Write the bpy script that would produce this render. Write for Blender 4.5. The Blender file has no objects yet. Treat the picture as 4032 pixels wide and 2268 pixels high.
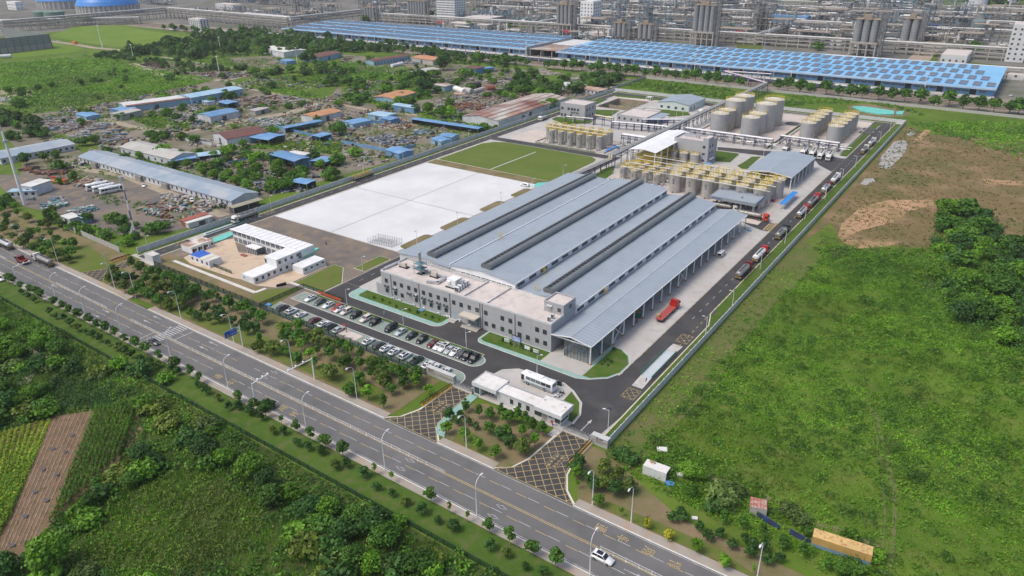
import bpy,bmesh,math,random
import numpy as np
from mathutils import Vector,Matrix
from mathutils.geometry import tessellate_polygon
random.seed(7);RNG=np.random.default_rng(7)
SC=bpy.context.scene;COL=SC.collection;PI=math.pi;R=math.radians
# -- camera, sky, sun, exposure
HC=113.0
YAW,PITCH,ROLL,FPX=-0.618018583210276,0.4481789676445597,0.011273076279412386,2866.58
_cy,_sy=math.cos(YAW),math.sin(YAW)
_f=np.array([_sy*math.cos(PITCH),_cy*math.cos(PITCH),-math.sin(PITCH)])
_r=np.array([_cy,-_sy,0.0]);_d=np.cross(_f,_r)
_cr,_sr=math.cos(ROLL),math.sin(ROLL)
RC=np.array([_cr*_r+_sr*_d,-_sr*_r+_cr*_d,_f])
cam=bpy.data.cameras.new('camera');co=bpy.data.objects.new('camera',cam);COL.objects.link(co)
cam.sensor_width=36;cam.sensor_fit='HORIZONTAL';cam.lens=FPX/4032*36
cam.clip_start=1;cam.clip_end=8000
_m=Matrix(((RC[0][0],-RC[1][0],-RC[2][0],0),(RC[0][1],-RC[1][1],-RC[2][1],0),(RC[0][2],-RC[1][2],-RC[2][2],HC),(0,0,0,1)))
co.matrix_world=_m;SC.camera=co
HAZE=.00007;SUN_EL,SUN_AZ=58.0,215.0
w=bpy.data.worlds.new('World');SC.world=w;w.use_nodes=True
nt=w.node_tree;sky=nt.nodes.new('ShaderNodeTexSky');sky.sky_type='NISHITA';sky.sun_disc=False
sky.sun_elevation=R(SUN_EL);sky.sun_rotation=R(SUN_AZ);sky.air_density=1.0;sky.dust_density=4.0;sky.ozone_density=1.0
nt.links.new(sky.outputs[0],nt.nodes['Background'].inputs[0]);nt.nodes['Background'].inputs[1].default_value=0.15
sl=bpy.data.lights.new('sun','SUN');sl.energy=1.5;sl.angle=R(24);sl.color=(1.0,0.93,0.82)
so=bpy.data.objects.new('sun',sl);COL.objects.link(so)
_sv=Vector((math.sin(R(SUN_AZ))*math.cos(R(SUN_EL)),math.cos(R(SUN_AZ))*math.cos(R(SUN_EL)),math.sin(R(SUN_EL))))
so.rotation_euler=_sv.to_track_quat('Z','Y').to_euler();so.location=(0,0,300)
SC.view_settings.view_transform='Standard';SC.view_settings.look='None'
SC.view_settings.exposure=0.36;SC.view_settings.gamma=1.0;SC.view_settings.use_curve_mapping=False
SC.cycles.max_bounces=5;SC.cycles.diffuse_bounces=3;SC.cycles.glossy_bounces=2;SC.cycles.transmission_bounces=3
SC.cycles.transparent_max_bounces=8;SC.cycles.use_denoising=True;SC.cycles.volume_bounces=0
SC.cycles.caustics_reflective=False;SC.cycles.caustics_refractive=False
# -- survey sheets: measured picture points -> points on the ground
SH=dict(s=(0,0,1),a=(0,0,.52174),b=(1344,0,.52174),c=(2688,0,.52174),d=(0,756,.52174),e=(1344,756,.52174),h=(2688,756,.52174),i=(0,1512,.52174),j=(1344,1512,.52174),k=(2688,1512,.52174),m=(1450,900,.31056),n=(2100,1150,.23465),o=(2200,600,.31056),p=(2800,300,.34938),q=(450,750,.34938),r=(1700,1400,.31056),F=(0,0,1.56522),t=(2150,330,.31056),u=(0,0,.27195),v=(650,0,.31056),w=(1400,0,.31056),x=(2150,0,.31056),y=(2900,0,.23328),z=(3400,0,.24572))
def ray(k,x,y):
 ox,oy,s=SH[k]
 return RC.T@np.array([ox+x*s-2016,oy+y*s-1134,FPX])
def G(k,x,y,z=0.0):
 D=ray(k,x,y);t=(z-HC)/D[2]
 return(float(D[0]*t),float(D[1]*t))
def GP(k,pts,z=0.0):return[G(k,a,b,z)for a,b in pts]
def HZ(b,k,x,y):
 """height of the point seen at (k,x,y) straight above ground point b"""
 D=ray(k,x,y);h=math.hypot(b[0],b[1])
 return HC+D[2]*(D[0]*b[0]+D[1]*b[1])/(D[0]**2+D[1]**2)
 # -- object helpers
def tag(o,label=None,cat=None,group=None,kind=None):
 if label:o['label']=label
 if cat:o['category']=cat
 if group:o['group']=group
 if kind:o['kind']=kind
 return o
def thing(name,label,cat,loc=(0,0,0),rz=0.0,group=None,scale=None):
 o=bpy.data.objects.new(name,None);COL.objects.link(o);o.empty_display_size=.5
 o.location=(loc[0],loc[1],loc[2]if len(loc)>2 else 0);o.rotation_euler=(0,0,rz)
 if scale:o.scale=scale
 return tag(o,label,cat,group)
class MB:
 def __init__(s):s.V=[];s.F=[];s.M=[];s.S=[]
 def add(s,V,F,m=0,sm=False):
  n=len(s.V);s.V+=[tuple(map(float,v))for v in V]
  for f in F:s.F.append(tuple(i+n for i in f));s.M.append(m);s.S.append(sm)
  return s
 def box(s,x0,y0,z0,x1,y1,z1,m=0):
  return s.add([(x0,y0,z0),(x1,y0,z0),(x1,y1,z0),(x0,y1,z0),(x0,y0,z1),(x1,y0,z1),(x1,y1,z1),(x0,y1,z1)],[(0,3,2,1),(4,5,6,7),(0,1,5,4),(1,2,6,5),(2,3,7,6),(3,0,4,7)],m)
 def obx(s,cx,cy,z0,lx,ly,h,rz=0,m=0):
  c,d=math.cos(rz),math.sin(rz);P=[]
  for z in(z0,z0+h):
   for a,b in((-.5,-.5),(.5,-.5),(.5,.5),(-.5,.5)):
    P.append((cx+a*lx*c-b*ly*d,cy+a*lx*d+b*ly*c,z))
  return s.add(P,[(0,3,2,1),(4,5,6,7),(0,1,5,4),(1,2,6,5),(2,3,7,6),(3,0,4,7)],m)
 def cyl(s,x,y,z0,z1,r,r2=None,n=12,m=0,cap=True,mt=None):
  r2=r if r2 is None else r2;V=[]
  for z,q in((z0,r),(z1,r2)):
   for i in range(n):V.append((x+q*math.cos(2*PI*i/n),y+q*math.sin(2*PI*i/n),z))
  s.add(V,[(i,(i+1)%n,n+(i+1)%n,n+i)for i in range(n)],m,True)
  if cap:
   s.add(V[n:],[tuple(range(n))],m if mt is None else mt);s.add(V[:n],[tuple(reversed(range(n)))],m)
  return s
 def tube(s,pts,r,n=6,m=0,cap=True):
  P=[Vector(p)for p in pts];rings=[]
  for i,p in enumerate(P):
   t=(P[min(i+1,len(P)-1)]-P[max(i-1,0)]).normalized()
   a=t.cross(Vector((0,0,1)));
   if a.length<1e-3:a=Vector((1,0,0))
   a.normalize();b=a.cross(t)
   q=r[i]if isinstance(r,(list,tuple))else r
   rings.append([p+q*(math.cos(2*PI*k/n)*a+math.sin(2*PI*k/n)*b)for k in range(n)])
  V=[v for g in rings for v in g];F=[]
  for i in range(len(P)-1):
   for k in range(n):F.append((i*n+k,(i+1)*n+k,(i+1)*n+(k+1)%n,i*n+(k+1)%n))
  s.add(V,F,m,True)
  if cap:s.add(rings[0],[tuple(range(n))],m);s.add(rings[-1],[tuple(reversed(range(n)))],m)
  return s
 def bar(s,p,q,w=.15,h=None,m=0):
  h=h or w;p,q=Vector(p),Vector(q);t=(q-p).normalized()
  a=t.cross(Vector((0,0,1)))
  if a.length<1e-3:a=Vector((1,0,0))
  a.normalize();b=a.cross(t);V=[]
  for e in(p,q):
   for i,j in((-.5,-.5),(.5,-.5),(.5,.5),(-.5,.5)):V.append(e+a*w*i+b*h*j)
  return s.add(V,[(0,1,2,3),(7,6,5,4),(0,4,5,1),(1,5,6,2),(2,6,7,3),(3,7,4,0)],m)
 def quad(s,P,m=0):return s.add(P,[tuple(range(len(P)))],m)
 def prism(s,poly,z0,z1,m=0,mt=None):
  n=len(poly);V=[(p[0],p[1],z0)for p in poly]+[(p[0],p[1],z1)for p in poly]
  s.add(V,[(i,(i+1)%n,n+(i+1)%n,n+i)for i in range(n)],m)
  s.add(V[n:],[tuple(t)for t in tessellate_polygon([[Vector(v)for v in V[n:]]])],m if mt is None else mt)
  return s
 def sheet(s,pts,z=0.0,m=0):
  V=[Vector((p[0],p[1],z))for p in pts];F=[]
  for t in tessellate_polygon([V]):
   a,b,c=(V[i]for i in t)
   F.append(tuple(t)if(b-a).cross(c-a).z>0 else tuple(reversed(t)))
  return s.add(V,F,m)
 def gable(s,x0,y0,x1,y1,ze,zr,axis='y',m=0,th=.18,ridge=.5):
  """two pitched slabs over the rectangle; ridge runs along axis"""
  P=(lambda a,b,z:(a,b,z))if axis=='y' else(lambda a,b,z:(b,a,z))
  a0,a1,b0,b1=(x0,x1,y0,y1)if axis=='y' else(y0,y1,x0,x1)
  c=a0+(a1-a0)*ridge
  V=[P(a,b,z)for b in(b0,b1)for a,z in((a0,ze),(c,zr),(a1,ze),(a1,ze-th),(c,zr-th),(a0,ze-th))]
  F=[(0,1,7,6),(1,2,8,7),(2,3,9,8),(3,4,10,9),(4,5,11,10),(5,0,6,11),(0,5,4,1),(1,4,3,2),(6,7,10,11),(7,8,9,10)]
  return s.add(V,F,m)
 def wall4(s,x0,y0,x1,y1,z0,ze,zr=None,axis='y',m=0,t=.25,ridge=.5):
  """four walls (gable ends raised to zr) as a closed solid"""
  if zr is None:return s.box(x0,y0,z0,x1,y1,ze,m)
  P=(lambda a,b,z:(a,b,z))if axis=='y' else(lambda a,b,z:(b,a,z))
  a0,a1,b0,b1=(x0,x1,y0,y1)if axis=='y' else(y0,y1,x0,x1)
  c=a0+(a1-a0)*ridge
  V=[P(a,b,z)for b in(b0,b1)for a,z in((a0,z0),(a1,z0),(a1,ze),(c,zr),(a0,ze))]
  return s.add(V,[(0,1,2,3,4),(9,8,7,6,5),(1,6,7,2),(2,7,8,3),(3,8,9,4),(4,9,5,0)],m)
 def mesh(s,name,mats):
  me=bpy.data.meshes.new(name);me.from_pydata(s.V,[],s.F)
  for m in(mats if isinstance(mats,(list,tuple))else[mats]):me.materials.append(m)
  me.polygons.foreach_set('material_index',s.M);me.polygons.foreach_set('use_smooth',s.S);me.update()
  return me
def link(name,me,parent=None,loc=None,rz=0.0):
 o=bpy.data.objects.new(name,me);COL.objects.link(o)
 if parent is not None:o.parent=parent
 if loc is not None:o.location=(loc[0],loc[1],loc[2]if len(loc)>2 else 0)
 if rz:o.rotation_euler=(0,0,rz)
 return o
def ob(name,mb,mats,parent=None,loc=None,rz=0.0):
 me=mb.mesh(name,mats)
 bm=bmesh.new();bm.from_mesh(me);bmesh.ops.recalc_face_normals(bm,faces=bm.faces);bm.to_mesh(me);bm.free()
 return link(name,me,parent,loc,rz)
def obs(name,mb,mats,parent=None,loc=None,rz=0.0):
 return link(name,mb.mesh(name,mats),parent,loc,rz)
KIDS={}
def dup(root,loc=None,rz=None,label=None,group=None,parent=None,scale=None):
 r=root.copy();COL.objects.link(r)
 if parent is not None:r.parent=parent
 if loc is not None:r.location=(loc[0],loc[1],loc[2]if len(loc)>2 else 0)
 if rz is not None:r.rotation_euler=(0,0,rz)
 if scale is not None:r.scale=scale
 if label:r['label']=label
 if group:r['group']=group
 for c in root.children:dup(c,parent=r)
 return r
def npmesh(name,V,F,mats,smooth=False):
 me=bpy.data.meshes.new(name);V=np.asarray(V,np.float32);F=np.asarray(F,np.int32)
 n,k=F.shape
 me.vertices.add(len(V));me.vertices.foreach_set('co',V.ravel())
 me.loops.add(n*k);me.loops.foreach_set('vertex_index',F.ravel())
 me.polygons.add(n);me.polygons.foreach_set('loop_start',np.arange(0,n*k,k,dtype=np.int32));
 for m in(mats if isinstance(mats,(list,tuple))else[mats]):me.materials.append(m)
 me.update(calc_edges=True);me.validate()
 return me
ORD=['first','second','third','fourth','fifth','sixth','seventh','eighth','ninth','tenth','eleventh','twelfth','thirteenth','fourteenth','fifteenth','sixteenth','seventeenth','eighteenth','nineteenth','twentieth']
def nth(i):
 if i<20:return ORD[i]
 T={2:'twenty',3:'thirty',4:'forty',5:'fifty'};t,u=divmod(i+1,10)
 return(T[t]+'-'+ORD[u-1])if u else{2:'twentieth',3:'thirtieth',4:'fortieth',5:'fiftieth'}[t]
 # -- materials
MATS={}
def M(name,c=(.5,.5,.5),r=.7,metal=0.0,c2=None,sc=.3,det=4,bump=0.0,bsc=None,rnd=0.0,c3=None,sc3=3.0,f3=.35,spec=.4,alpha=1,stripe=None,lo=.38,hi=.62):
 """noise blend of c and c2, a finer noise towards c3, per-object random brightness rnd; stripe=(axis, period, depth, duty) ribs as bump+tone"""
 if name in MATS:return MATS[name]
 m=bpy.data.materials.new(name);m.use_nodes=True;t=m.node_tree;N=t.nodes;L=t.links
 b=N['Principled BSDF'];b.inputs['Roughness'].default_value=r;b.inputs['Metallic'].default_value=metal
 b.inputs['Specular IOR Level'].default_value=spec
 if c2 is None:c2=tuple(v*.86 for v in c)
 tc=N.new('ShaderNodeTexCoord');co_=tc.outputs['Object']
 n1=N.new('ShaderNodeTexNoise');n1.inputs['Scale'].default_value=sc;n1.inputs['Detail'].default_value=det;n1.inputs['Roughness'].default_value=.62
 L.new(co_,n1.inputs['Vector'])
 rp=N.new('ShaderNodeValToRGB');rp.color_ramp.elements[0].position=lo;rp.color_ramp.elements[1].position=hi
 rp.color_ramp.elements[0].color=(*c,1);rp.color_ramp.elements[1].color=(*c2,1);L.new(n1.outputs['Fac'],rp.inputs[0])
 out=rp.outputs[0]
 if c3 is not None:
  n3=N.new('ShaderNodeTexNoise');n3.inputs['Scale'].default_value=sc3;n3.inputs['Detail'].default_value=3
  L.new(co_,n3.inputs['Vector']);r3=N.new('ShaderNodeMapRange');r3.inputs[1].default_value=.5;r3.inputs[2].default_value=.7;r3.inputs[4].default_value=f3*2
  L.new(n3.outputs['Fac'],r3.inputs[0]);mx=N.new('ShaderNodeMix');mx.data_type='RGBA'
  L.new(r3.outputs[0],mx.inputs['Factor']);L.new(out,mx.inputs['A']);mx.inputs['B'].default_value=(*c3,1);out=mx.outputs['Result']
 if stripe:
  ax,per,dep,duty=stripe
  sx=N.new('ShaderNodeSeparateXYZ');L.new(co_,sx.inputs[0]);md=N.new('ShaderNodeMath');md.operation='PINGPONG'
  L.new(sx.outputs[ax],md.inputs[0]);md.inputs[1].default_value=per/2
  gt=N.new('ShaderNodeMapRange');gt.inputs[1].default_value=per/2*duty*.6;gt.inputs[2].default_value=per/2*duty;L.new(md.outputs[0],gt.inputs[0])
  gt.inputs[3].default_value=1-dep;gt.inputs[4].default_value=1
  mm=N.new('ShaderNodeMix');mm.data_type='RGBA';mm.blend_type='MULTIPLY';mm.inputs['Factor'].default_value=1
  L.new(out,mm.inputs['A']);L.new(gt.outputs[0],mm.inputs['B']);out=mm.outputs['Result']
 if rnd:
  oi=N.new('ShaderNodeObjectInfo');mr=N.new('ShaderNodeMapRange');mr.inputs[3].default_value=1-rnd;mr.inputs[4].default_value=1+rnd
  L.new(oi.outputs['Random'],mr.inputs[0]);mm=N.new('ShaderNodeMix');mm.data_type='RGBA';mm.blend_type='MULTIPLY';mm.inputs['Factor'].default_value=1
  L.new(out,mm.inputs['A']);L.new(mr.outputs[0],mm.inputs['B']);out=mm.outputs['Result']
 L.new(out,b.inputs['Base Color'])
 if bump:
  nb=N.new('ShaderNodeTexNoise');nb.inputs['Scale'].default_value=bsc or sc*6;nb.inputs['Detail'].default_value=3;L.new(co_,nb.inputs['Vector'])
  bp=N.new('ShaderNodeBump');bp.inputs['Strength'].default_value=bump;bp.inputs['Distance'].default_value=.3;L.new(nb.outputs['Fac'],bp.inputs['Height']);L.new(bp.outputs[0],b.inputs['Normal'])
 MATS[name]=m;return m
def P(name,c,r=.5,**k):return M(name,c,r,**k)
def leafmat(name,ca,cb,cc=None,rnd=.22,trans=.25):
 m=bpy.data.materials.new(name);m.use_nodes=True;t=m.node_tree;N=t.nodes;L=t.links
 b=N['Principled BSDF'];b.inputs['Roughness'].default_value=.55;b.inputs['Specular IOR Level'].default_value=.25
 ge=N.new('ShaderNodeNewGeometry');rp=N.new('ShaderNodeValToRGB');E=rp.color_ramp.elements
 E[0].color=(*ca,1);E[1].color=(*cb,1);L.new(ge.outputs['Random Per Island'],rp.inputs[0])
 if cc:e=E.new(.88);e.color=(*cb,1);E[2].color=(*cc,1)
 oi=N.new('ShaderNodeObjectInfo');mr=N.new('ShaderNodeMapRange');mr.inputs[3].default_value=1-rnd;mr.inputs[4].default_value=1+rnd;L.new(oi.outputs['Random'],mr.inputs[0])
 n=N.new('ShaderNodeTexNoise');n.inputs['Scale'].default_value=.09;n.inputs['Detail'].default_value=4;L.new(ge.outputs['Position'],n.inputs['Vector'])
 m2=N.new('ShaderNodeMapRange');m2.inputs[1].default_value=.35;m2.inputs[2].default_value=.65;m2.inputs[3].default_value=.78;m2.inputs[4].default_value=1.3;L.new(n.outputs['Fac'],m2.inputs[0])
 mu=N.new('ShaderNodeMath');mu.operation='MULTIPLY';L.new(mr.outputs[0],mu.inputs[0]);L.new(m2.outputs[0],mu.inputs[1])
 mm=N.new('ShaderNodeMix');mm.data_type='RGBA';mm.blend_type='MULTIPLY';mm.inputs['Factor'].default_value=1
 L.new(rp.outputs[0],mm.inputs['A']);L.new(mu.outputs[0],mm.inputs['B']);L.new(mm.outputs['Result'],b.inputs['Base Color'])
 if trans:
  tr=N.new('ShaderNodeBsdfTranslucent');L.new(mm.outputs['Result'],tr.inputs[0]);mx=N.new('ShaderNodeMixShader');mx.inputs[0].default_value=trans
  L.new(b.outputs[0],mx.inputs[1]);L.new(tr.outputs[0],mx.inputs[2]);L.new(mx.outputs[0],N['Material Output'].inputs[0])
 MATS[name]=m;return m
def glassmat(name,c=(.03,.04,.05),r=.08):
 return M(name,c,r,c2=tuple(v*1.5 for v in c),sc=.4,spec=.8)
m_white=M('white_paint',(.74,.75,.76),.45,c2=(.66,.67,.68),sc=.25)
m_offwhite=M('offwhite_paint',(.62,.62,.6),.6,c2=(.52,.52,.5),sc=.2)
m_grey=M('grey_render',(.36,.365,.38),.75,c2=(.33,.335,.35),sc=.15,c3=(.28,.28,.29),sc3=1.2,f3=.15)
m_lgrey=M('light_grey_wall',(.56,.57,.58),.7,c2=(.5,.51,.52),sc=.2)
m_dkgrey=M('dark_grey_metal',(.09,.1,.11),.5,c2=(.07,.075,.08))
m_black=M('black_rubber',(.02,.02,.022),.8)
m_glass=glassmat('window_glass')
m_glassb=M('blue_green_glass',(.1,.15,.16),.06,c2=(.14,.19,.2),sc=.3,spec=.8)
m_galv=M('galvanised_steel',(.42,.43,.44),.4,.55,c2=(.34,.35,.36),sc=.5)
m_alu=M('aluminium_jacket',(.62,.63,.64),.35,.6,c2=(.5,.51,.52),sc=.6)
m_white_post=M('white_post',(.72,.73,.74),.4)
m_navy=M('navy_steel',(.03,.045,.12),.5)
m_yellow=M('yellow_rail',(.62,.46,.05),.5)
m_blue=M('blue_sheet',(.06,.22,.5),.45,c2=(.08,.26,.52),sc=.3,rnd=.12)
m_rust=M('rusty_steel',(.16,.07,.04),.8,c2=(.24,.11,.06),sc=.6,c3=(.08,.04,.03),sc3=2,rnd=.2)
m_red=M('red_paint',(.42,.03,.03),.4,rnd=.1)
m_green=M('green_paint',(.03,.2,.1),.5)
m_teal=M('teal_net',(.1,.42,.36),.7,c2=(.16,.5,.42),sc=.8)
m_mark_w=M('white_marking',(.46,.46,.46),.7,c2=(.24,.24,.24),sc=1.1,lo=.4,hi=.7)
m_mark_y=M('yellow_marking',(.44,.33,.15),.7,c2=(.27,.22,.14),sc=1.1,lo=.4,hi=.7)
m_conc=M('concrete',(.42,.41,.39),.85,c2=(.36,.35,.33),sc=.12,c3=(.3,.29,.28),sc3=.6,f3=.2)
m_kerb=M('kerb_stone',(.62,.61,.58),.85,c2=(.54,.52,.48),sc=.8)
m_trunk=M('bark',(.14,.11,.08),.9,c2=(.2,.17,.13),sc=2)
# -- ground, roads, pavements
def groundmat(name,a,b,c,s1,s2,s3=2.0,dry=None):
 return M(name,a,.95,c2=b,sc=s1,det=7,c3=c,sc3=s2,f3=.4,bump=.5,bsc=s3,spec=.1)
g_base=groundmat('weed_ground',(.065,.12,.015),(.105,.17,.022),(.12,.15,.035),.03,.16)
g_under=groundmat('undergrowth_soil',(.035,.065,.013),(.06,.095,.02),(.075,.07,.03),.08,.5)
g_lawn=groundmat('mown_lawn',(.05,.1,.014),(.075,.128,.022),(.11,.115,.045),.1,.4)
g_lawn2=groundmat('pale_lawn',(.095,.135,.025),(.12,.15,.035),(.14,.125,.05),.08,.4)
g_soil=groundmat('bare_brown_soil',(.22,.165,.1),(.15,.135,.065),(.09,.115,.03),.07,.12)
g_brown=groundmat('dry_field',(.18,.125,.065),(.12,.11,.045),(.27,.18,.11),.03,.05)
g_dirt=groundmat('yard_dirt',(.22,.19,.155),(.14,.13,.09),(.07,.1,.03),.05,.045)
g_gravel=groundmat('dark_gravel',(.13,.12,.115),(.19,.16,.13),(.25,.19,.13),.06,.2)
g_sand=groundmat('sandy_yard',(.52,.41,.3),(.47,.38,.29),(.4,.31,.22),.06,.3)
g_plant=groundmat('works_ground',(.19,.18,.165),(.13,.125,.115),(.08,.1,.045),.012,.03)
g_rail=M('rail_ballast',(.25,.21,.165),.95,c2=(.2,.165,.13),sc=.1,c3=(.13,.11,.085),sc3=.5)
g_road=M('road_asphalt',(.14,.138,.137),.85,c2=(.115,.114,.114),sc=.05,c3=(.09,.09,.09),sc3=.12,f3=.35,bump=.15,bsc=6)
g_asph=M('fresh_asphalt',(.04,.039,.04),.8,c2=(.05,.049,.05),sc=.08,c3=(.085,.082,.078),sc3=.12,f3=.3,bump=.15,bsc=6)
g_conc=M('yard_concrete',(.44,.425,.405),.85,c2=(.38,.365,.345),sc=.05,c3=(.33,.31,.29),sc3=.3,f3=.35)
g_pink=M('tank_yard_concrete',(.52,.455,.405),.85,c2=(.46,.4,.355),sc=.06,c3=(.4,.34,.3),sc3=.3,f3=.3)
g_slab=M('white_concrete_slab',(.6,.605,.61),.8,c2=(.53,.535,.54),sc=.04,c3=(.5,.505,.51),sc3=.05,f3=.35)
g_teal=M('green_paving',(.2,.36,.32),.8,c2=(.28,.4,.36),sc=.9,c3=(.16,.3,.27),sc3=2.5)
g_park=M('parking_pavers',(.19,.26,.23),.85,c2=(.25,.29,.265),sc=.5,c3=(.14,.18,.155),sc3=1.5)
g_pave=M('pavement_slabs',(.33,.29,.25),.9,c2=(.27,.255,.23),sc=.2,c3=(.36,.24,.15),sc3=.4,f3=.4)
g_track=groundmat('track_dirt',(.36,.3,.235),(.3,.26,.2),(.2,.18,.12),.05,.3)
LZ=.032;ZN=[0]
BASIN=(-262.0,-237.0,479.0,514.0,4.5)
BHOLE=[(BASIN[0]-.2,BASIN[2]-.2),(BASIN[0]-.2,BASIN[3]+.2),(BASIN[1]+.2,BASIN[3]+.2),(BASIN[1]+.2,BASIN[2]-.2)]
def zone(name,pts,mat,lay,label,kind='structure',z=None,hole=None):
 ZN[0]+=1;z=(lay*LZ+.0016*(ZN[0]%18)if lay else 0)if z is None else z
 if hole:
  a=[Vector((p[0],p[1],z))for p in pts];h_=[Vector((p[0],p[1],z))for p in hole];V=a+h_
  T=[]
  for t in tessellate_polygon([a,h_]):
   p,q,r=(V[i]for i in t);T.append(tuple(t)if(q-p).cross(r-p).z>0 else tuple(reversed(t)))
  mb=MB().add(V,T)
 else:mb=MB().sheet(pts,z)
 o=obs(name,mb,mat);tag(o,label,None,None,kind);return o
def rect(x0,y0,x1,y1):return[(x0,y0),(x1,y0),(x1,y1),(x0,y1)]
def rrect(x0,y0,x1,y1,r,corners=(1,1,1,1),n=6):
 P_=[]
 for(cx,cy,a0),k in zip(((x0+r,y0+r,PI),(x1-r,y0+r,1.5*PI),(x1-r,y1-r,0),(x0+r,y1-r,.5*PI)),corners):
  if k:
   for i in range(n+1):a=a0+i*PI/2/n;P_.append((cx+r*math.cos(a),cy+r*math.sin(a)))
  else:P_.append({PI:(x0,y0),1.5*PI:(x1,y0),0:(x1,y1),.5*PI:(x0,y1)}[a0])
 return P_
def kerb(name,pts,label,w=.42,h=.14,closed=True,mat=None,z0=0):
 mb=MB();n=len(pts)
 for i in range(n if closed else n-1):
  a,b=pts[i],pts[(i+1)%n];L=math.hypot(b[0]-a[0],b[1]-a[1])
  if L<.02:continue
  mb.obx((a[0]+b[0])/2,(a[1]+b[1])/2,z0,L+w*.5,w,h-.002*(i%2),math.atan2(b[1]-a[1],b[0]-a[0]))
 return tag(ob(name,mb,mat or m_kerb),label,None,None,'structure')
def lawn(name,pts,label,lay=3,mat=None,kb=True):
 o=zone(name,pts,mat or g_lawn,lay,label)
 if kb:kerb('kerb',pts,'pale kerb around the '+label)
 return o
zone('ground',rect(-3200,-300,900,5000),g_base,0,'green weedy ground stretching across the whole district',hole=BHOLE)
zone('works_ground',rect(-2600,668,200,1480),g_plant,1,'grey paved ground of the chemical works beyond the railway')
zone('works_ground',[(-2600,440),(-1155,440),(-1155,668),(-2600,668)],g_plant,1,'grey ground around the blue domed stores')
zone('rail_bed',[(-1150,612),(200,612),(200,667.5),(-1150,667.5)],g_rail,1,'brown ballast railway bed in front of the blue warehouses')
zone('scrapyard_ground',[(-300,150),(-284,330),(-284,598),(-760,560),(-760,250),(-480,178),(-420,150)],g_dirt,1,'pale dirt and gravel ground of the scrapyards')
zone('yard_gravel',GP('F',[(300,455),(650,520),(560,560),(330,600),(150,540),(60,520),(0,470),(0,440),(120,440)]),g_gravel,2,'dark gravel yard around the parked coaches and crane')
zone('brown_field',[G('F',2350,340),G('F',2576,355),(40,500),(30,215),G('F',2576,700),G('F',2480,640),G('F',2180,610),G('F',2110,600),G('F',2090,560),(-63.5,280),(-63.5,535)],g_brown,1,'dry brown field beyond the perimeter wall')
for i,(pp,nm)in enumerate([(GP('c',[(1470,1260),(1500,1180),(1560,1110),(1600,1065),(1680,1060),(1700,1100),(1660,1180),(1600,1230),(1560,1280)]),'largest'),(GP('c',[(1340,1390),(1370,1350),(1440,1345),(1450,1370),(1380,1400)]),'second'),(GP('c',[(1690,1010),(1740,990),(1760,1010),(1700,1030)]),'far')]):
 zone('stony_patch',pp,M('pale_gravel',(.36,.35,.34),.9,c2=(.28,.27,.26),sc=.3,c3=(.16,.13,.08),sc3=.5),3,nm+' pale gravelly bare patch beside the perimeter wall')
for i,pp in enumerate([GP('h',[(1170,330),(1200,240),(1350,110),(1560,60),(1900,60),(1930,90),(1700,150),(1620,220),(1350,290),(1200,360)]),GP('h',[(1180,360),(1420,370),(1640,380),(1560,410),(1300,430)]),GP('c',[(1740,1060),(1830,980),(1880,980),(1800,1060)]),GP('c',[(2260,1350),(2576,1370),(2576,1400),(2300,1390)])]):
 zone('bare_earth',pp,groundmat('orange_earth',(.42,.26,.16),(.3,.2,.11),(.16,.13,.05),.05,.12),2,['broad orange bare patch in the dry field','thin orange strip where the dry field meets the green','orange scrape beside the gravel patch','far orange streak at the right of the dry field'][i])
zone('puddle',GP('h',[(515,905),(560,850),(620,845),(650,890),(600,945),(540,930)]),M('puddle_water',(.09,.09,.085),.12,c2=(.14,.13,.12),sc=.5),3,'grey puddle in the weeds beside the perimeter wall')
zone('wall_strip',[(-64.2,128),(-56,126),(-53,170),(-55,230),(-50,275),(-64.2,300)],groundmat('weedy_strip',(.085,.125,.025),(.13,.125,.05),(.07,.115,.02),.1,.3),3,'patchy weedy strip along the outside of the right wall')
def strip(name,pts,wd,mat,lay,label,kind='structure'):
 L_,R_=[],[]
 for i,p in enumerate(pts):
  a=pts[max(i-1,0)];b=pts[min(i+1,len(pts)-1)];t=math.atan2(b[1]-a[1],b[0]-a[0]);q=wd[i]if isinstance(wd,list)else wd
  L_.append((p[0]-math.sin(t)*q/2,p[1]+math.cos(t)*q/2));R_.append((p[0]+math.sin(t)*q/2,p[1]-math.cos(t)*q/2))
 return zone(name,R_+L_[::-1],mat,lay,label,kind)
strip('dirt_track',GP('a',[(400,1230),(700,1290),(950,1330),(1100,1390),(1250,1449)])+GP('q',[(900,170),(1250,290)]),5.5,g_track,3,'sandy lane in front of the long blue roofed row of sheds')
strip('dirt_track',GP('a',[(880,1110),(1050,1060),(1300,1010),(1600,960),(1900,900),(2200,850),(2400,770),(2576,745)]),[6,6,7,7,7,9,8,7],g_track,3,'pale lane crossing between the scrap plots')
strip('dirt_track',GP('a',[(480,810),(740,890),(1010,960),(1200,1000),(1330,1020)]),6,g_track,3,'pale lane running past the grey roofed long shed')
strip('dirt_track',GP('a',[(1720,620),(1900,670),(2130,720),(2380,775)]),6,g_track,3,'straight lane behind the light blue shed')
strip('dirt_track',GP('b',[(560,850),(640,830),(800,790),(960,735),(1130,690),(1280,660)]),[6,7,7,7,6,5],g_track,3,'sandy lane beside the rubbish heaps and big pipes')
strip('dirt_track',GP('b',[(0,790),(200,830),(400,860),(610,870)]),5,g_track,3,'lane running below the bright blue hut')
strip('dirt_track',GP('a',[(1000,480),(1200,560),(1450,590),(1700,610),(1900,560),(2100,540)]),[8,9,10,9,7,6],g_track,3,'lane curling around the rusty pipe stacks')
strip('dirt_track',GP('a',[(1220,430),(1520,480),(1860,530)]),4,g_track,3,'narrow lane through the scrubby trees')
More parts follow.
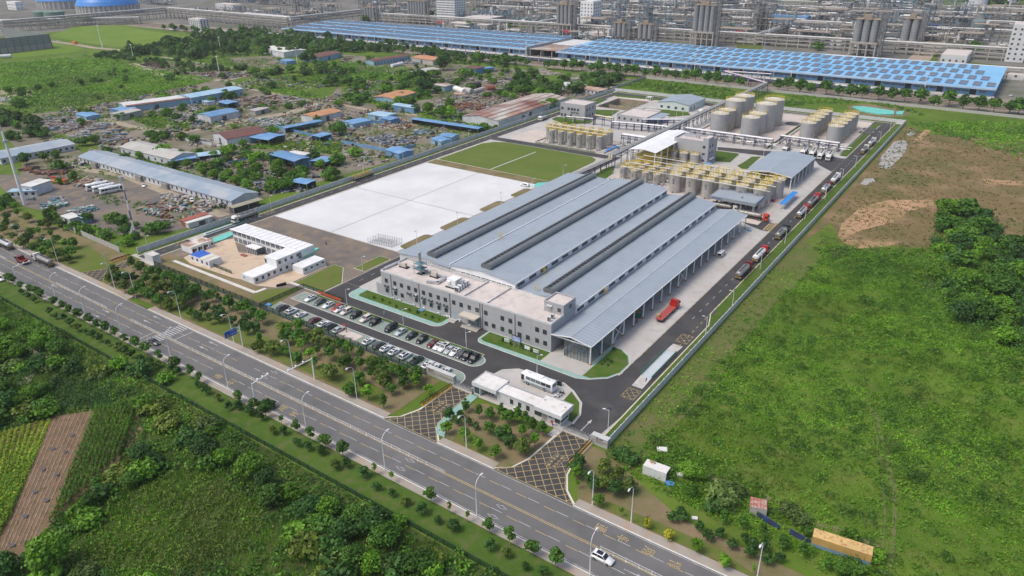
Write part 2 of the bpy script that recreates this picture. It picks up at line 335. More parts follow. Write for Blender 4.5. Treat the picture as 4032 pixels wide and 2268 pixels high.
strip('dirt_track',GP('a',[(370,310),(560,335),(700,360),(960,385)]),9,g_track,3,'pale road beside the louvred windbreak wall')
zone('bare_yard',GP('b',[(100,490),(400,490),(700,480),(720,520),(480,560),(160,530)]),g_dirt,3,'bare yard in front of the brown roofed hall')
zone('bare_yard',GP('a',[(1700,440),(2100,420),(2210,500),(2100,560),(1970,560)]),g_dirt,3,'bare yard behind the white roofed hall')
zone('green_field',GP('a',[(370,270),(560,200),(850,190),(1450,280),(1300,330),(1050,370),(780,340),(560,310)]),groundmat('bright_meadow',(.11,.19,.02),(.14,.21,.03),(.1,.15,.03),.02,.08),2,'bright green meadow in front of the pipe racks')
zone('green_field',GP('a',[(380,320),(640,360),(560,395),(100,440),(0,450),(0,420),(390,350)]),groundmat('bright_meadow',(.11,.19,.02),(.14,.21,.03),(.1,.15,.03),.02,.08),2,'bright green strip beside the louvred windbreak wall')
zone('soil_mound',GP('a',[(0,660),(150,655),(280,690),(240,740),(130,790),(0,790)]),g_track,2,'bare tan ground in the weeds at the picture edge')
zone('earth_bank',GP('p',[(1520,340),(1700,310),(1950,330),(2140,370),(2250,420),(2160,460),(1930,460),(1600,420)]),g_soil,2,'brown earth bank behind the far perimeter wall')
#  main road
road=zone('main_road',rect(-700,93.8,90,108.4),g_road,2,'wide grey public road along the front of the works')
for nm,y0,y1,lb in(('pavement',91.7,93.6,'near pavement of pinkish slabs along the main road'),('pavement',108.6,110.9,'far pavement of pinkish slabs along the main road')):
 for a,b in([(-700,90)]if y0<100 else[(-700,-242.5),(-229.5,-118.5),(-100.5,-83),(-61.2,90)]):
  zone(nm,rect(a,y0,b,y1),g_pave,5,lb if a in(-700,)else lb+(' between the two hatched entrances' if a==-100.5 else ' beside the tree grove' if a<-200 else ' at the right of the entrances' if a>-80 else ' in front of the tree grove'))
kerb('kerb',[(-700,93.7),(90,93.7)],'near kerb of the main road',closed=False)
for a,b,s in((-700,-242.5,'left of the small gate'),(-229.5,-118.5,'in front of the grove'),(-100.5,-83,'between the two entrances'),(-61.2,90,'right of the entrances')):
 kerb('kerb',[(a,108.5),(b,108.5)],'far kerb of the main road '+s,closed=False)
MZ=3*LZ+.02
def mark(name,pts,mat=None,parent=None,z=MZ):
 return obs(name,MB().sheet(pts,z),mat or m_mark_w,parent)
qw=MB().sheet(rect(-1.5,-.08,1.5,.08),0).mesh('dash',[m_mark_w]);qy=MB().sheet(rect(-1.5,-.09,1.5,.09),0).mesh('dash',[m_mark_y])
for yy,me,off in((104.6,qy,0),(97.5,qy,2.5),(104.75,qw,3.2),(97.65,qw,5.6)):
 x=-430+off
 while x<60:
  if not(-176<x<-167):link('lane_dash',me,road,(x,yy,MZ))
  x+=7.45
for yy in(100.45,100.85):mark('centre_line',rect(-700,yy-.09,90,yy+.09),m_mark_y,road)
for yy in(94.25,107.95):mark('edge_line',rect(-700,yy-.07,90,yy+.07),m_mark_w,road)
for i in range(15):
 mark('zebra_stripe',rect(-210.2,94.6+i*.9,-205.4,95.05+i*.9),m_mark_w,road)
for a,b in(((-212.6,100.6),(-212.3,94.3)),((-202.6,101.0),(-202.4,107.9))):mark('stop_line',[(a[0]-.15,a[1]),(a[0]+.15,a[1]),(b[0]+.15,b[1]),(b[0]-.15,b[1])],m_mark_w,road)
def arrow(x,y,d,s=1.0,parent=None,z=MZ):
 p=[(-2.4,-.1),(.4,-.1),(.4,-.45),(2.4,0),(.4,.45),(.4,.1),(-2.4,.1)]
 return mark('arrow_marking',[(x+d*s*a,y+s*b)for a,b in p],m_mark_w,parent or road,z)
for k,x,y,d in(('d',800,900,1),('d',725,935,1),('d',1185,950,-1),('d',1110,980,-1),('d',1610,1145,-1),('d',1535,1180,-1),('d',410,710,-1)):
 a=G(k,x,y);arrow(a[0],a[1],d)
a=G('j',2215,1440);arrow(a[0],a[1],1)
for k,x,y in(('d',2070,1362),('d',1995,1402),('j',518,580),('j',448,642),('j',1210,932),('j',1145,1003)):
 a=G(k,x,y);o=MB()
 for s0,s1 in(((-1.6,0),(0,.55)),((0,.55),(1.6,0)),((1.6,0),(0,-.55)),((0,-.55),(-1.6,0))):
  o.add([(s0[0],s0[1],0),(s1[0],s1[1],0),(s1[0]*.82,s1[1]*.7,0),(s0[0]*.82,s0[1]*.7,0)],[(3,2,1,0)])
 obs('diamond_marking',o,m_mark_w,road,(a[0],a[1],MZ))
CH={'dao':[((.1,.9),(.25,.75)),((.05,.55),(.25,.55)),((.25,.55),(.15,.2)),((.05,.05),(1,.05)),((.35,.85),(1,.85)),((.5,.98),(.6,.86)),((.85,.98),(.75,.86)),((.45,.7),(.45,.2)),((.9,.7),(.9,.2)),((.45,.7),(.9,.7)),((.45,.52),(.9,.52)),((.45,.36),(.9,.36)),((.45,.2),(.9,.2))],'che':[((.2,.85),(.8,.85)),((.45,1),(.2,.5)),((.2,.5),(.85,.5)),((.05,.28),(.95,.28)),((.52,.7),(.52,0))],'yong':[((.18,.92),(.18,.25)),((.18,.25),(.02,0)),((.18,.92),(.88,.92)),((.88,.92),(.88,0)),((.18,.65),(.88,.65)),((.18,.38),(.88,.38)),((.53,.92),(.53,.02))],'zhuan':[((.02,.85),(.42,.85)),((.28,1),(.08,.5)),((.05,.5),(.42,.5)),((.26,.7),(.26,0)),((.5,.85),(.98,.85)),((.45,.6),(1,.6)),((.75,1),(.6,.4)),((.6,.4),(.92,.4)),((.92,.4),(.68,.12)),((.6,.2),(.9,0))],'xiao':[((.08,.9),(.2,.78)),((.03,.62),(.15,.52)),((.03,.05),(.2,.38)),((.62,1),(.62,.65)),((.4,.9),(.48,.74)),((.86,.92),(.76,.74)),((.38,.62),(.38,0)),((.9,.62),(.9,0)),((.38,.62),(.9,.62)),((.38,.42),(.9,.42)),((.38,.24),(.9,.24))],'fang':[((.1,.95),(.1,0)),((.1,.92),(.32,.92)),((.32,.92),(.2,.6)),((.2,.6),(.34,.35)),((.66,1),(.72,.85)),((.42,.76),(1,.76)),((.62,.76),(.42,.05)),((.58,.5),(.9,.5)),((.9,.5),(.82,.05)),((.82,.05),(.7,.1))],'jin':[((.02,.8),(.46,.8)),((.24,1),(.24,.52)),((.22,.78),(.04,.55)),((.54,.8),(.98,.8)),((.76,1),(.76,.52)),((.2,.42),(.8,.42)),((.05,.26),(.95,.26)),((.5,.26),(.5,0)),((.3,.2),(.15,.03)),((.7,.2),(.85,.03))],'zhi':[((.55,1),(.55,.05)),((.55,.55),(.9,.55)),((.22,.65),(.22,.05)),((.03,.05),(.97,.05))],'zhan':[((.5,1),(.5,.48)),((.5,.76),(.92,.76)),((.15,.48),(.15,0)),((.85,.48),(.85,0)),((.15,.48),(.85,.48)),((.15,.04),(.85,.04))]}
def glyph(mb,ch,org,ux,uy,th,z,n=(0,0,1)):
 """draw the strokes of ch: org corner, ux/uy the 3-D width and height vectors"""
 org,ux,uy=Vector(org),Vector(ux),Vector(uy)
 for a,b in CH[ch]:
  A=org+ux*a[0]+uy*a[1];B=org+ux*b[0]+uy*b[1];t=(B-A).normalized();s=Vector(n).cross(t)*th/2
  mb.add([A-s,B-s,B+s,A+s],[(0,1,2,3)])
def road_text(chars,spots,ux,uy,th,parent,z,mat):
 for ch,(x,y)in zip(chars,spots):
  mb=MB();glyph(mb,ch,(x,y,z),(*ux,0),(*uy,0),th,z);obs('road_character',mb,mat,parent)
sp=[(lambda p:(p[0]-1.2,p[1]+1.1))(G('j',x,y))for x,y in((2510,1365),(2315,1265),(2120,1170),(1960,1090))]
road_text(['zhuan','yong','che','dao'],sp,(0,-2.0),(2.6,0),.22,road,MZ,m_mark_y)
sp=[(lambda p:(p[0]+1.3,p[1]-1.0))(G(k,x,y))for k,x,y in(('d',1645,1395),('d',1740,1440),('i',2130,185),('i',2220,230))]
road_text(['dao','che','yong','zhuan'],sp,(0,2.0),(-2.6,0),.22,road,MZ,m_mark_y)
#  verges
zone('verge_lawn',rect(-420,83.6,70,91.6),g_lawn,2,'mown grass verge with young trees on the near side of the main road')
zone('grove_ground',rect(-420,111,-118,130.4),g_soil,2,'brown earth and thin grass under the roadside grove')
zone('grove_ground',GP('j',[(1160,640),(1350,600),(1480,520),(1640,400),(1400,330),(1100,150),(990,150),(900,230),(800,300),(785,405),(860,440)]),g_soil,2,'brown earth island with trees between the two entrances')
zone('grove_ground',[(-61.5,111),(-66,118),(-68.3,121),(-68.5,129),(-64.5,129),(-40,118),(-5,117),(60,113),(60,111)],g_soil,2,'brown earth with trees right of the truck entrance')
for i,pp in enumerate([[(-232,112),(-190,111.5),(-160,112),(-165,118),(-190,119),(-225,117)],[(-330,112),(-262,111.3),(-262,121),(-300,126),(-330,120)],[(-160,112),(-122,112),(-128,118),(-150,119)],[(-98,111.4),(-86,111.2),(-92,116),(-99,117)],[(-58,111.3),(-20,111.2),(-30,114.5),(-55,114)]]):
 zone('grass_patch',pp,g_lawn2,3,['patchy grass under the grove beside the zebra crossing','grass by the parked tanker at the left bend','patchy grass in front of the car park grove','patchy grass on the island between the entrances','grass strip right of the truck entrance'][i])
strip('near_track',[(-300,70),(-225,72),(-215,62)],3,g_track,2,'earth path beside the vegetable plots')
#  works compound
zone('compound_ground',rect(-280,131,-65,541),g_conc,2,'pale concrete ground inside the works perimeter wall',hole=BHOLE)
zone('compound_asphalt',[(-198,131),(-105,131),(-105,130.9),(-77,130.9),(-68.9,130.9),(-67.7,145),(-67.7,173),(-77.4,173),(-77.4,161.3),(-189.4,161.3),(-189.4,150),(-198,150)],g_asph,3,'fresh dark asphalt around the office front')
zone('internal_road',[(-276.5,132),(-270.2,132),(-270.2,525),(-77.2,525),(-77.2,173),(-67.7,173),(-67.7,205),(-70.3,220),(-70.3,536),(-276.5,536)],g_asph,3,'dark asphalt ring road inside the perimeter wall')
zone('internal_road',rect(-189.4,161.4,-182.6,365.4),g_asph,4,'dark asphalt lane between the white slab and the factory')
zone('internal_road',rect(-270.1,358.6,-189.45,365.4),g_asph,4,'dark asphalt lane between the big lawn and the tank yard')
zone('internal_road',GP('p',[(70,800),(70,835),(600,900),(1180,960),(1215,1005),(1360,1080),(1530,930),(1480,930),(1190,880),(700,850)]),g_asph,4,'dark asphalt lane behind the blue grey canopy')
zone('internal_road',GP('h',[(440,190),(700,240),(640,300),(590,290),(490,250),(430,220)]),g_asph,5,'dark asphalt apron at the end of the loading canopy')
zone('compound_apron',rrect(-86.9,173,-77.45,306,6,(0,0,1,0)),g_conc,4,'pale concrete loading apron beside the factory canopy')
for a,b,s in((-66.9,131,'front'),):zone('wall_verge',rect(-69.9,206,-65.2,536.5),g_lawn,3,'narrow grass strip along the right perimeter wall');zone('wall_verge',[(-67.5,131),(-65.2,131),(-65.2,206),(-69.9,212),(-67.5,204)],g_lawn,4,'grass strip beside the truck weighbridge')
kerb('kerb',[(-67.6,131),(-67.6,204),(-70.1,212),(-70.1,536)],'yellow and white kerb along the right perimeter verge',closed=False,w=.35,mat=M('kerb_cream',(.55,.5,.38),.8))
kerb('kerb',[(-277,133),(-277,536.6),(-70.3,536.6)],'kerb along the left and far perimeter wall',closed=False,mat=M('kerb_cream',(.55,.5,.38),.8))
kerb('kerb',[(-269.8,140),(-269.8,357)],'kerb on the inner side of the left ring road',closed=False,mat=M('kerb_cream',(.55,.5,.38),.8))
zone('wall_verge',rect(-279.7,133,-277.2,537),g_lawn,3,'narrow grass strip along the left perimeter wall')
zone('wall_verge',rect(-277,537,-70,540.7),g_lawn,3,'narrow grass strip along the far perimeter wall')
pad=rrect(-195.5,141.5,-113.6,147.5,2.9,(0,1,1,0));zone('parking_bay',pad,g_park,5,'green paved parking bays in front of the office road');kerb('kerb',pad,'pale kerb round the long parking island')
pad2=rrect(-196.5,131.3,-112.6,137.3,4,(0,0,1,0));zone('parking_bay',pad2,g_park,5,'green paved parking bays along the front fence');kerb('kerb',pad2,'pale kerb round the bays along the fence')
lawn('planting_strip',rect(-190,147.6,-116.5,148.7),'thin planting strip behind the parked cars',6)
for yy0,yy1 in((141.8,147.2),(131.6,137.0)):
 mb=MB();x=-195
 while x<-116:mb.sheet(rect(x-.06,yy0,x+.06,yy1),6*LZ);x+=2.62
 tag(obs('bay_lines',mb,m_mark_y),'yellow bay lines of the '+('long island' if yy0>140 else 'fence side')+' parking',None,None,'structure')
isA=rrect(-181.5,153.9,-138.7,161.2,3.2,(1,1,0,0));zone('island_paving',isA,g_teal,5,'green paved path round the lawn left of the office entrance');kerb('kerb',isA,'pale kerb round the left office lawn')
zone('office_lawn',rrect(-177.8,156,-140.2,160.9,1.5,(1,1,0,0)),g_lawn,6,'bright lawn with small shrubs under the left office wing')
isB=[(-123.7,161.1),(-123.7,156)]+[(-121.2-2.5*math.cos(a),156.4-2.5*math.sin(a))for a in(0.3,.7,1.1,1.5)]+[(-109,153.7),(-87,153.3),(-83.6,154.8),(-79.6,158.2),(-77.7,162.5),(-77.7,168.5),(-80,172.4),(-83.5,174.8),(-86.9,174.8),(-86.9,161.1)]
zone('island_paving',isB,g_teal,5,'green paved path in front of the right office wing');kerb('kerb',isB,'pale kerb round the right office lawn')
zone('office_lawn',[(-123.2,160.9),(-123,156),(-121.5,155.2),(-100.2,155.4),(-100.6,160.9)],g_lawn,6,'lawn with notice boards under the right office wing')
zone('entrance_paving',rect(-100.4,154.9,-86.1,161.3),g_conc,7,'pale concrete forecourt before the glass corner hall')
zone('office_lawn',[(-85.9,155.2),(-83.6,155.4),(-79.9,158.6),(-78.1,162.6),(-78.1,168.3),(-80.3,172),(-83.6,174.3),(-85.9,174.3)],g_lawn,7,'half round lawn at the corner of the canopy')
isG=[(-108.2,131),(-108,138)]+GP('r',[(790,240),(900,185),(1100,175),(1250,215)])+[(-88.4,149.0),(-84.2,147.1),(-79.5,143.4),(-77,138.4),(-76.6,134.1),(-77.4,130.9)]
zone('gatehouse_island',isG,g_conc,5,'concrete island with the gatehouse and the parked bus');kerb('kerb',isG[1:-1],'pale kerb round the gatehouse island',closed=False)
zone('island_lawn',[(-84.5,146.6),(-80,143.2),(-77.4,138.4),(-77.1,134.5),(-80,134.8),(-84,141)],g_lawn,6,'small lawn at the right end of the gatehouse')
zone('camp_ground',rect(-269.5,131.2,-189.8,192.8),g_gravel,3,'gravel and brown earth around the white container offices')
zone('camp_ground',rect(-269,131.3,-199,141),g_soil,4,'weedy brown strip behind the green front fence')
zone('camp_yard',GP('q',[(1250,560),(1350,545),(1400,700),(1700,730),(2380,830),(2400,860),(2000,1040),(1840,1100),(1600,1075),(1450,1010),(1340,990),(1040,890),(860,830),(780,760),(1000,660)]),g_sand,5,'sandy yard in the middle of the container offices')
strip('camp_path',[(-260.5,137.4),(-209.6,137.2)],1.5,M('white_path',(.58,.55,.52),.85),6,'pale concrete path behind the green fence')
strip('camp_path',[(-209.8,137.2),(-209.4,141.5)],1.5,M('white_path',(.58,.55,.52),.85),7,'short end of the pale path by the tyres')
strip('camp_path',GP('q',[(1980,1040),(2340,1165)]),1.3,M('white_path',(.58,.55,.52),.85),6,'pale path beside the lawn left of the car park')
lawn('camp_lawn',[(-204.6,150.6),(-190,150.4),(-190,160),(-200,170),(-204.8,170)],'lawn between the container offices and the office road',6,g_lawn2)
lawn('camp_lawn',[(-208,141.8),(-198.8,149.6),(-196,133.4),(-207,133.4)],'rough lawn behind the car park fence',6,g_lawn2,False)
lawn('camp_lawn',rect(-196,172,-190.5,186),'small lawn beside the road left of the factory',6,g_lawn2)
slab=tag(ob('concrete_slab',MB().prism([(-268.4,193.2),(-193.4,193.2),(-193.4,297),(-268.4,297)],0,.3),g_slab),'huge white concrete slab beside the factory',None,None,'structure')
for pts in(rect(-232.05,193.3,-231.8,296.9),rect(-268.3,242.8,-193.5,243.05)):mark('slab_joint',pts,m_dkgrey,slab,.33)
for r0 in(7.2,8.6,9.4):
 b=MB();c=G('e',440,195,.3)
 for i in range(24):a0,a1=.2+i*.2,.4+i*.2;b.quad([(c[0]+q*math.cos(a),c[1]+q*math.sin(a),.32)for q,a in((r0,a0),(r0+.35,a0),(r0+.35,a1),(r0,a1))])
 obs('tyre_mark',b,M('tyre_scuff',(.55,.555,.56),.9,c2=(.64,.645,.65),sc=.4),slab)
for k,(y0,y1)in enumerate(((197,214),(222,239),(250,266),(275,289))):
 tag(ob('soil_bed',MB().prism(rrect(-196.6,y0,-190.2,y1,2),.1,.36),g_soil),nth(k)+' brown soil bed from the front on the factory side of the white slab',None,None,'structure')
zone('soil_strip',rect(-269,297.1,-190.4,305.5),g_soil,4,'brown bare strip between the white slab and the big lawn')
bl=[(-268.3,306),(-191.2,305.6),(-191.2,349),(-192.5,354),(-197.5,357.9),(-257,358),(-264,355),(-268.3,348)]
lawn('big_lawn',bl,'big square lawn between the slab and the tank yard',5,groundmat('rough_lawn',(.09,.14,.025),(.115,.155,.035),(.13,.13,.05),.05,.3))
strip('lawn_path',[(-231,305.7),(-230,349)],.9,g_conc,6,'thin concrete path dividing the big lawn')
# -- vegetation
l_mid=leafmat('leaf_mid_green',(0.0382,0.107,0.0113),(0.0818,0.192,0.019),(0.117,0.228,0.0284))
l_dark=leafmat('leaf_dark_green',(0.0273,0.0783,0.015),(0.0587,0.146,0.0246))
l_fresh=leafmat('leaf_fresh_green',(0.073,0.184,0.0104),(0.131,0.275,0.019),(0.176,0.305,0.0259))
l_olive=leafmat('leaf_olive',(.075,.125,.018),(.125,.18,.026),(.15,.19,.035))
l_grass=leafmat('grass_blades',(0.0791,0.206,0.00896),(0.142,0.305,0.0143),(0.206,0.33,0.0269))
l_reed=leafmat('reed_blades',(0.0635,0.127,0.0257),(0.117,0.18,0.0405),(0.158,0.211,0.0588))
l_yel=leafmat('yellow_green_crop',(0.195,0.285,0.021),(0.326,0.375,0.0316))
l_gold=leafmat('golden_leaves',(0.465,0.434,0.0263),(0.5,0.5,0.0395))
l_weed=leafmat('yellowish_weed',(.095,.15,.018),(.15,.205,.026),(.17,.205,.045))
l_far=leafmat('leaf_far_green',(0.0395,0.0926,0.0192),(0.079,0.151,0.0298))
l_brown=leafmat('dry_weed',(0.186,0.155,0.0527),(0.295,0.232,0.0926),(0.155,0.186,0.0395))
m_bark2=M('pale_bark',(.26,.22,.17),.9,c2=(.2,.17,.13),sc=2)
def quads(C,N,s,rng,asp=1.0):
 """one leaf quad per centre C facing N"""
 n=len(C);a=np.cross(N,rng.normal(size=(n,3)));a/=np.linalg.norm(a,axis=1,keepdims=True)+1e-9
 b=np.cross(N,a);s=(s*rng.uniform(.65,1.35,n))[:,None];a=a*s*.5;b=b*s*.5*asp
 V=np.stack([C-a-b*.4,C+a*.2-b,C+a+b*.4,C-a*.2+b],1).reshape(-1,3)
 return V,np.arange(4*n).reshape(-1,4)
def crown_mesh(name,mat,Rx,Hh,zb,leaf,n,lobes,seed,top=.5,flat=0.0):
 """leaf quads over the shells of many lobes that fill an egg-shaped crown from height zb to zb+Hh"""
 g=np.random.default_rng(seed);Cs=[];Ns=[]
 u=g.normal(size=(lobes,3));u/=np.linalg.norm(u,axis=1,keepdims=True)
 rad=g.uniform(.35,.8,lobes)**.6
 tz=u[:,2]*rad;wz=np.where(tz>0,1-tz*top,1+tz*.25)
 L=np.stack([u[:,0]*rad*Rx*.86*wz,u[:,1]*rad*Rx*.86*wz,zb+Hh*.5+tz*Hh*.44],1)
 lr=Rx*g.uniform(.2,.44,lobes)*np.clip(1.2-.25*tz,.6,1.4)
 k=g.integers(0,lobes,n);v=g.normal(size=(n,3));v[:,2]=np.abs(v[:,2])*.9-.35*np.abs(g.normal(size=n));v/=np.linalg.norm(v,axis=1,keepdims=True)
 C=L[k]+v*(lr[k]*g.uniform(.75,1.1,n))[:,None]*np.array([1,1,.8-flat])
 C[:,2]=np.maximum(C[:,2],zb*.6)
 N=v+g.normal(size=(n,3))*.55+np.array([0,0,.35]);N/=np.linalg.norm(N,axis=1,keepdims=True)
 V,F=quads(C,N,leaf,g);return npmesh(name,V,F,mat)
def trunk_mesh(h,r,mat,seed,limbs=4,top=1.0):
 g=random.Random(seed);mb=MB();mb.tube([(0,0,-.05),(g.uniform(-.05,.05),g.uniform(-.05,.05),h*.5),(0,0,h)],[r,r*.8,r*.5],6)
 for i in range(limbs):
  a=i*2*PI/limbs+g.random();mb.tube([(0,0,h*(.6+.08*i)),(math.cos(a)*top*.5,math.sin(a)*top*.5,h+top*.4),(math.cos(a)*top*.9,math.sin(a)*top*.9,h+top*1.0)],[r*.5,r*.3,r*.1],5)
 return mb.mesh('trunk',[mat])
PROTO={}
def proto(key,name,mat,Rx,Hh,zb,leaf,n,lobes,tr,th=None,var=3,top=.5,flat=0.,bark=None):
 PROTO[key]=(name,[(crown_mesh('crown',mat,Rx,Hh,zb,leaf,n,lobes,hash(key)%999 if False else sum(map(ord,key))*7+i,top,flat),trunk_mesh(th or zb+Hh*.35,tr,bark or m_trunk,i*3+5,4,Rx*.5))for i in range(var)],zb+Hh)
proto('street','street_tree',l_mid,1.55,3.3,1.5,.42,620,16,.09,bark=m_bark2)
proto('slim','young_tree',l_fresh,.6,2.6,1.3,.3,170,9,.06,bark=m_bark2)
proto('shrub','clipped_shrub',l_dark,1.15,2.0,.75,.34,420,12,.06)
proto('round','grove_tree',l_mid,1.9,3.4,1.2,.45,760,18,.1)
proto('olive','grove_tree',l_olive,1.9,3.0,1.0,.45,720,18,.1)
proto('dark','dark_grove_tree',l_dark,1.7,3.0,.9,.42,680,16,.1)
proto('fresh','grove_tree',l_fresh,1.7,3.4,1.3,.45,640,16,.1)
proto('cone','pointed_tree',l_mid,1.35,4.6,.9,.42,640,18,.09,top=.85)
proto('gold','golden_tree',l_gold,1.1,2.0,.9,.35,300,10,.07)
proto('big','broad_tree',l_mid,4.2,6.5,1.6,.68,1900,34,.22)
proto('bigd','broad_tree',l_dark,4.2,6.0,1.2,.66,1800,34,.22)
proto('bigf','willow_tree',l_fresh,4.0,6.6,1.2,.6,1900,40,.2)
proto('bush','bush',l_mid,2.3,2.6,.15,.5,620,18,.08,th=.8,top=.35)
proto('bushf','bush',l_fresh,2.3,2.6,.15,.5,620,18,.08,th=.8,top=.35)
proto('bushd','bush',l_dark,2.3,2.6,.15,.5,620,18,.08,th=.8,top=.35)
proto('busho','bush',l_weed,2.3,2.2,.1,.5,560,18,.08,th=.8,top=.35)
proto('reed','reed_clump',l_reed,2.4,2.4,.1,.42,900,26,.05,th=.6,top=.2)
proto('tall','tall_tree',l_far,3.6,9.5,1.5,.85,950,30,.2,top=.6)
proto('rail','trackside_tree',l_mid,3.0,6.2,1.6,.8,620,20,.18)
proto('farb','bush',l_far,3.2,3.4,.2,.9,380,18,.1,th=1.0,top=.35)
proto('farf','scrub_tree',l_mid,3.2,5.2,.6,.85,520,20,.14,th=1.5)
NT=[0]
def tree(key,xy,h,label,group=None,wide=1.0):
 name,vs,H0=PROTO[key];i=NT[0]%len(vs);NT[0]+=1;s=h/H0
 o=thing(name,label,'bush' if 'bush' in name or 'shrub' in name else 'reeds' if 'reed' in name else 'tree',(xy[0],xy[1],0),random.uniform(0,6.28),group,(s*wide*random.uniform(.86,1.2),s*wide*random.uniform(.86,1.2),s))
 link('crown',vs[i][0],o);link('trunk' if 'reed' not in name else 'stem',vs[i][1],o);return o
def inpoly(P_,poly):
 x,y=P_[:,0],P_[:,1];r=np.zeros(len(P_),bool);n=len(poly)
 for i in range(n):
  (x0,y0),(x1,y1)=poly[i],poly[(i+1)%n]
  c=(y0>y)!=(y1>y);r^=c&(x<(x1-x0)*(y-y0)/((y1-y0)or 1e-9)+x0)
 return r
def pts_in(poly,dens,seed,holes=()):
 g=np.random.default_rng(seed);a=np.array(poly);lo,hi=a.min(0),a.max(0);n=int((hi-lo).prod()*dens)
 Q=g.uniform(lo,hi,(n,2));Q=Q[inpoly(Q,poly)]
 for hl in holes:Q=Q[~inpoly(Q,hl)]
 return Q
def vnoise(Q,s,seed):
 g=np.random.default_rng(seed);r=np.zeros(len(Q))
 for k in range(6):
  d=g.normal(size=2);d/=np.linalg.norm(d);r+=np.sin(Q@d*s*(.6+k*.35)+g.uniform(0,6.28))/6
 return r
def scatter(name,Q,h,wd,K,leaf,mats,label,seed,blade=False,hv=.5,patch=.12):
 """ground cover: K leaf quads (or upright blades) over each clump point"""
 g=np.random.default_rng(seed);n=len(Q);nz=vnoise(Q,patch,seed+1)
 hh=h*(1+hv*g.uniform(-1,1,n))*(1+.9*nz)
 th=g.uniform(0,6.28,(n,K));rr=np.sqrt(g.uniform(0,1,(n,K)))*wd
 C=np.stack([Q[:,0:1]+rr*np.cos(th),Q[:,1:2]+rr*np.sin(th),hh[:,None]*(1-.75*(rr/wd)**2)*g.uniform(.45,1,(n,K))],-1).reshape(-1,3)
 N=np.stack([rr*np.cos(th)/wd,rr*np.sin(th)/wd,np.full((n,K),.25 if blade else .8)],-1).reshape(-1,3)+g.normal(size=(n*K,3))*(.3 if blade else .45)
 N/=np.linalg.norm(N,axis=1,keepdims=True)
 if blade:
  a=np.cross(N,[0,0,1.]);a/=np.linalg.norm(a,axis=1,keepdims=True)+1e-9
  z=C[:,2:3];b=np.array([0,0,1.])+N*.35;w_=leaf*.5*g.uniform(.6,1.4,(len(C),1));B0=C.copy();B0[:,2]=0
  V=np.stack([B0-a*w_,B0+a*w_,B0+b*z*1.1+a*w_*.25,B0+b*z*1.1-a*w_*.25],1).reshape(-1,3);F=np.arange(4*len(C)).reshape(-1,4)
 else:V,F=quads(C,N,leaf,g)
 mats=mats if isinstance(mats,list)else[mats]
 me=npmesh(name,V,F,mats)
 if len(mats)>1:
  sel=vnoise(np.repeat(Q,K,0),patch*.8,seed+5)+g.normal(size=n*K)*.12
  me.polygons.foreach_set('material_index',np.clip(((sel+.35)/.7*len(mats)).astype(np.int32),0,len(mats)-1))
 return tag(link(name,me),label,None,None,'stuff')
 #  street trees on the near verge
row=GP('d',[(75,690),(125,700),(180,740),(240,775),(300,795),(345,820),(425,865),(485,900),(548,935),(610,968),(680,1010),(745,1045),(815,1072),(880,1100),(960,1150),(1045,1190),(1118,1224),(1240,1275),(1362,1330),(1455,1395),(1540,1435)])
row+=GP('i',[(1825,135),(1920,205),(2025,250),(2140,310),(2245,370),(2365,425),(2470,485)])
row+=GP('j',[(15,550),(262,680),(390,742),(680,895),(825,975),(955,1047),(1115,1127),(1277,1212),(1443,1307),(1612,1392)])
row.sort();rw=[row[0]]
for p_ in row[1:]:
 if p_[0]-rw[-1][0]>2.6:rw.append(p_)
for i,p_ in enumerate(rw):
 k='slim' if(i in(len(rw)-9,len(rw)-8,len(rw)-6,len(rw)-5,len(rw)-14))else 'street'
 tree(k,(p_[0],91.2+.25*math.sin(i*2.1)),random.uniform(4.0,5.3)if k=='street' else 3.9,('slim young street tree, ' if k=='slim' else 'leafy street tree by the near pavement, ')+nth(i)+' from the left end of the kerbside row','street trees along the near pavement')
row=GP('d',[(170,775),(220,805),(265,835),(380,930),(428,960),(487,975),(535,1015),(592,1050),(650,1078),(705,1095),(757,1132),(820,1165),(895,1195),(945,1225),(1000,1252),(1075,1292),(1140,1305),(1200,1325),(1300,1360),(1350,1380)])+GP('i',[(1490,25),(1565,80),(1650,128),(1730,198),(1805,195),(1890,238),(1975,278),(2065,378),(2145,383),(2245,473),(2330,503),(2430,533),(2535,642)])+GP('j',[(45,632),(165,710),(270,803),(385,853),(490,915),(610,987),(730,1052),(850,1112),(1125,1258),(1245,1308),(1390,1405),(1520,1445)])
for i,p_ in enumerate(sorted(row)):
 tree(['shrub','shrub','olive','shrub','dark'][i%5],p_,random.uniform(2.2,3.2),'dark shrub tree on the near verge, '+nth(i)+' from the left by the fence','shrub trees in the verge lawn')
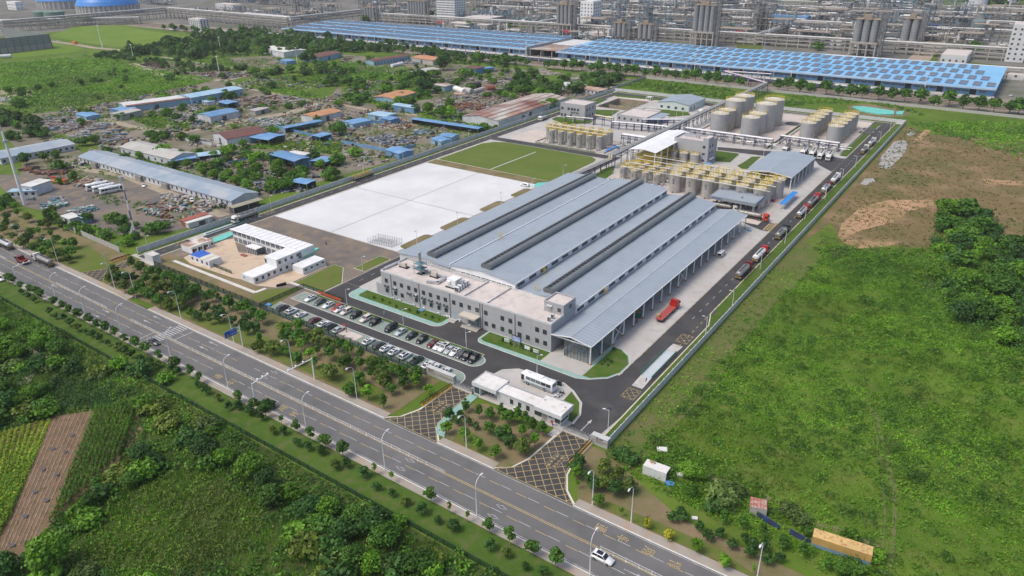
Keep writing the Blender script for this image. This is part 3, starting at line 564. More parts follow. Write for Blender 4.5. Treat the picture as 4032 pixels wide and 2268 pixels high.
 #  groves
def byleft(P_):return sorted([tuple(p)for p in P_],key=lambda p:math.atan2(p[0],p[1]))
def lnth(label,i,n):return label if n>59 else label+', '+nth(i)+' from the left'
def grove(key_list,P_,hs,label,group,seed=3):
 g=random.Random(seed)
 for i,p_ in enumerate(byleft(P_)):tree(key_list[(i*7+i//3)%len(key_list)],p_,g.uniform(*hs),lnth(label,i,len(P_)),group)
g1=GP('d',[(1005,590),(1065,615),(1120,640),(1160,650),(1215,660),(1270,690),(1330,715),(1390,730),(1430,760),(1500,810),(1555,840),(1610,830),(1660,850),(1735,890),(1795,920),(1855,930),(1920,970),(1985,1000)])
for i,p_ in enumerate(g1):tree(['cone','round'][i%2],p_,random.uniform(4.8,6.2),'slender tree in the row beside the green front fence, '+nth(i)+' from the small gate','row of slender trees along the green fence')
grove(['olive','round','olive','round','dark'],GP('d',[(870,640),(840,700),(960,700),(1020,680),(1110,700),(1075,765),(1020,795),(1150,840),(1215,872),(1280,892),(1240,765),(1300,772),(1350,795),(1340,835),(1420,805),(1390,862),(1440,832),(1365,892),(1180,720),(1180,790),(1105,800),(1475,785),(900,690),(950,760)]),(4.2,5.8),'bushy tree in the dense grove by the zebra crossing','trees of the dense grove by the crossing')
grove(['dark'],GP('d',[(1555,922),(1640,932),(1500,972),(1690,962),(1760,1012),(1830,1032),(1870,1000),(1870,1072),(1940,1062),(1655,990)]),(3.9,5.0),'very dark tree in the cluster behind the road sign','dark trees behind the blue road sign')
grove(['fresh','round','cone','round','olive'],GP('d',[(1450,960),(1590,1000),(2130,1060),(2180,1070),(2260,1060),(2340,1165),(2165,1150),(2250,1150),(2400,1150),(2480,1180),(1965,1152),(1960,1215),(2070,1232),(2160,1242),(2280,1200),(2250,1305),(2340,1272),(2400,1235),(2490,1272),(2560,1205),(2450,1392),(2380,1335),(2500,1422)])+GP('e',[(60,1240),(150,1275),(50,1310),(235,1335),(310,1365),(145,1345),(390,1385),(470,1425),(230,1412),(570,1432),(20,1350),(300,1440)])+GP('j',[(65,95),(210,125),(320,185),(385,85),(470,35),(660,92),(565,25),(330,35),(140,10)]),(3.9,5.6),'young tree in the brown grove below the car park','trees of the brown grove below the car park')
isl=[((940,215),'cone'),((1040,262),'cone'),((1125,270),'round'),((1210,262),'cone'),((1250,302),'round'),((1330,292),'cone'),((1390,312),'cone'),((1440,372),'cone'),((1515,392),'cone'),((900,250),'shrub'),((880,312),'shrub'),((965,312),'shrub'),((1015,345),'shrub'),((820,290),'dark'),((795,382),'fresh'),((1120,375),'round'),((1250,425),'round'),((1360,402),'fresh'),((1460,475),'fresh'),((1030,505),'fresh'),((1160,565),'fresh'),((1370,525),'olive'),((1200,425),'dark'),((1262,485),'dark'),((930,435),'fresh')]
for i,(p_,k)in enumerate(sorted(isl)):
 tree(k,G('j',*p_),{'shrub':2.4,'cone':5.0}.get(k,4.2)*random.uniform(.9,1.12),{'cone':'slender','round':'rounded','fresh':'bright green','dark':'dark','olive':'olive green','shrub':'small shrubby'}[k]+' tree on the earth island before the gatehouse, '+nth(i)+' counted from the left','trees on the island between the entrances')
rt=[(G('j',*p_),k)for p_,k in[((1800,645),'dark'),((1765,690),'dark'),((1772,722),'fresh'),((1860,752),'dark'),((1980,682),'olive'),((2080,742),'olive'),((1980,802),'olive'),((1900,802),'dark'),((2165,822),'olive'),((2065,842),'dark'),((1935,932),'fresh'),((1785,792),'slim'),((2110,1002),'slim'),((2310,1092),'gold'),((2470,1182),'gold'),((2490,1042),'shrub'),((2560,1000),'shrub')]]
rt+=[(G('k',*p_),k)for p_,k in[((5,1042),'shrub'),((120,1112),'shrub'),((190,1182),'shrub'),((275,1162),'shrub'),((305,1062),'cone'),((370,1242),'shrub'),((450,1102),'cone'),((470,1202),'shrub'),((525,1242),'shrub'),((595,1162),'cone'),((610,1262),'shrub'),((505,1312),'shrub'),((630,1362),'shrub'),((725,1347),'shrub'),((750,1252),'cone'),((900,1312),'cone'),((1085,1412),'cone'),((100,1272),'fresh'),((310,1392),'fresh'),((525,1440),'slim'),((1190,1449),'round'),((1300,1440),'bush')]]
for i,(p_,k)in enumerate(sorted(rt)):
 tree(k,p_,{'shrub':2.8,'cone':4.4,'gold':3.0,'slim':3.2,'bush':3.0}.get(k,4.0)*random.uniform(.92,1.1),{'cone':'leggy young','round':'rounded','fresh':'bright green','dark':'dark','olive':'rounded olive','shrub':'small dark','gold':'golden yellow','slim':'thin young','bush':'low bushy'}[k]+' tree right of the truck entrance, '+nth(i)+' counted from the left','trees right of the truck entrance')
grove(['round','dark','fresh','olive'],GP('d',[(30,320),(110,370),(180,430),(220,400),(280,470),(330,500),(370,460),(420,520),(400,440),(470,520),(520,540),(550,500),(330,420),(440,390),(500,430),(560,430),(130,300),(60,280),(250,350),(300,330),(390,350),(10,400),(60,230),(140,190),(220,230),(330,280),(380,240),(480,290),(430,230),(110,140),(20,170)]),(3.8,5.6),'rounded tree in the thicket left of the small gate','trees left of the small gate')
#  wild ground near the bottom left
WILD=[(-420,83),(-46,83),(-36,60),(-60,20),(-330,20),(-420,60)]
plots=[GP('i',[(-300,1700),(-260,500),(60,350),(400,250),(740,195),(985,165),(1100,260),(1090,330),(980,480),(830,660),(600,850),(400,1040),(180,1280),(0,1449)]),GP('i',[(390,30),(480,-40),(720,-20),(890,130),(760,190),(480,190),(380,130)])]
zone('wild_ground',WILD,g_under,1,'rank undergrowth soil in the wild land before the road')
Q=pts_in(WILD,1.5,11,plots);Q=Q[(Q[:,0]>-300)];nzq=vnoise(Q,.06,77)
scatter('undergrowth',Q[nzq>-.12],.75,.6,5,.42,[l_dark,l_mid,l_weed,l_fresh],'tangled weedy undergrowth filling the wild land before the road',21)
scatter('tall_grass',Q[nzq<=-.02][::1],1.1,.55,6,.16,[l_reed,l_grass],'tall rank grass among the bushes before the road',23,blade=True)
OL=GP('i',[(900,900),(1150,740),(1350,660),(1560,640),(1750,760),(1950,900),(2000,1050),(1900,1250),(1400,1400),(600,1449),(520,1350),(700,1100)])
Q2=pts_in(OL,1.0,31);scatter('yellowish_weeds',Q2,1.15,.75,13,.32,[l_olive,l_weed,l_olive,l_fresh,l_weed],'yellowish green weed bed in the lower left of the wild land',33)
big=[('i',420,1390,'bigf',8.5,'big pale green willow at the bottom of the vegetable plots'),('i',60,1440,'bigd',5,'dark rounded tree in the bottom left corner'),('i',1080,580,'bigd',5,'dark spreading tree beside the vegetable plots'),('i',1560,560,'bigd',6.2,'large dark tree in the middle of the wild land'),('i',1890,690,'bigf',6.2,'light green rounded tree above the weed bed'),('i',1700,610,'bigf',4.8,'pale rounded tree above the weed bed'),('i',1565,640,'bushf',2.8,'small pale bush left of the pale rounded tree'),('i',1110,690,'bushf',4,'bright broad leaved bush at the head of the weed bed'),('i',1010,770,'big',4,'leafy tree at the corner of the weed bed'),('i',1180,640,'bushd',3.4,'dark leafy bush behind the broad leaved bush'),('i',700,930,'big',3.8,'broad leaved tree at the lower edge of the bean rows'),('i',610,1000,'bushf',3.2,'bright leafy bush under the bean rows'),('i',760,860,'bushd',3.4,'dark bush beside the bean rows'),('i',1260,330,'busho',3.6,'yellow green bush behind the bean rows'),('i',1110,190,'bushf',4,'rounded bush at the top of the bean rows'),('i',2010,780,'bigd',5,'dark tree behind the light green rounded tree'),('i',2060,900,'big',5,'mid green tree at the right of the weed bed'),('i',2180,870,'bushf',3.5,'bright bush in the belt by the verge fence'),('i',2330,1000,'bigd',5.2,'dark tree in the lower middle thicket'),('i',2480,1000,'bigf',5,'grey green tree in the lower middle thicket'),('i',2260,1160,'bushf',4,'bright bush below the lower middle thicket'),('i',2330,1270,'busho',4.2,'yellow green tree at the bottom of the weed bed'),('i',2400,1120,'big',4.6,'leafy tree in the lower middle thicket'),('i',2500,1300,'bushd',4,'dark bush at the bottom middle edge'),('j',260,1120,'bigd',6,'very dark tree near the verge fence'),('j',120,1060,'big',5,'mid green tree left of the very dark tree'),('j',330,1220,'big',5.4,'leafy tree below the very dark tree'),('j',90,1380,'big',5.5,'leafy tree at the bottom middle'),('j',230,1420,'bigf',5,'fresh green tree at the bottom middle'),('j',600,1400,'big',5,'rounded tree at the bottom edge right of the thicket'),('j',430,1420,'bushd',3.6,'dark bush at the bottom edge right of the thicket'),('j',700,1440,'bushf',3,'bright bush at the bottom edge by the white flowers'),('j',430,1080,'bushf',2.8,'bright bush against the verge fence'),('j',20,1180,'bigd',5,'dark tree left in the bottom thicket'),('d',330,1180,'bigf',7.2,'big pale green tree above the dark vegetable patch'),('d',450,1230,'big',6,'big leafy tree beside the pale green tree'),('d',230,1130,'bigf',6,'fresh green tree left of the big pale one'),('d',150,1250,'bigf',5,'rounded green tree at the left edge above the plots'),('d',300,1340,'bigd',5,'dark tree above the vegetable patch'),('d',910,1330,'bushf',3.6,'bright bush by the verge fence, beyond the vegetable patch'),('d',1060,1380,'bushd',4.5,'dark bush by the verge fence, beyond the vegetable patch'),('d',760,1380,'busho',3.2,'olive bush beyond the vegetable patch'),('d',560,1360,'bushd',3.6,'dark bush at the edge of the vegetable patch'),('d',30,1040,'bigf',4.5,'green tree at the left edge below the road'),('i',60,200,'bigd',6,'dark tree at the left edge above the yellow crop'),('i',250,130,'bigf',5,'fresh tree at the left edge above the yellow crop'),('i',220,230,'busho',4,'yellowish bush left of the dark vegetable patch'),('i',30,60,'big',5,'mid green tree at the far left above the plots'),('i',2010,190,'bushd',3,'dark bush against the verge fence, left part'),('d',1250,1440,'bushf',3,'bright bush under the verge fence')]
for k,x,y,key,h,lb in big:tree(key,G(k,x,y),h,lb,'trees and bushes of the wild land',1.0)
KD=[('bush','mid green bush'),('bushd','dark bush'),('bushf','bright bush'),('reed','pale reed clump'),('busho','yellowish bush')];BW_={q:[]for q in range(5)}
for i,p_ in enumerate(pts_in(WILD,.013,41,plots+[OL])):
 if-290<p_[0]<-40 and p_[1]<81:BW_[(0,1,2,3,4,3,0,2)[i%8]].append(p_)
for q,(k_,nm_)in enumerate(KD):
 L_=byleft(BW_[q])
 for i,p_ in enumerate(L_):tree(k_,p_,random.uniform(2.0,4.2)if q!=3 else random.uniform(1.8,2.8),lnth(nm_+' in the wild land before the road',i,len(L_)),nm_+' plants of the wild land',random.uniform(.9,1.4))
scatter('thicket',pts_in(WILD,.07,45,plots+[OL]),1.9,1.7,46,.5,[l_dark,l_mid,l_fresh,l_mid],'bushy thicket growth filling the wild land',46,hv=.4,patch=.09)
#  vegetable plots
zone('vegetable_plot',plots[0],groundmat('plot_earth',(.2,.13,.08),(.15,.1,.06),(.09,.07,.04),.2,.6),2,'brown vegetable plot with earth ridges')
zone('vegetable_plot',plots[1],g_under,2,'dark green leafy vegetable plot')
def crop(name,k,rows,nper,h,wd,leaf,mats,label,seed,K=7):
 Qs=[];g=np.random.default_rng(seed)
 for a,b in rows:
  A,B=np.array(G(k,*a)),np.array(G(k,*b));n=max(3,int(np.linalg.norm(B-A)*nper));t=np.linspace(0,1,n)[:,None]
  Qs.append(A+(B-A)*t+g.normal(size=(n,2))*.12)
 return scatter(name,np.concatenate(Qs),h,wd,K,leaf,mats,label,seed,hv=.25,patch=.05)
def brow(i):s_=.4-.0075*i;x=(740+31*i-s_*1225.65)/(1-.965*s_);return((740+31*i,190),(x,1020-.965*(x-410)))
crop('bean_rows','i',[brow(i)for i in range(10)],3.4,1.9,.27,.27,[l_fresh,l_mid,l_fresh],'rows of staked green bean plants',51,18)
scatter('low_crop',pts_in(GP('i',[(960,200),(1070,240),(1090,330),(980,480),(880,640),(905,520)]),4,58),.6,.45,6,.3,[l_dark,l_mid],'low dark green crop right of the bean rows',59)
crop('yellow_crop','i',[((40+i*48,365-i*14),(-190+i*35,1449-i*60))for i in range(-4,8)],3.2,1.4,.55,.34,[l_yel,l_fresh,l_yel],'yellowing leafy crop in rows left of the bare ridges',53,12)
scatter('leafy_vegetables',pts_in(plots[1],4.5,55),.7,.4,6,.34,[l_dark,l_mid],'dense dark green leafy vegetables',56,hv=.15)
crop('vine_edge','i',[((740,190),(920,165)),((920,165),(1060,230)),((1060,230),(1100,320)),((1100,320),(1080,420))],3,.9,.6,.34,[l_dark,l_mid],'low dark vines edging the bean plot',57,8)
mb=MB()
for i in range(8):
 a,b=G('i',420+i*38,262-i*8),G('i',20+i*35-20,1270-i*10);mb.tube([(a[0],a[1],.0),(b[0],b[1],.0)],.2,6)
tag(ob('earth_ridges',mb,groundmat('ridge_earth',(.2,.14,.085),(.3,.25,.2),(.12,.08,.05),.9,2.2)),'bare brown earth ridges with dry stalks',None,None,'stuff')
for i,(x,y)in enumerate([(545,390),(495,517),(325,650),(430,692),(265,822),(350,885),(190,1005),(95,1225),(405,495)]):
 p_=G('i',x,y);o=MB();r0=random.Random(i)
 o.prism([(.8*math.cos(t)*r0.uniform(.7,1.1),.6*math.sin(t)*r0.uniform(.7,1.1))for t in np.linspace(0,2*PI,9)[:-1]],.0,.3)
 tag(ob('ash_heap',o,M('ash',(.07,.07,.075),.95,c2=(.12,.12,.12),sc=1.2),None,(p_[0],p_[1],.1)),'grey ash heap on the bare ridges, '+nth(i)+' from the far end','ash heap','burnt ash heaps on the bare ridges')
 #  right hand field
FIELD=[(-64,131),(-40,119),(-5,118),(60,113),(60,300),G('F',2576,640),G('F',2480,630),G('F',2160,600),(-62,262)]
FLD2=[(-58,124),(60,116),(60,262)]+GP('h',[(1880,430),(1350,445),(1090,395)])+[(-53,268),(-56,200)]
Q=pts_in(FLD2,1.5,61);nzq=vnoise(Q,.07,62)
scatter('field_weeds',Q[nzq>-.2],.6,.6,5,.36,[l_mid,l_grass,l_fresh,l_grass],'lush green weeds covering the field right of the wall',63)
scatter('tall_weeds',pts_in(FLD2,.13,65),1.5,1.3,26,.36,[l_mid,l_fresh,l_grass,l_fresh],'lumpy taller weeds over the field right of the wall',66,hv=.7,patch=.07)
scatter('field_grass',Q[nzq<.1],.55,.5,5,.18,[l_grass,l_fresh,l_weed],'long grass in the field right of the wall',64,blade=True)
strip('field_track',GP('k',[(1560,1449),(1580,1260),(1600,1000),(1590,800),(1530,500),(1430,150),(1390,60)]),.9,M('trampled_grass',(.13,.135,.05),.95,c2=(.09,.115,.03),sc=.2),2,'faint wheel track through the field')
strip('field_track',GP('k',[(1510,1240),(1530,1000),(1510,720),(1470,430),(1420,160)]),.5,M('trampled_grass',(.13,.135,.05),.95),2,'second faint wheel track through the field')
strip('field_track',GP('k',[(180,690),(450,800),(700,880),(960,1040),(1200,1110),(1480,1240)]),1.4,M('trampled_earth',(.17,.15,.08),.95,c2=(.1,.12,.03),sc=.25),2,'earth footpath behind the old containers')
WOOD=GP('h',[(1880,420),(1960,120),(2120,80),(2240,180),(2400,330),(2600,420),(2650,1300),(2330,1120),(2040,960),(1960,760),(1860,600)])
SCR2=GP('h',[(1060,390),(1350,440),(1880,420),(1880,620),(1980,800),(2050,960),(1850,1000),(1700,760),(1450,640),(1150,560)])
scatter('scrub',pts_in(SCR2,.09,79),2.3,1.7,50,.42,[l_mid,l_fresh,l_mid,l_reed],'light scrub between the field and the right thicket',80,hv=.5)
g=random.Random(9)
WL=byleft(pts_in(WOOD,.026,71));
for i,p_ in enumerate(WL):
 q=(i*5+i//4)%8;tl=q in(0,2,5,7);tree(['big','bushd','bigd','bush','bushf','farf','bushd','bigf'][q],p_,g.uniform(4.2,8.0)if tl else g.uniform(2.8,4.4),'rounded tree in the dense thicket on the right' if tl else 'bush in the dense thicket on the right','trees of the right hand thicket' if tl else 'bushes of the right hand thicket',g.uniform(1,1.35))
scatter('thicket',pts_in(WOOD,.1,75),2.6,2.3,50,.55,[l_mid,l_dark,l_mid,l_fresh],'bushy undergrowth of the right hand thicket',76,hv=.4,patch=.06)
BUSHY=GP('h',[(1250,900),(1400,800),(1800,760),(2000,1000),(2576,1240),(2576,1480),(1900,1380),(1300,1180)])
for i,(x,y,h,lb)in enumerate([(2130,200,9,'tallest tree on the far edge of the right thicket'),(1990,300,7.5,'tall tree left of the tallest one in the right thicket'),(2180,330,8,'tall tree just below the tallest one in the right thicket'),(2080,430,7,'broad dark tree in the upper part of the right thicket'),(2450,740,6.5,'broad tree at the right side of the thicket'),(2060,680,5,'rounded tree at the left edge of the thicket')]):tree(['farf','farf','farf','bigd','big','big'][i],G('h',x,y),h,lb,None)
for k,x,y,key,h,lb in[('k',50,700,'bigf',4.2,'pale willow at the left end of the old container row'),('k',130,720,'bigf',3.4,'small pale willow beside the larger one'),('k',60,850,'big',3.6,'leafy tree in front of the pale willow'),('k',280,900,'reed',4,'tall reeds behind the brown earth'),('k',350,840,'reed',3.4,'tall reeds beside the red roofed hut'),('k',240,960,'bushd',3,'dark bush in front of the tall reeds'),('k',570,950,'bushd',2,'small bush in front of the red roofed hut'),('k',800,980,'reed',2.6,'reeds right of the red roofed hut'),('k',880,1040,'reed',2.6,'reeds left of the yellow container'),('k',1250,1180,'bushf',2.6,'pale bush behind the yellow container'),('k',1440,1320,'bushf',2.4,'bright bush at the right end of the yellow container'),('k',960,1150,'bush',2.2,'bush at the left end of the yellow container'),('j',2100,560,'bushd',2.8,'dark bush below the sign wall of the truck entrance'),('j',2190,590,'bushd',2.8,'dark bush left of the white portable shed'),('j',2350,580,'bushf',2,'bright bush behind the white portable shed')]:tree(key,G(k,x,y),h,lb,None)
scatter('thicket',pts_in(BUSHY,.09,77),2.2,1.6,50,.42,[l_mid,l_fresh,l_fresh],'low bushy growth below the right hand thicket',78,hv=.5)
BR=[(-60,285),(30,260),(36,480),(-62,530)]
scatter('rank_weeds',pts_in([(-64,545),(8,596),(38,480),(20,470),(-40,520)],.25,83),1.0,1.3,7,.8,[l_mid,l_fresh,l_grass],'rank green weeds before the trackside wall on the right',84)
scatter('rank_weeds',pts_in([(-57,124),(-64,124),(-64,262),(-56,268),(-53,200)],.5,85),.5,.8,5,.45,[l_mid,l_weed,l_grass],'patchy weeds along the outside of the right wall',86)
scatter('field_shrubs',pts_in(FLD2,.022,87),2.0,1.6,50,.4,[l_mid,l_fresh,l_dark,l_mid],'rounded shrubs standing in the field right of the wall',88,hv=.5,patch=.04)
scatter('dry_weeds',pts_in(BR,.16,81),.45,.9,5,.6,[l_brown,l_weed,l_brown,l_mid],'dry brown and green weeds over the far field',82,patch=.06)
# -- the factory
def onY(k,x,y,Y):
 D=ray(k,x,y);t=Y/D[1];return(float(D[0]*t),Y,float(D[2]*t+HC))
def onX(k,x,y,X):
 D=ray(k,x,y);t=X/D[0];return(X,float(D[1]*t),float(D[2]*t+HC))
def part(name,mb,mat,T,up=None):
 """mesh given in world coordinates, made a child of T (or of a part of T)"""
 o=ob(name,mb,mat,up or T)
 if up is None:o.location=tuple(-v for v in T.location)
 return o
m_roof=M('blue_grey_roof',(.3,.345,.39),.45,c2=(.275,.32,.365),sc=.08,c3=(.24,.28,.32),sc3=.25,f3=.25,stripe=(1,1.6,.15,.3))
m_roofx=M('blue_grey_roof_x',(.3,.345,.39),.45,c2=(.275,.32,.365),sc=.08,stripe=(0,1.6,.15,.3))
m_shell=M('ridge_vent_shell',(.2,.215,.22),.45,.2,c2=(.17,.185,.19),sc=.4,stripe=(1,1.9,.12,.12))
m_flat=M('flat_roof_screed',(.56,.5,.47),.9,c2=(.5,.45,.42),sc=.15,c3=(.4,.36,.34),sc3=.4,f3=.35)
m_panel=M('facade_panel',(.37,.375,.39),.7,c2=(.345,.35,.365),sc=.4,rnd=.035)
m_frame=M('dark_window_frame',(.06,.065,.07),.5)
def window(T,x,y,z,w_,h_,face,up=None,open_=0,fm=None,gm=None):
 """one framed window; face '-y','+y','+x','-x' ; x,y,z its centre on the wall"""
 fx=face[1]=='x';s=-1 if face[0]=='-' else 1;e=.05
 def bx(mb,a0,a1,c0,c1,d0,d1):
  d0,d1=sorted((s*d0,s*d1))
  if fx:mb.box(x+d0,y+a0,z+c0,x+d1,y+a1,z+c1)
  else:mb.box(x+a0,y+d0,z+c0,x+a1,y+d1,z+c1)
 f=MB();t=.07
 for a0,a1,c0,c1 in((-w_/2,w_/2,-h_/2,-h_/2+t),(-w_/2,w_/2,h_/2-t,h_/2),(-w_/2,-w_/2+t,-h_/2,h_/2),(w_/2-t,w_/2,-h_/2,h_/2),(-t/2,t/2,-h_/2,h_/2)):bx(f,a0,a1,c0,c1,-.02,.07)
 fo=part('window',f,fm or m_frame,T)
 g_=MB();bx(g_,-w_/2+t,w_/2-t,-h_/2+t,h_/2-t,-.02,.03)
 part('pane',g_,gm or m_glass,T,fo)
 return fo
 #  production hall
H=thing('factory_hall','long factory hall with blue grey stepped roofs and three ridge ventilators','factory',(-137,235,0))
Y0,Y1=175.5,294.4
b=MB();b.wall4(-174.8,Y0,-150.7,Y1,0,10.2,11.15,'y');part('wall',b,m_lgrey,H)
b=MB();b.wall4(-150.6,Y0,-123.5,Y1,0,11.25,12.5,'y');part('wall',b,m_white,H)
b=MB();b.wall4(-123.4,Y0,-100.75,Y1,0,8.75,10.2,'y');part('wall',b,m_white,H)
for(x0,x1,ze,zr)in((-175.3,-150.75,10.3,11.3),(-150.9,-123.2,11.4,12.65),(-123.38,-100.4,8.95,10.35)):
 part('roof',MB().gable(x0,Y0-.35,x1,Y1+.3,ze,zr,'y'),m_roof,H)
b=MB();b.box(-151.05,Y0-.3,11.0,-150.75,Y1+.2,11.75);b.box(-123.25,Y0-.3,11.2,-123.05,Y1+.2,11.55);b.box(-100.55,Y0-.1,8.8,-100.35,Y1+.2,9.08);part('gutter',b,m_white,H)
for xr,zr in((-161.2,11.2),(-137,12.6),(-111.9,10.3)):
 prof=[(-1.7,-.1),(-2.1,.5),(-2.0,1.2),(-1.5,1.7),(-1.15,1.75),(-1.0,1.35),(.35,1.35),(.5,1.8),(1.1,1.85),(1.8,1.45),(2.15,.8),(2.0,.2),(1.7,-.1)]
 n=len(prof);V=[(xr+a,yy,zr+c)for yy in(177.6,293.6)for a,c in prof]
 b=MB().add(V,[(i,(i+1)%n,n+(i+1)%n,n+i)for i in range(n)]);
 v_=part('ridge_ventilator',b,m_shell,H)
 e_=MB();e_.prism([(0,0),(1,0),(1,1)],0,0)if 0 else None
 for yy,nm in((177.55,'end_plate'),(293.65,'end_plate')):
  q=MB().add([(xr+a,yy,zr+c)for a,c in[p_ for p_ in prof if p_ not in((-1.0,1.35),(.35,1.35))]],[tuple(range(n-2))]);part(nm,q,M('end_plate_grey',(.13,.14,.15),.5),H,v_)
 s_=MB().box(xr-1.0,177.8,zr+1.3,xr+.4,293.4,zr+1.38);part('throat',s_,m_black,H,v_)
 r_=MB()
 for k in range(58):r_.box(xr-1.1,178.5+k*2,zr+1.55,xr+.5,178.58+k*2,zr+1.63)
 part('tie_rod',r_,m_galv,H,v_)
for(X,z0,z1)in((-123.47,9.55,10.65),(-100.72,7.1,8.05)):
 for i in range(17):
  window(H,X,178.85+7*i,(z0+z1)/2,4.15,z1-z0,'+x')
for i in range(11):window(H,-169+i*2.15,Y0,9.65,1.9,.7,'-y',fm=m_white)
for i in range(12):window(H,-149.4+i*2.15,Y0,9.75,1.9,.8,'-y',fm=m_white)
for X in(-150.9,-123.3):
 pass
b=MB()
for X,yy,z in((-150.2,203.5,11.6),(-123.0,191,8.9),(-100.3,193,6.5),(-117,177.5,9.3)):
 for dx in(0,.8):
  for dy in(0,.9):b.box(X+dx,yy+dy,z,X+dx+.07,yy+dy+.07,z+2.6)
 for dz in(.9,1.7,2.5):b.box(X,yy,z+dz,X+.87,yy+.07,z+dz+.08);b.box(X,yy+.9,z+dz,X+.87,yy+.97,z+dz+.08);b.box(X,yy,z+dz,X+.07,yy+.9,z+dz+.08)
part('ladder_cage',b,m_yellow,H)
#  loading canopy with glass corner hall
K_=thing('loading_canopy','blue grey loading canopy on white columns along the right side of the factory','canopy',(-93.5,228,0))
part('roof',MB().gable(-100.55,161.2,-86.75,294.5,6.5,7.62,'y',th=.22),m_roof,K_)
b=MB();b.box(-86.78,161.2,6.25,-86.6,294.5,6.52);b.bar((-100.5,161.12,6.38),(-93.65,161.12,7.5),.16,.3);b.bar((-93.65,161.12,7.5),(-86.8,161.12,6.38),.16,.3);part('gutter',b,m_white,K_)
part('ridge_cap',MB().bar((-93.65,161.3,7.66),(-93.65,294.4,7.66),.5,.06),M('roof_cap',(.36,.4,.45),.45),K_)
cm=MB();cm.box(-.14,-.22,.0,.14,.22,6.3);cme=cm.mesh('column',[m_white_post]);ft=MB();ft.box(-.36,-.36,0,.36,.36,.55);fme=ft.mesh('column_foot',[M('orange_foot',(.42,.22,.06),.7)])
for i in range(20):
 yy=161.6+7*i if i else 161.7
 c_=link('column',cme,K_,(-87.2+93.5,yy-228,0));link('column_foot',fme,c_,(0,0,0))
 if i in(3,5,7,9,12,13,15,17):part('cross_beam',MB().bar((-87.3,yy,5.0),(-91.5,yy,5.0),.2,.25),M('blue_beam',(.03,.06,.25),.5),K_)
for i in(2,9,16):
 y0,y1=161.6+7*i+.3,161.6+7*(i+1)-.3;b=MB();b.bar((-87.2,y0,.6),(-87.2,y1,6),.16);b.bar((-87.2,y1,.6),(-87.2,y0,6),.16);part('brace',b,m_white_post,K_)
b=MB()
for i in range(20):b.bar((-100.6,161.8+7*i,6.0),(-87.2,161.8+7*i,6.0),.2,.4)
part('truss',b,m_white_post,K_)
gl=thing('glass_hall','glazed showroom corner under the front end of the loading canopy','glass hall',(-91.6,168.4,0))
b=MB()
for i in range(9):b.box(-96.3+i*1.13,161.85,0,-96.17+i*1.13,161.97,6.3)
for i in range(13):b.box(-87.42,162+i*1.12,0,-87.3,162.13+i*1.12,6.2)
for z in(2.2,4.3,6.15):b.box(-96.3,161.86,z,-87.3,161.94,z+.08);b.box(-87.41,161.9,z,-87.33,175.4,z+.08)
part('mullions',b,m_dkgrey,gl)
m_clear=bpy.data.materials.new('clear_glass');m_clear.use_nodes=True
_n=m_clear.node_tree;_b=_n.nodes['Principled BSDF'];_b.inputs['Base Color'].default_value=(.35,.4,.4,1);_b.inputs['Roughness'].default_value=.05
_t=_n.nodes.new('ShaderNodeBsdfTransparent');_t.inputs[0].default_value=(.93,.95,.95,1);_mx=_n.nodes.new('ShaderNodeMixShader');_mx.inputs[0].default_value=.1
_n.links.new(_t.outputs[0],_mx.inputs[1]);_n.links.new(_b.outputs[0],_mx.inputs[2]);_n.links.new(_mx.outputs[0],_n.nodes['Material Output'].inputs[0])
part('pane',MB().box(-96.25,161.89,.1,-87.36,161.91,6.2),m_clear,gl);part('pane',MB().box(-87.38,161.95,.1,-87.36,175.3,6.2),m_clear,gl)
part('back_wall',MB().box(-96.4,175.2,0,-87.3,175.4,6.2),m_lgrey,gl);part('side_wall',MB().box(-96.5,162,0,-96.35,175.2,2.2),m_lgrey,gl)
b=MB();b.box(-94.5,170,0,-94.3,170.6,2.4);b.box(-91,172,0,-89,172.8,1.1);b.box(-93.5,166,0,-92.2,167.4,.9);tag(ob('display_case',b,m_blue),'blue display cases inside the glazed corner hall','display case')
#  office block
O=thing('office_block','two storey grey panelled office block along the front of the factory','office building',(-135.5,168.4,0))
YF=161.4
b=MB();b.box(-170.6,YF,0,-100.55,175.35,9.2);part('wall',b,m_grey,O)
part('roof',MB().box(-170.3,YF+.28,9.2,-100.85,175.05,9.24),m_flat,O)
b=MB();b.box(-170.62,YF-.02,9.2,-100.53,YF+.26,9.86);b.box(-170.62,YF+.26,9.2,-170.34,175.38,9.86);b.box(-100.81,YF+.26,9.2,-100.53,168.35,9.86);b.box(-170.34,175.1,9.2,-107.7,175.37,9.75)
b.box(-134.35,YF+.26,9.24,-134.05,175.1,9.8);b.box(-125.25,YF+.26,9.24,-124.95,175.1,9.8);part('parapet',b,M('parapet_white',(.58,.58,.58),.7),O)
b=MB();b.box(-107.6,168.36,9.2,-100.6,175.4,12.3);T1=part('stair_tower',b,m_grey,O)
b=MB();b.box(-107.65,168.3,12.3,-100.55,168.6,12.85);b.box(-107.65,175.1,12.3,-100.55,175.45,12.85);b.box(-107.65,168.6,12.3,-107.35,175.1,12.85);b.box(-100.85,168.6,12.3,-100.55,175.1,12.85);part('tower_parapet',b,m_grey,O,T1)
part('tower_roof',MB().box(-107.3,168.65,12.3,-100.9,175.05,12.36),m_flat,O,T1)
part('annex',MB().box(-173.4,161.5,0,-170.65,169,4.3),m_grey,O)
pw=3.5;pme=MB().box(-pw/2+.015,-.05,.015,pw/2-.015,-.001,2.28).mesh('facade_panel',[m_panel])
for i in range(20):
 for j in range(4):link('facade_panel',pme,O,(-170.55+pw*(i+.5)+135.5,YF-168.4,.1+2.29*j))
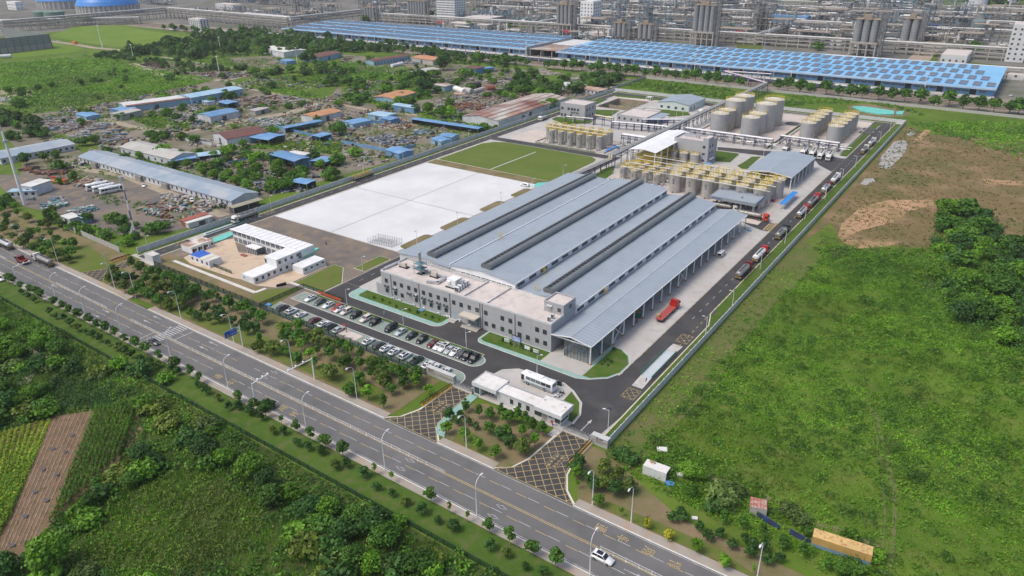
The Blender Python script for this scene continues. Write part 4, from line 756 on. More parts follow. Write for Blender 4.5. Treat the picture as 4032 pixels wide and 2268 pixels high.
win=[(230,655),(338,690),(422,718),(516,750),(603,778),(702,810),(791,838),(890,872),(980,900),(1086,935),(1180,968),(1283,1002),(1381,1033),(1492,1070),(1702,1140),(1803,1172),(1920,1210),(2143,1285),(2240,1322),(242,790),(350,823),(433,850),(613,910),(710,948),(799,975),(899,1010),(990,1040),(1187,1108),(1497,1213),(1592,1245),(1703,1283),(1803,1317),(1920,1355),(2025,1395),(2143,1432)]
for x,y in win:
 c=onY('m',x,y,YF);z=6.35 if c[2]>4.2 else 2.55;window(O,c[0],YF-.07,z,1.35,1.5,'-y')
c=onY('n',200,880,YF);window(O,c[0],YF-.07,2.55,1.35,1.5,'-y')
window(O,-102.2,168.33,10.9,1.2,1.3,'-y');window(O,-100.58,172.3,11.1,1.5,1.3,'+x')
b=MB();b.box(-106.1,168.25,9.25,-105.0,168.34,11.3);part('roof_door',b,m_galv,O);part('door_hood',MB().box(-106.5,167.5,11.6,-104.6,168.35,11.7),m_lgrey,O)
ledge=[(226,715),(333,745),(513,810),(598,835),(697,870),(785,897),(886,932),(976,962)]
for i,(x,y)in enumerate(ledge):
 c=onY('m',x,y,YF-.5);b=MB()
 for zz in(0,.22,.44):b.box(c[0]-.75,YF-.85,4.1+zz,c[0]+.75,YF-.8,4.25+zz);b.box(c[0]-.75,YF-.8,4.1+zz,c[0]-.7,YF-.08,4.25+zz);b.box(c[0]+.7,YF-.8,4.1+zz,c[0]+.75,YF-.08,4.25+zz)
 b.box(c[0]-.75,YF-.8,4.05,c[0]+.75,YF-.08,4.1);part('unit_ledge',b,m_dkgrey,O)
def ac_unit(loc,rz,label,grp,s=1.0):
 t=thing('air_conditioner',label,'air conditioner',loc,rz,grp,(s,s,s))
 ob('casing',MB().box(-.45,-.17,0,.45,.17,.7),m_white,t);ob('fan_grille',MB().cyl(0,0,0,.03,.27,n=14),m_dkgrey,t).matrix_local=Matrix.Translation((-.12,-.17,.35))@Matrix.Rotation(PI/2,4,'X')
 return t
for i,(x,y)in enumerate([(333,735),(598,825),(316,905),(398,938),(576,1000),(700,1005),(890,1070),(988,1102),(1022,1118),(1152,1158)]):
 hi=y<830 and x in(333,598);c=onY('m',x,y,YF-.5)
 ac_unit((c[0],YF-.45,4.1 if hi else .15),0,('white outdoor unit on a ledge of the office front, ' if hi else 'white outdoor unit at the foot of the office wall, ')+nth(i if hi else i-2)+' from the left','outdoor units on the office front')
for x,y0,y1 in((285,600,880),(640,690,1000),(1033,840,1110),(1415,960,1260),(1445,975,1270),(1862,1110,1360)):
 c=onY('m',x,y0,YF);part('downpipe',MB().box(c[0]-.07,YF-.2,.1,c[0]+.07,YF-.06,9.1),m_dkgrey,O)
c=onY('m',1300,1100,YF);ex=onY('m',1340,1190,YF)[0]
part('porch_roof',MB().box(ex-3.9,158.3,3.9,ex+2.8,YF-.06,4.5),M('porch_beige',(.5,.46,.4),.8),O)
b=MB();b.box(ex-2.2,YF-.09,.3,ex+2.2,YF-.06,3.5);part('entrance_door',b,m_glassb,O)
b=MB()
for i in range(6):b.box(ex-2.25+i*.88,YF-.13,.3,ex-2.17+i*.88,YF-.1,3.5)
part('door_frame',b,m_dkgrey,O)
b=MB()
for i in range(3):b.box(ex-3.4,158.4+i*.45,0,ex+3.2,YF-.1,.15*(i+1)-.002*i)
part('entrance_steps',b,M('granite_step',(.4,.37,.34),.8),O)
sx=onY('m',1090,1090,YF)[0];part('side_door',MB().box(sx-.8,YF-.1,.5,sx+.8,YF-.06,3.0),M('pale_blue_door',(.3,.38,.44),.5),O)
b=MB()
for i in range(3):b.box(sx-1.5,YF-2.4+i*.5,0,sx+1.6,YF-.1,.16*(i+1)-.003*i)
part('side_steps',b,m_conc,O)
def gr(k,x,y,z=9.24):return G(k,x,y,z)
p_=gr('m',668,572);zt=HZ(p_,'m',650,290)
s_=thing('chimney_stack','tall shiny exhaust stack on the office roof','chimney',(*p_,9.24))
b=MB();b.box(-1.1,-1.1,0,1.1,1.1,.25);ob('plinth',b,m_black,s_)
b=MB();b.cyl(0,0,.25,zt-9.7,.52,n=14);b.cyl(0,0,zt-9.55,zt-9.2,.8,.1,14);ob('flue',b,m_galv,s_)
b=MB()
for z in(2.2,3.9):
 b.box(-1.7,-1.5,z,1.7,1.5,z+.1)
 for a in((-1.7,-1.5),(1.62,-1.5),(-1.7,1.42),(1.62,1.42)):b.box(a[0],a[1],0 if z<3 else 2.2,a[0]+.1,a[1]+.1,z+1.1)
 b.box(-1.7,-1.5,z+1,1.7,-1.42,z+1.08);b.box(-1.7,1.42,z+1,1.7,1.5,z+1.08)
ob('platform',b,M('teal_steel',(.12,.24,.28),.5),s_)
d_=tag(ob('exhaust_duct',MB().tube([(*gr('m',560,500),10.0),(*gr('m',655,545),10.0)],.4,10).tube([(*gr('m',690,545),10.0),(*gr('m',790,580),10.0)],.4,10),m_galv),'round shiny duct on either side of the stack on the office roof','duct')
b=MB()
for A,B_ in(((210,520),(370,450)),((370,450),(430,480)),((890,610),(985,640)),((985,640),(870,710)),((740,690),(900,705))):b.bar((*gr('m',*A),9.75),(*gr('m',*B_),9.75),.8,.7)
tag(ob('square_duct',b,m_alu),'white square ducts running along the left half of the office roof','duct')
for i,(x,y)in enumerate([(458,490),(845,612)]):
 p_=gr('m',x,y);t=thing('filter_box',['beige fan box left of the stack','beige fan box right of the stack'][i],'fan box',(*p_,9.24));ob('base',MB().box(-1.9,-.9,0,1.9,.9,.2),m_black,t);ob('casing',MB().box(-1.3,-.45,.2,1.0,.45,1.7),M('beige_casing',(.5,.46,.4),.6),t)
p_=gr('m',1085,735);t=thing('air_handler','large white air handling unit on the office roof','air handler',(*p_,9.24));ob('base',MB().box(-2.2,-1.8,0,2.2,2.4,.25),m_black,t);ob('casing',MB().box(-1.8,-1.3,.25,1.8,2.1,3.0),m_white,t);ob('hood',MB().box(-1.5,-1.9,1.7,-.2,-1.3,2.4),m_white,t);ob('outlet_duct',MB().bar((1.8,.6,2.2),(3.6,.9,2.2),1.0,.9),m_galv,t)
for i,(x,y)in enumerate([(1130,800),(1162,775),(1192,752),(1222,730),(1252,712)]):
 p_=gr('m',x,y);t=thing('chiller_unit','white chiller with dark grilles on the office roof, '+nth(i)+' from the front of the row','chiller',(*p_,9.24),0,'row of chillers on the office roof')
 ob('casing',MB().box(-.75,-.4,.15,.75,.4,1.75),m_white,t);ob('grille',MB().box(-.65,-.43,.3,-.05,-.4,1.5).box(.05,-.43,.3,.65,-.4,1.5),m_black,t);ob('base',MB().box(-.8,-.5,0,.8,.5,.15),m_black,t)
for i,(x,y)in enumerate([(265,490),(322,445)]):
 p_=G('n',x,y,9.24);t=thing('condenser',['grey condenser nearer the parapet beside the stair tower','grey condenser behind the other beside the stair tower'][i],'condenser',(*p_,9.24));ob('casing',MB().box(-.5,-.3,0,.5,.3,1.6),m_lgrey,t);ob('grille',MB().box(-.4,-.33,.2,.4,-.3,1.45),m_dkgrey,t)
b=MB();b.box(-170.2,174.2,9.25,-134.5,174.7,9.6);tag(ob('roof_pipe',b,m_alu),'long white pipe run along the back of the office roof','pipe')
# -- tank yards
m_tank=M('grey_tank_shell',(.40,.405,.41),.5,.25,c2=(.36,.365,.37),sc=.25,c3=(.3,.3,.3),sc3=1.0,f3=.2)
m_steel=M('stainless_shell',(.46,.45,.43),.38,.4,c2=(.38,.37,.355),sc=.6,c3=(.5,.49,.47),sc3=1.5,f3=.4)
m_troof=M('pale_tank_roof',(.64,.62,.58),.7,c2=(.52,.5,.46),sc=.6)
m_kick=M('rust_tide',(.34,.2,.12),.9)
def rail_mb(mb,r,z,n=20,h=1.25,t=.15,m=0):
 for q in(h*.5,h):
  P_=[(r*math.cos(2*PI*i/n),r*math.sin(2*PI*i/n))for i in range(n)]
  for i in range(n):mb.bar((*P_[i],z+q),(*P_[(i+1)%n],z+q),t)
 for i in range(0,n,2):mb.bar((r*math.cos(2*PI*i/n),r*math.sin(2*PI*i/n),z),(r*math.cos(2*PI*i/n),r*math.sin(2*PI*i/n),z+h),t)
def emblem_mb(r,z,s):
 mb=MB();y=-r-.06
 for i in range(8):
  a0,a1=PI*(-.1+i*.16),PI*(-.1+(i+1)*.16);mb.bar((s*math.cos(a0),y,z+s*math.sin(a0)),(s*math.cos(a1),y,z+s*math.sin(a1)),.12*s,.05)
 mb.box(-.14*s,y-.02,z-.9*s,.14*s,y+.02,z+.6*s);mb.box(-.14*s,y-.03,z-.95*s,.7*s,y+.01,z-.72*s)
 for i in range(4):mb.box(-.75*s+i*.42*s,y-.02,z-1.75*s,-.45*s+i*.42*s,y+.02,z-1.45*s)
 return mb
def make_tank(r,h,kind,label,group):
 t=thing('storage_tank' if kind=='grey' else 'steel_tank',label,'tank',(0,0,0),0,group)
 n=32 if r>4 else 22
 b=MB().cyl(0,0,.15 if kind=='grey' else .4,h,r,n=n,cap=False)
 sh=ob('shell',b,m_tank if kind=='grey' else m_steel,t)
 ob('base_ring',MB().cyl(0,0,0,.35,r+.12,n=n),m_kick if kind=='grey' else m_conc,t)
 ob('roof',MB().cyl(0,0,h,h+r*.14,r+.05,.3,n=n),m_troof,t)
 b=MB();rail_mb(b,r-.1,h+.05,24 if r>4 else 16);b.cyl(.2*r,.3*r,h+.05,h+.9,.25,n=6);b.cyl(-.4*r,-.2*r,h+.05,h+.7,.25,n=6);ob('railing',b,m_yellow,t)
 if kind=='grey':
  b=MB();k=16
  for i in range(k):
   a=.3+i*.075;b.obx((r+.45)*math.cos(a),(r+.45)*math.sin(a),.5+i*(h-.6)/k,.9,.45,.1,a);
   if i<k-1:b.bar(((r+.9)*math.cos(a),(r+.9)*math.sin(a),1.5+i*(h-.6)/k),((r+.9)*math.cos(a+.075),(r+.9)*math.sin(a+.075),1.5+(i+1)*(h-.6)/k),.08)
  ob('stair',b,m_yellow,t)
 else:
  b=MB();b.box(-.25,-r-.35,.5,.25,-r-.05,.95);ob('manhole',b,m_dkgrey,t)
 return t
gA=make_tank(6.3,16.9,'grey','x','tall grey tanks');gB=make_tank(5.4,12.5,'grey','x','medium grey tanks');gC=make_tank(4.45,10.2,'grey','x','grey tanks in two rows')
uses={}
def place_tank(pr,x,y,label,group):
 k=id(pr);o=pr if k not in uses else dup(pr);uses[k]=1
 o.location=(x,y,0);o['label']=label;o['group']=group;return o
for x,y,lb in((-157.3,474.2,'tall grey tank in the left column, nearer one'),(-157.3,491.7,'tall grey tank in the left column, farther one'),(-137.2,473.6,'tall grey tank in the right column, nearer one'),(-137.2,490.3,'tall grey tank in the right column, farther one')):place_tank(gA,x,y,lb,'tall grey tanks of the tank farm')
for x,y,lb in((-158.4,451.1,'medium grey tank in the left column, front one'),(-158.5,463.3,'medium grey tank in the left column, second one'),(-138.8,450.7,'medium grey tank in the right column, front one'),(-138.7,463.4,'medium grey tank in the right column, second one')):place_tank(gB,x,y,lb,'medium grey tanks of the tank farm')
for x,s in((-107.8,'left'),(-92,'right')):
 for i in range(5):place_tank(gC,x,464.9+9.8*i,nth(i)+' grey tank from the front in the '+s+' row of the right tank yard','grey tanks in two rows')
for i,(x,y)in enumerate([(-123.5,500),(-124,484)]):
 if i==0:tag(ob('tank_foundation',MB().cyl(0,0,0,.5,5,n=28),M('dark_foundation',(.09,.09,.09),.9),None,(-125.6,500,0)),'empty dark round foundation behind the tall grey tanks','tank base')
for i,yy in enumerate((512.5,522)):tag(ob('tank_foundation',MB().cyl(0,0,0,.5,4.2,n=28),M('dark_foundation',(.09,.09,.09),.9),None,(-80.5-.0*i,500+i*10,0)),'empty dark round foundation right of the grey tank rows, '+['nearer','farther'][i]+' one','tank base','empty tank foundations')
sS=make_tank(1.8,8.3,'steel','x','x');ob('emblem',emblem_mb(1.8,6.3,.55),m_black,sS)
sSp=make_tank(1.8,8.3,'steel','x','x')
rows=[(371.3,range(0,5)),(378.1,range(-1,6)),(385.6,range(-1,6))]
for j,(yy,rg)in enumerate(rows):
 for i in rg:place_tank(sS if j==0 else sSp,-233.1+6.43*i,yy,'slim steel tank, '+nth(i-rg[0])+' from the left in the '+['front','middle','back'][j]+' row beside the big lawn','slim steel tanks beside the big lawn')
place_tank(sS,-201.2,372.4,'slim steel tank at the right front corner beside the big lawn','slim steel tanks beside the big lawn')
sR=make_tank(2.9,9.2,'steel','x','x');ob('emblem',emblem_mb(2.9,6.4,.85),m_black,sR)
sRp=make_tank(2.9,9.2,'steel','x','x')
for j,yy in enumerate((325.2,334,341)):
 for i in range(6):place_tank(sR if j==0 else sRp,-132.6+8.18*i,yy,'stout steel tank, '+nth(i)+' from the left in the '+['front','middle','back'][j]+' row behind the factory','stout steel tanks behind the factory')
sQ=make_tank(1.75,6.3,'steel','x','x');ob('emblem',emblem_mb(1.75,4.4,.6),m_black,sQ)
for j,yy in enumerate((328.3,335.8,343)):
 for i in range(3):place_tank(sQ,-156.5+6.2*i,yy,'small steel tank, '+nth(i)+' from the left in the '+['front','middle','back'][j]+' row behind the middle roof','small steel tanks behind the factory')
for i,(x,y)in enumerate([(-164,331),(-160.5,333),(-164.5,338),(-161,340)]):place_tank(sQ,x,y,'small steel tank at the left end beside the dark valves, '+['front left','front right','back left','back right'][i],'small steel tanks behind the factory')
sH=make_tank(2.4,5.6,'steel','x','x')
for j,yy in enumerate((375.6,383.8)):
 for i in range(3):place_tank(sH,-156+6.2*i,yy,'squat steel tank, '+nth(i)+' from the left in the '+['front','back'][j]+' row beside the grey tower building','squat steel tanks under the grey tower building')
place_tank(sR,-91.5,333.5,'stout steel tank at the right end of the middle row','stout steel tanks behind the factory')
place_tank(sRp,-88.8,343.5,'stout steel tank with a yellow stair at the far right corner','stout steel tanks behind the factory')
for pts,lb in((rect(-169.5,432,-121.5,528),'pinkish floor of the left grey tank yard'),(rect(-117.5,440,-82.8,532),'pinkish floor of the right grey tank yard'),(rrect(-262,366.5,-194.5,396,6,(1,0,0,1)),'pinkish floor of the slim tank yard'),(rect(-170,302,-84,349),'pinkish floor of the steel tank yard behind the factory')):
 zone('tank_yard_floor',pts,g_pink,5,lb)
for pts,lb in((rect(-170,431.5,-121,528.5),'low concrete wall round the left grey tank yard'),(rect(-118,439.5,-82.3,532.5),'low concrete wall round the right grey tank yard'),(rect(-242.5,367.4,-195,394),'low concrete wall round the slim tanks')):
 kerb('bund_wall',pts,lb,.35,.9,True,m_conc)
zone('yard_path',rect(-119.8,424,-118.4,530),g_conc,6,'pale path between the two grey tank yards')
for pts,lb in((rect(-121,428,-119.9,529),'grass strip right of the left grey tank yard'),(rect(-81.6,436,-77.8,531),'grass strip right of the right grey tank yard'),(rect(-242,366,-200,367.2),'grass strip before the slim tanks'),(GP('t',[(2150,850),(2455,890),(2330,1000),(2145,985)]),'lawn beside the grey tower building'),(GP('t',[(2430,1040),(2576,960),(2576,1080),(2480,1085)]),'lawn left of the blue grey shed'),(GP('p',[(295,1020),(460,910),(560,910),(400,1050)]),'lawn behind the blue grey shed'),(GP('t',[(620,330),(620,410),(830,410),(930,340)]),'lawn beside the settling basin'),(GP('t',[(70,450),(120,425),(240,420),(600,470),(560,500),(250,520)]),'lawn in front of the three storey grey block'),(GP('t',[(1400,320),(1800,360),(1830,400),(1590,420),(1400,370)]),'lawn in front of the pale green shed'),(GP('t',[(870,140),(1480,190),(1440,215),(880,165)]),'lawn strip behind the settling basin'),(GP('t',[(490,215),(790,195),(640,265),(620,250)]),'lawn left of the settling basin'),(GP('t',[(690,1100),(860,1040),(860,1110),(720,1160)]),'small lawn under the pipe rack'),(GP('o',[(450,280),(600,230),(700,260),(560,360)]),'second small lawn under the pipe rack')):lawn('works_lawn',pts,lb,7,g_lawn,False)
def manifold(name,x0,x1,y0,y1,n,label,seed):
 g=random.Random(seed);mb=MB()
 for i in range(n):
  x,y=g.uniform(x0,x1),g.uniform(y0,y1);k=i%4
  if k==0:mb.tube([(x,y,.3),(x,y,1.4+g.random()),(x+g.uniform(-1,1),y+g.uniform(1,3.5),1.3)],.22,5,0)
  elif k==1:mb.cyl(x,y,0,.9,.3,n=6,m=g.choice((0,1)));mb.box(x-.2,y-.2,.9,x+.2,y+.2,1.2,2)
  elif k==2:mb.tube([(x,y,.7),(x+g.uniform(3,7),y,.7)],.24,5,0)
  else:mb.box(x-.6,y-.35,0,x+.6,y+.35,.9,g.choice((1,2,3)))
 return tag(ob(name,mb,[m_alu,m_dkgrey,m_galv,M('pump_green',(.05,.22,.15),.5)]),label,None,None,'stuff')
manifold('pump_manifold',-168,-124,434,444,160,'small pumps and silver pipework before the left grey tanks',1)
manifold('pump_manifold',-116,-84,444,458,120,'small pumps and silver pipework before the right grey tanks',2)
manifold('pump_manifold',-240,-200,369,388,90,'pipework between the slim steel tanks',3)
manifold('pump_manifold',-158,-88,327,345,120,'pipework between the stout steel tanks',4)
manifold('pump_manifold',-198,-180,372,400,70,'dark pipework under the navy rack',5)
manifold('pump_manifold',-168,-158,318,326,40,'dark valve skid at the left end of the steel tanks',6)
def pipe_rack(label,pts,h,wd,pipes,steel,step=7.0,levels=1,group=None,foot=0.0,bw=.25,lv=1.7):
 t=thing('pipe_rack',label,'pipe rack',(*pts[0],0),0,group);fr=MB();pm=[MB()for _ in pipes]
 for(a,b)in zip(pts[:-1],pts[1:]):
  L=math.hypot(b[0]-a[0],b[1]-a[1]);ux,uy=(b[0]-a[0])/L,(b[1]-a[1])/L;nx,ny=-uy,ux;n=max(1,round(L/step))
  for i in range(n+1):
   cx,cy=a[0]+ux*L*i/n,a[1]+uy*L*i/n;l,r_=(cx+nx*wd/2,cy+ny*wd/2),(cx-nx*wd/2,cy-ny*wd/2)
   for e in(l,r_):fr.bar((*e,foot),(*e,h),bw*1.1)
   for q in range(levels):fr.bar((*l,h-.2-q*lv),(*r_,h-.2-q*lv),bw)
  for q in range(levels):
   for s in(1,-1):fr.bar((a[0]+nx*s*wd/2,a[1]+ny*s*wd/2,h-.25-q*lv),(b[0]+nx*s*wd/2,b[1]+ny*s*wd/2,h-.25-q*lv),bw*.85,bw*1.1)
  for j,(off,rad,mt,q)in enumerate(pipes):
   pm[j].tube([(a[0]+nx*off,a[1]+ny*off,h+rad-.05-q*lv),(b[0]+nx*off,b[1]+ny*off,h+rad-.05-q*lv)],rad,7)
 part('frame',fr,steel,t)
 for j,(off,rad,mt,q)in enumerate(pipes):part('pipe',pm[j],mt,t)
 return t
m_cream=M('cream_pipe',(.55,.5,.36),.5)
P6=[(-1.3,.22,m_cream,0),(-.6,.16,m_alu,0),(.1,.2,m_alu,0),(.8,.14,m_white,0),(1.4,.25,m_cream,0),(-.5,.18,m_white,1),(.6,.18,m_alu,1)]
pipe_rack('low navy pipe rack with cream pipes along the lane behind the factory',[(-181,297),(-179,344)],4.8,3.2,P6[:5],m_navy,6)
pipe_rack('tall navy pipe rack with cream and silver pipes running far back past the white canopy',[(-178,345),(-178,432),(-176.5,600)],7.2,3.6,P6,m_navy,7,2)
tag(ob('pipe_riser',MB().tube([(-179.3,344,4.9),(-179.3,345,7.6)],.5,8).tube([(-178,344,4.9),(-178,345,7.6)],.5,8),m_cream),'cream pipe risers joining the low and tall navy racks','pipe')
pipe_rack('white piped navy rack across the front of the left grey tanks',[(-172,430),(-122,430),(-118,430)],5.6,2.6,[(-.8,.3,m_white,0),(0,.22,m_alu,0),(.8,.3,m_white,0),(0,.2,m_white,1)],m_navy,6,2)
pipe_rack('white piped navy rack across the front of the right grey tanks',[(-117,442),(-84,442)],5.6,2.6,[(-.8,.3,m_white,0),(.1,.22,m_alu,0),(.8,.25,m_white,0)],m_navy,6,2)
pipe_rack('yellow railed pipe rack in front of the three storey grey block',[G('t',250,490),G('t',610,520)],4.0,2.2,[(-.6,.2,m_cream,0),(.2,.2,m_alu,0),(.9,.14,m_yellow,0)],m_navy,6)
pipe_rack('navy portal pipe rack between the two grey blocks',[G('t',610,520),G('t',840,560)],6.5,2.4,[(-.7,.2,m_yellow,0),(.1,.2,m_cream,0),(.8,.2,m_alu,0)],m_navy,6,2)
pipe_rack('navy pipe rack in front of the low grey block',[G('t',830,570),G('t',1210,600),(-177,432)],4.6,2.4,[(-.7,.2,m_white,0),(.1,.22,m_alu,0),(.8,.2,m_white,0)],m_navy,5,2)
pipe_rack('navy truss pipe bridge with white pipes right of the low grey block',[G('t',1210,590),(-178,446)],7.0,2.4,[(-.8,.25,m_white,0),(.7,.25,m_white,0)],m_navy,4,2)
pipe_rack('navy rack with white pipe boxes right of the slim tanks',[(-196,392),(-178,392)],6.2,3.0,[(-1,.35,m_white,0),(0,.3,m_white,0),(1,.35,m_white,0),(0,.3,m_white,1)],m_navy,4,2)
for j,yy in enumerate((321.6,330,338,346)):
 t=pipe_rack('white pipe line with yellow walkway along the '+['front','second','third','back'][j]+' row of steel tanks',[(-160,yy),(-86,yy)],9.5,1.0,[(-.4,.13,m_white,0),(.45,.06,m_yellow,-.5)],M('walkway_yellow',(.42,.33,.07),.6),9,foot=8.6,bw=.09)
for j,yy in enumerate((374.8,382)):pipe_rack('yellow walkway with thin pipes on top of the slim tanks, '+['front','back'][j]+' one',[(-240,yy),(-199,yy)],9.0,1.3,[(-.4,.12,m_yellow,0),(.4,.12,m_alu,0)],m_yellow,7,foot=8.2,bw=.09)
pipe_rack('violet and navy pipe bridge crossing over the far wall to the railway',[(-176.5,600),G('x',2250,1010),G('c',660,625)],7.2,4,[(-1.4,.25,m_cream,0),(-.6,.2,M('violet_pipe',(.2,.08,.25),.5),0),(.2,.2,m_white,0),(1.0,.2,m_white,0),(1.6,.25,M('violet_pipe',(.2,.08,.25),.5),0)],m_navy,8)
# -- buildings inside the works
def flat_block(label,x0,y0,x1,y1,h,wins=(),cat='building',wall=None,name='grey_block',par=.55,roofm=None):
 t=thing(name,label,cat,((x0+x1)/2,(y0+y1)/2,0));wm=wall or m_grey
 part('wall',MB().box(x0,y0,0,x1,y1,h),wm,t);part('roof',MB().box(x0+.25,y0+.25,h,x1-.25,y1-.25,h+.05),roofm or m_flat,t)
 b=MB();b.box(x0-.02,y0-.02,h,x1+.02,y0+.24,h+par);b.box(x0-.02,y1-.24,h,x1+.02,y1+.02,h+par);b.box(x0-.02,y0+.24,h,x0+.24,y1-.24,h+par);b.box(x1-.24,y0+.24,h,x1+.02,y1-.24,h+par);part('parapet',b,wm,t)
 for f,u,z,w_,hh in wins:
  if f=='-y':window(t,x0+u,y0,z,w_,hh,f)
  elif f=='+x':window(t,x1,y0+u,z,w_,hh,f)
  elif f=='-x':window(t,x0,y0+u,z,w_,hh,f)
 return t
t=flat_block('three storey grey block with a white flat roof near the left wall',-265.8,434.2,-246.4,449.6,10.0,[('-y',u,z,1.7,1.7)for u in(1.6,6.6,9.2,11.4,14)for z in(6.8,)]+[('-y',u,2.4,1.6,1.7)for u in(1.2,4,8.6)]+[('+x',u,z,1.6,1.9)for u in(3,7,11)for z in(7,2.6)])
for i,u in enumerate((9.2,11.4,13.6)):part('unit_ledge',MB().box(-265.8+u-.6,433.5,4.4,-265.8+u+.6,434.15,5.2),m_dkgrey,t)
flat_block('low grey block with a pale flat roof behind the navy racks',-228,445.6,-206.3,469,4.2,[('-y',u,2.4,1.5,1.5)for u in(2,6,11,16)]+[('+x',u,2.4,1.5,1.5)for u in(6,12,17)])
flat_block('small lower wing behind the low grey block',-222,469.3,-209,477,3.6,[])
t=thing('lean_to','open lean-to roof on the right side of the low grey block','shelter',(-202.5,459,0));part('roof',MB().prism([(-206.2,449),(-199,449),(-199,468),(-206.2,468)],4.0,4.2),m_roof,t)
for a,c in((-199.3,449.3),(-199.3,458),(-199.3,467.6)):part('post',MB().box(a-.12,c-.12,0,a+.12,c+.12,4),m_white_post,t)
def shed(label,x0,y0,x1,y1,ze,zr,axis='y',wall=None,roof=None,wins=(),name='shed',cat='shed',over=.4,open_=False,extra=None):
 t=thing(name,label,cat,((x0+x1)/2,(y0+y1)/2,0))
 if not open_:part('wall',MB().wall4(x0,y0,x1,y1,0,ze-.1,zr-.1,axis,0),wall or m_lgrey,t)
 part('roof',MB().gable(x0-over,y0-over,x1+over,y1+over,ze,zr,axis),roof or(m_roof if axis=='y' else m_roofx),t)
 for f,u,z,w_,hh in wins:
  if f=='-y':window(t,x0+u,y0,z,w_,hh,f)
  elif f=='+x':window(t,x1,y0+u,z,w_,hh,f)
  elif f=='-x':window(t,x0,y0+u,z,w_,hh,f)
 return t
m_pgreen=M('pale_green_wall',(.55,.62,.6),.6,c2=(.5,.57,.55),sc=.3)
shed('pale green walled shed with a blue grey roof near the far wall',-222,497.6,-198,528,4.9,6.6,'y',m_pgreen,None,[('-y',u,1.9,1.9,1.7)for u in(3.2,8.6,14.2,19.6)]+[('+x',u,2,1.6,1.8)for u in(4,10)],'equipment_shed')
t=thing('settling_basin','sunken concrete settling basin with stained brown walls and green water','basin',(-249,496,0))
bx0,bx1,by0,by1,dp=BASIN
m_basin=M('stained_concrete',(.3,.24,.17),.9,c2=(.2,.16,.11),sc=.25,c3=(.4,.36,.3),sc3=.5)
b=MB();b.box(bx0-.3,by0-.3,-dp,bx0,by1+.3,.45);b.box(bx1,by0-.3,-dp,bx1+.3,by1+.3,.45);b.box(bx0,by0-.3,-dp,bx1,by0,.45);b.box(bx0,by1,-dp,bx1,by1+.3,.45);part('basin_wall',b,m_basin,t)
part('water',MB().box(bx0,by0,-dp,bx1,by1,-dp+.5),M('green_water',(.12,.15,.1),.15,c2=(.16,.18,.12),sc=.2),t)
part('divider',MB().box(bx0,(by0+by1)/2,-dp,bx1,(by0+by1)/2+.25,-1.2),m_basin,t)
zone('basin_apron',[(bx0-8,by1+1),(bx1+8,by1+1),(bx1+8,by1+9),(bx0-4,by1+9)],g_pink,6,'pinkish apron behind the settling basin')
t=thing('small_shelter','little open shelter at the corner of the settling basin','shelter',(*G('t',1310,215),0));ob('roof',MB().box(-2,-2,2.8,2,2,3.0),m_lgrey,t)
for a,c in((-1.8,-1.8),(1.8,-1.8),(1.8,1.8),(-1.8,1.8)):ob('post',MB().box(a-.1,c-.1,0,a+.1,c+.1,2.8),m_white_post,t)
t=thing('white_canopy','tall open canopy with a bright white ridged roof over yellow platforms','canopy',(-162.7,375,0))
part('roof',MB().gable(-170.5,349.5,-155,400,10.4,11.6,'y'),M('bright_white_roof',(.74,.745,.75),.5,c2=(.68,.685,.69),sc=.2,stripe=(1,1.0,.08,.3)),t)
for x in(-170,-155.5):
 for i in range(7):part('column',MB().box(x-.25,350.1+8.1*i-.25,0,x+.25,350.1+8.1*i+.25,10.3),m_white_post,t)
for y0 in(350.1,374.4):b=MB();b.bar((-155.5,y0,.5),(-155.5,y0+8.1,10),.2);b.bar((-155.5,y0+8.1,.5),(-155.5,y0,10),.2);part('brace',b,m_white_post,t)
b=MB()
for z in(3.6,6.6):b.box(-168.5,353,z,-156.5,398,z+.15);b.box(-168.5,353,z+1.1,-156.5,353.1,z+1.2);b.box(-168.5,353,z+.5,-156.5,353.1,z+.6);b.box(-156.6,353,z+1.1,-156.5,398,z+1.2)
for i in range(20):b.box(-168.5+i*.63,353,3.6,-168.43+i*.63,353.1,7.7)
part('platform',b,m_yellow,t)
b=MB();b.box(-168,360,0,-157.5,396,3.2);part('equipment',b,m_dkgrey,t)
t=flat_block('four storey grey tower building beside the white canopy',-157,377.6,-137.2,391,11.8,[('-y',17.5,9.6,1.5,1.5),('-y',17.5,5.8,1.5,1.3),('-y',17.5,2.2,1.5,1.3)]+[('+x',u,z,1.2,1.6)for u in(3,6.5)for z in(9.6,6,3)],'building',m_grey,'tower_building',1.0)
tt=part('stair_head',MB().box(-140.3,377.65,11.8,-137.22,385.5,14.4),m_grey,t);part('stair_roof',MB().box(-140.1,377.9,14.4,-137.4,385.2,14.5),m_flat,t,tt)
part('porch',MB().box(-137.15,379,3.0,-135.4,384,3.25),m_lgrey,t);part('roof_fan',MB().cyl(-146,386,11.85,13.6,.7,n=10),m_galv,t);part('roof_duct',MB().box(-155,386,11.85,-148,388,12.8),m_alu,t)
tag(ob('blue_awning',MB().box(*G('t',2000,1020,2.6),2.5,*(lambda p:(p[0]+2.8,p[1]+5))(G('t',2000,1020,2.6)),2.65),m_blue),'small blue awning at the foot of the grey tower building','awning')
t=shed('open blue grey shed on white columns by the right ring road',-109.2,358.6,-86.7,401,6.5,8.0,'y',None,None,(),'storage_shed','shed',.4,True)
for x in(-108.9,-87):
 for i in range(7):part('column',MB().box(x-.2,359+6.95*i-.2,0,x+.2,359+6.95*i+.2,6.4),m_white_post,t)
part('fascia',MB().bar((-109.5,358.2,6.2),(-98,358.2,7.7),.12,.5).bar((-98,358.2,7.7),(-86.4,358.2,6.2),.12,.5),m_white,t)
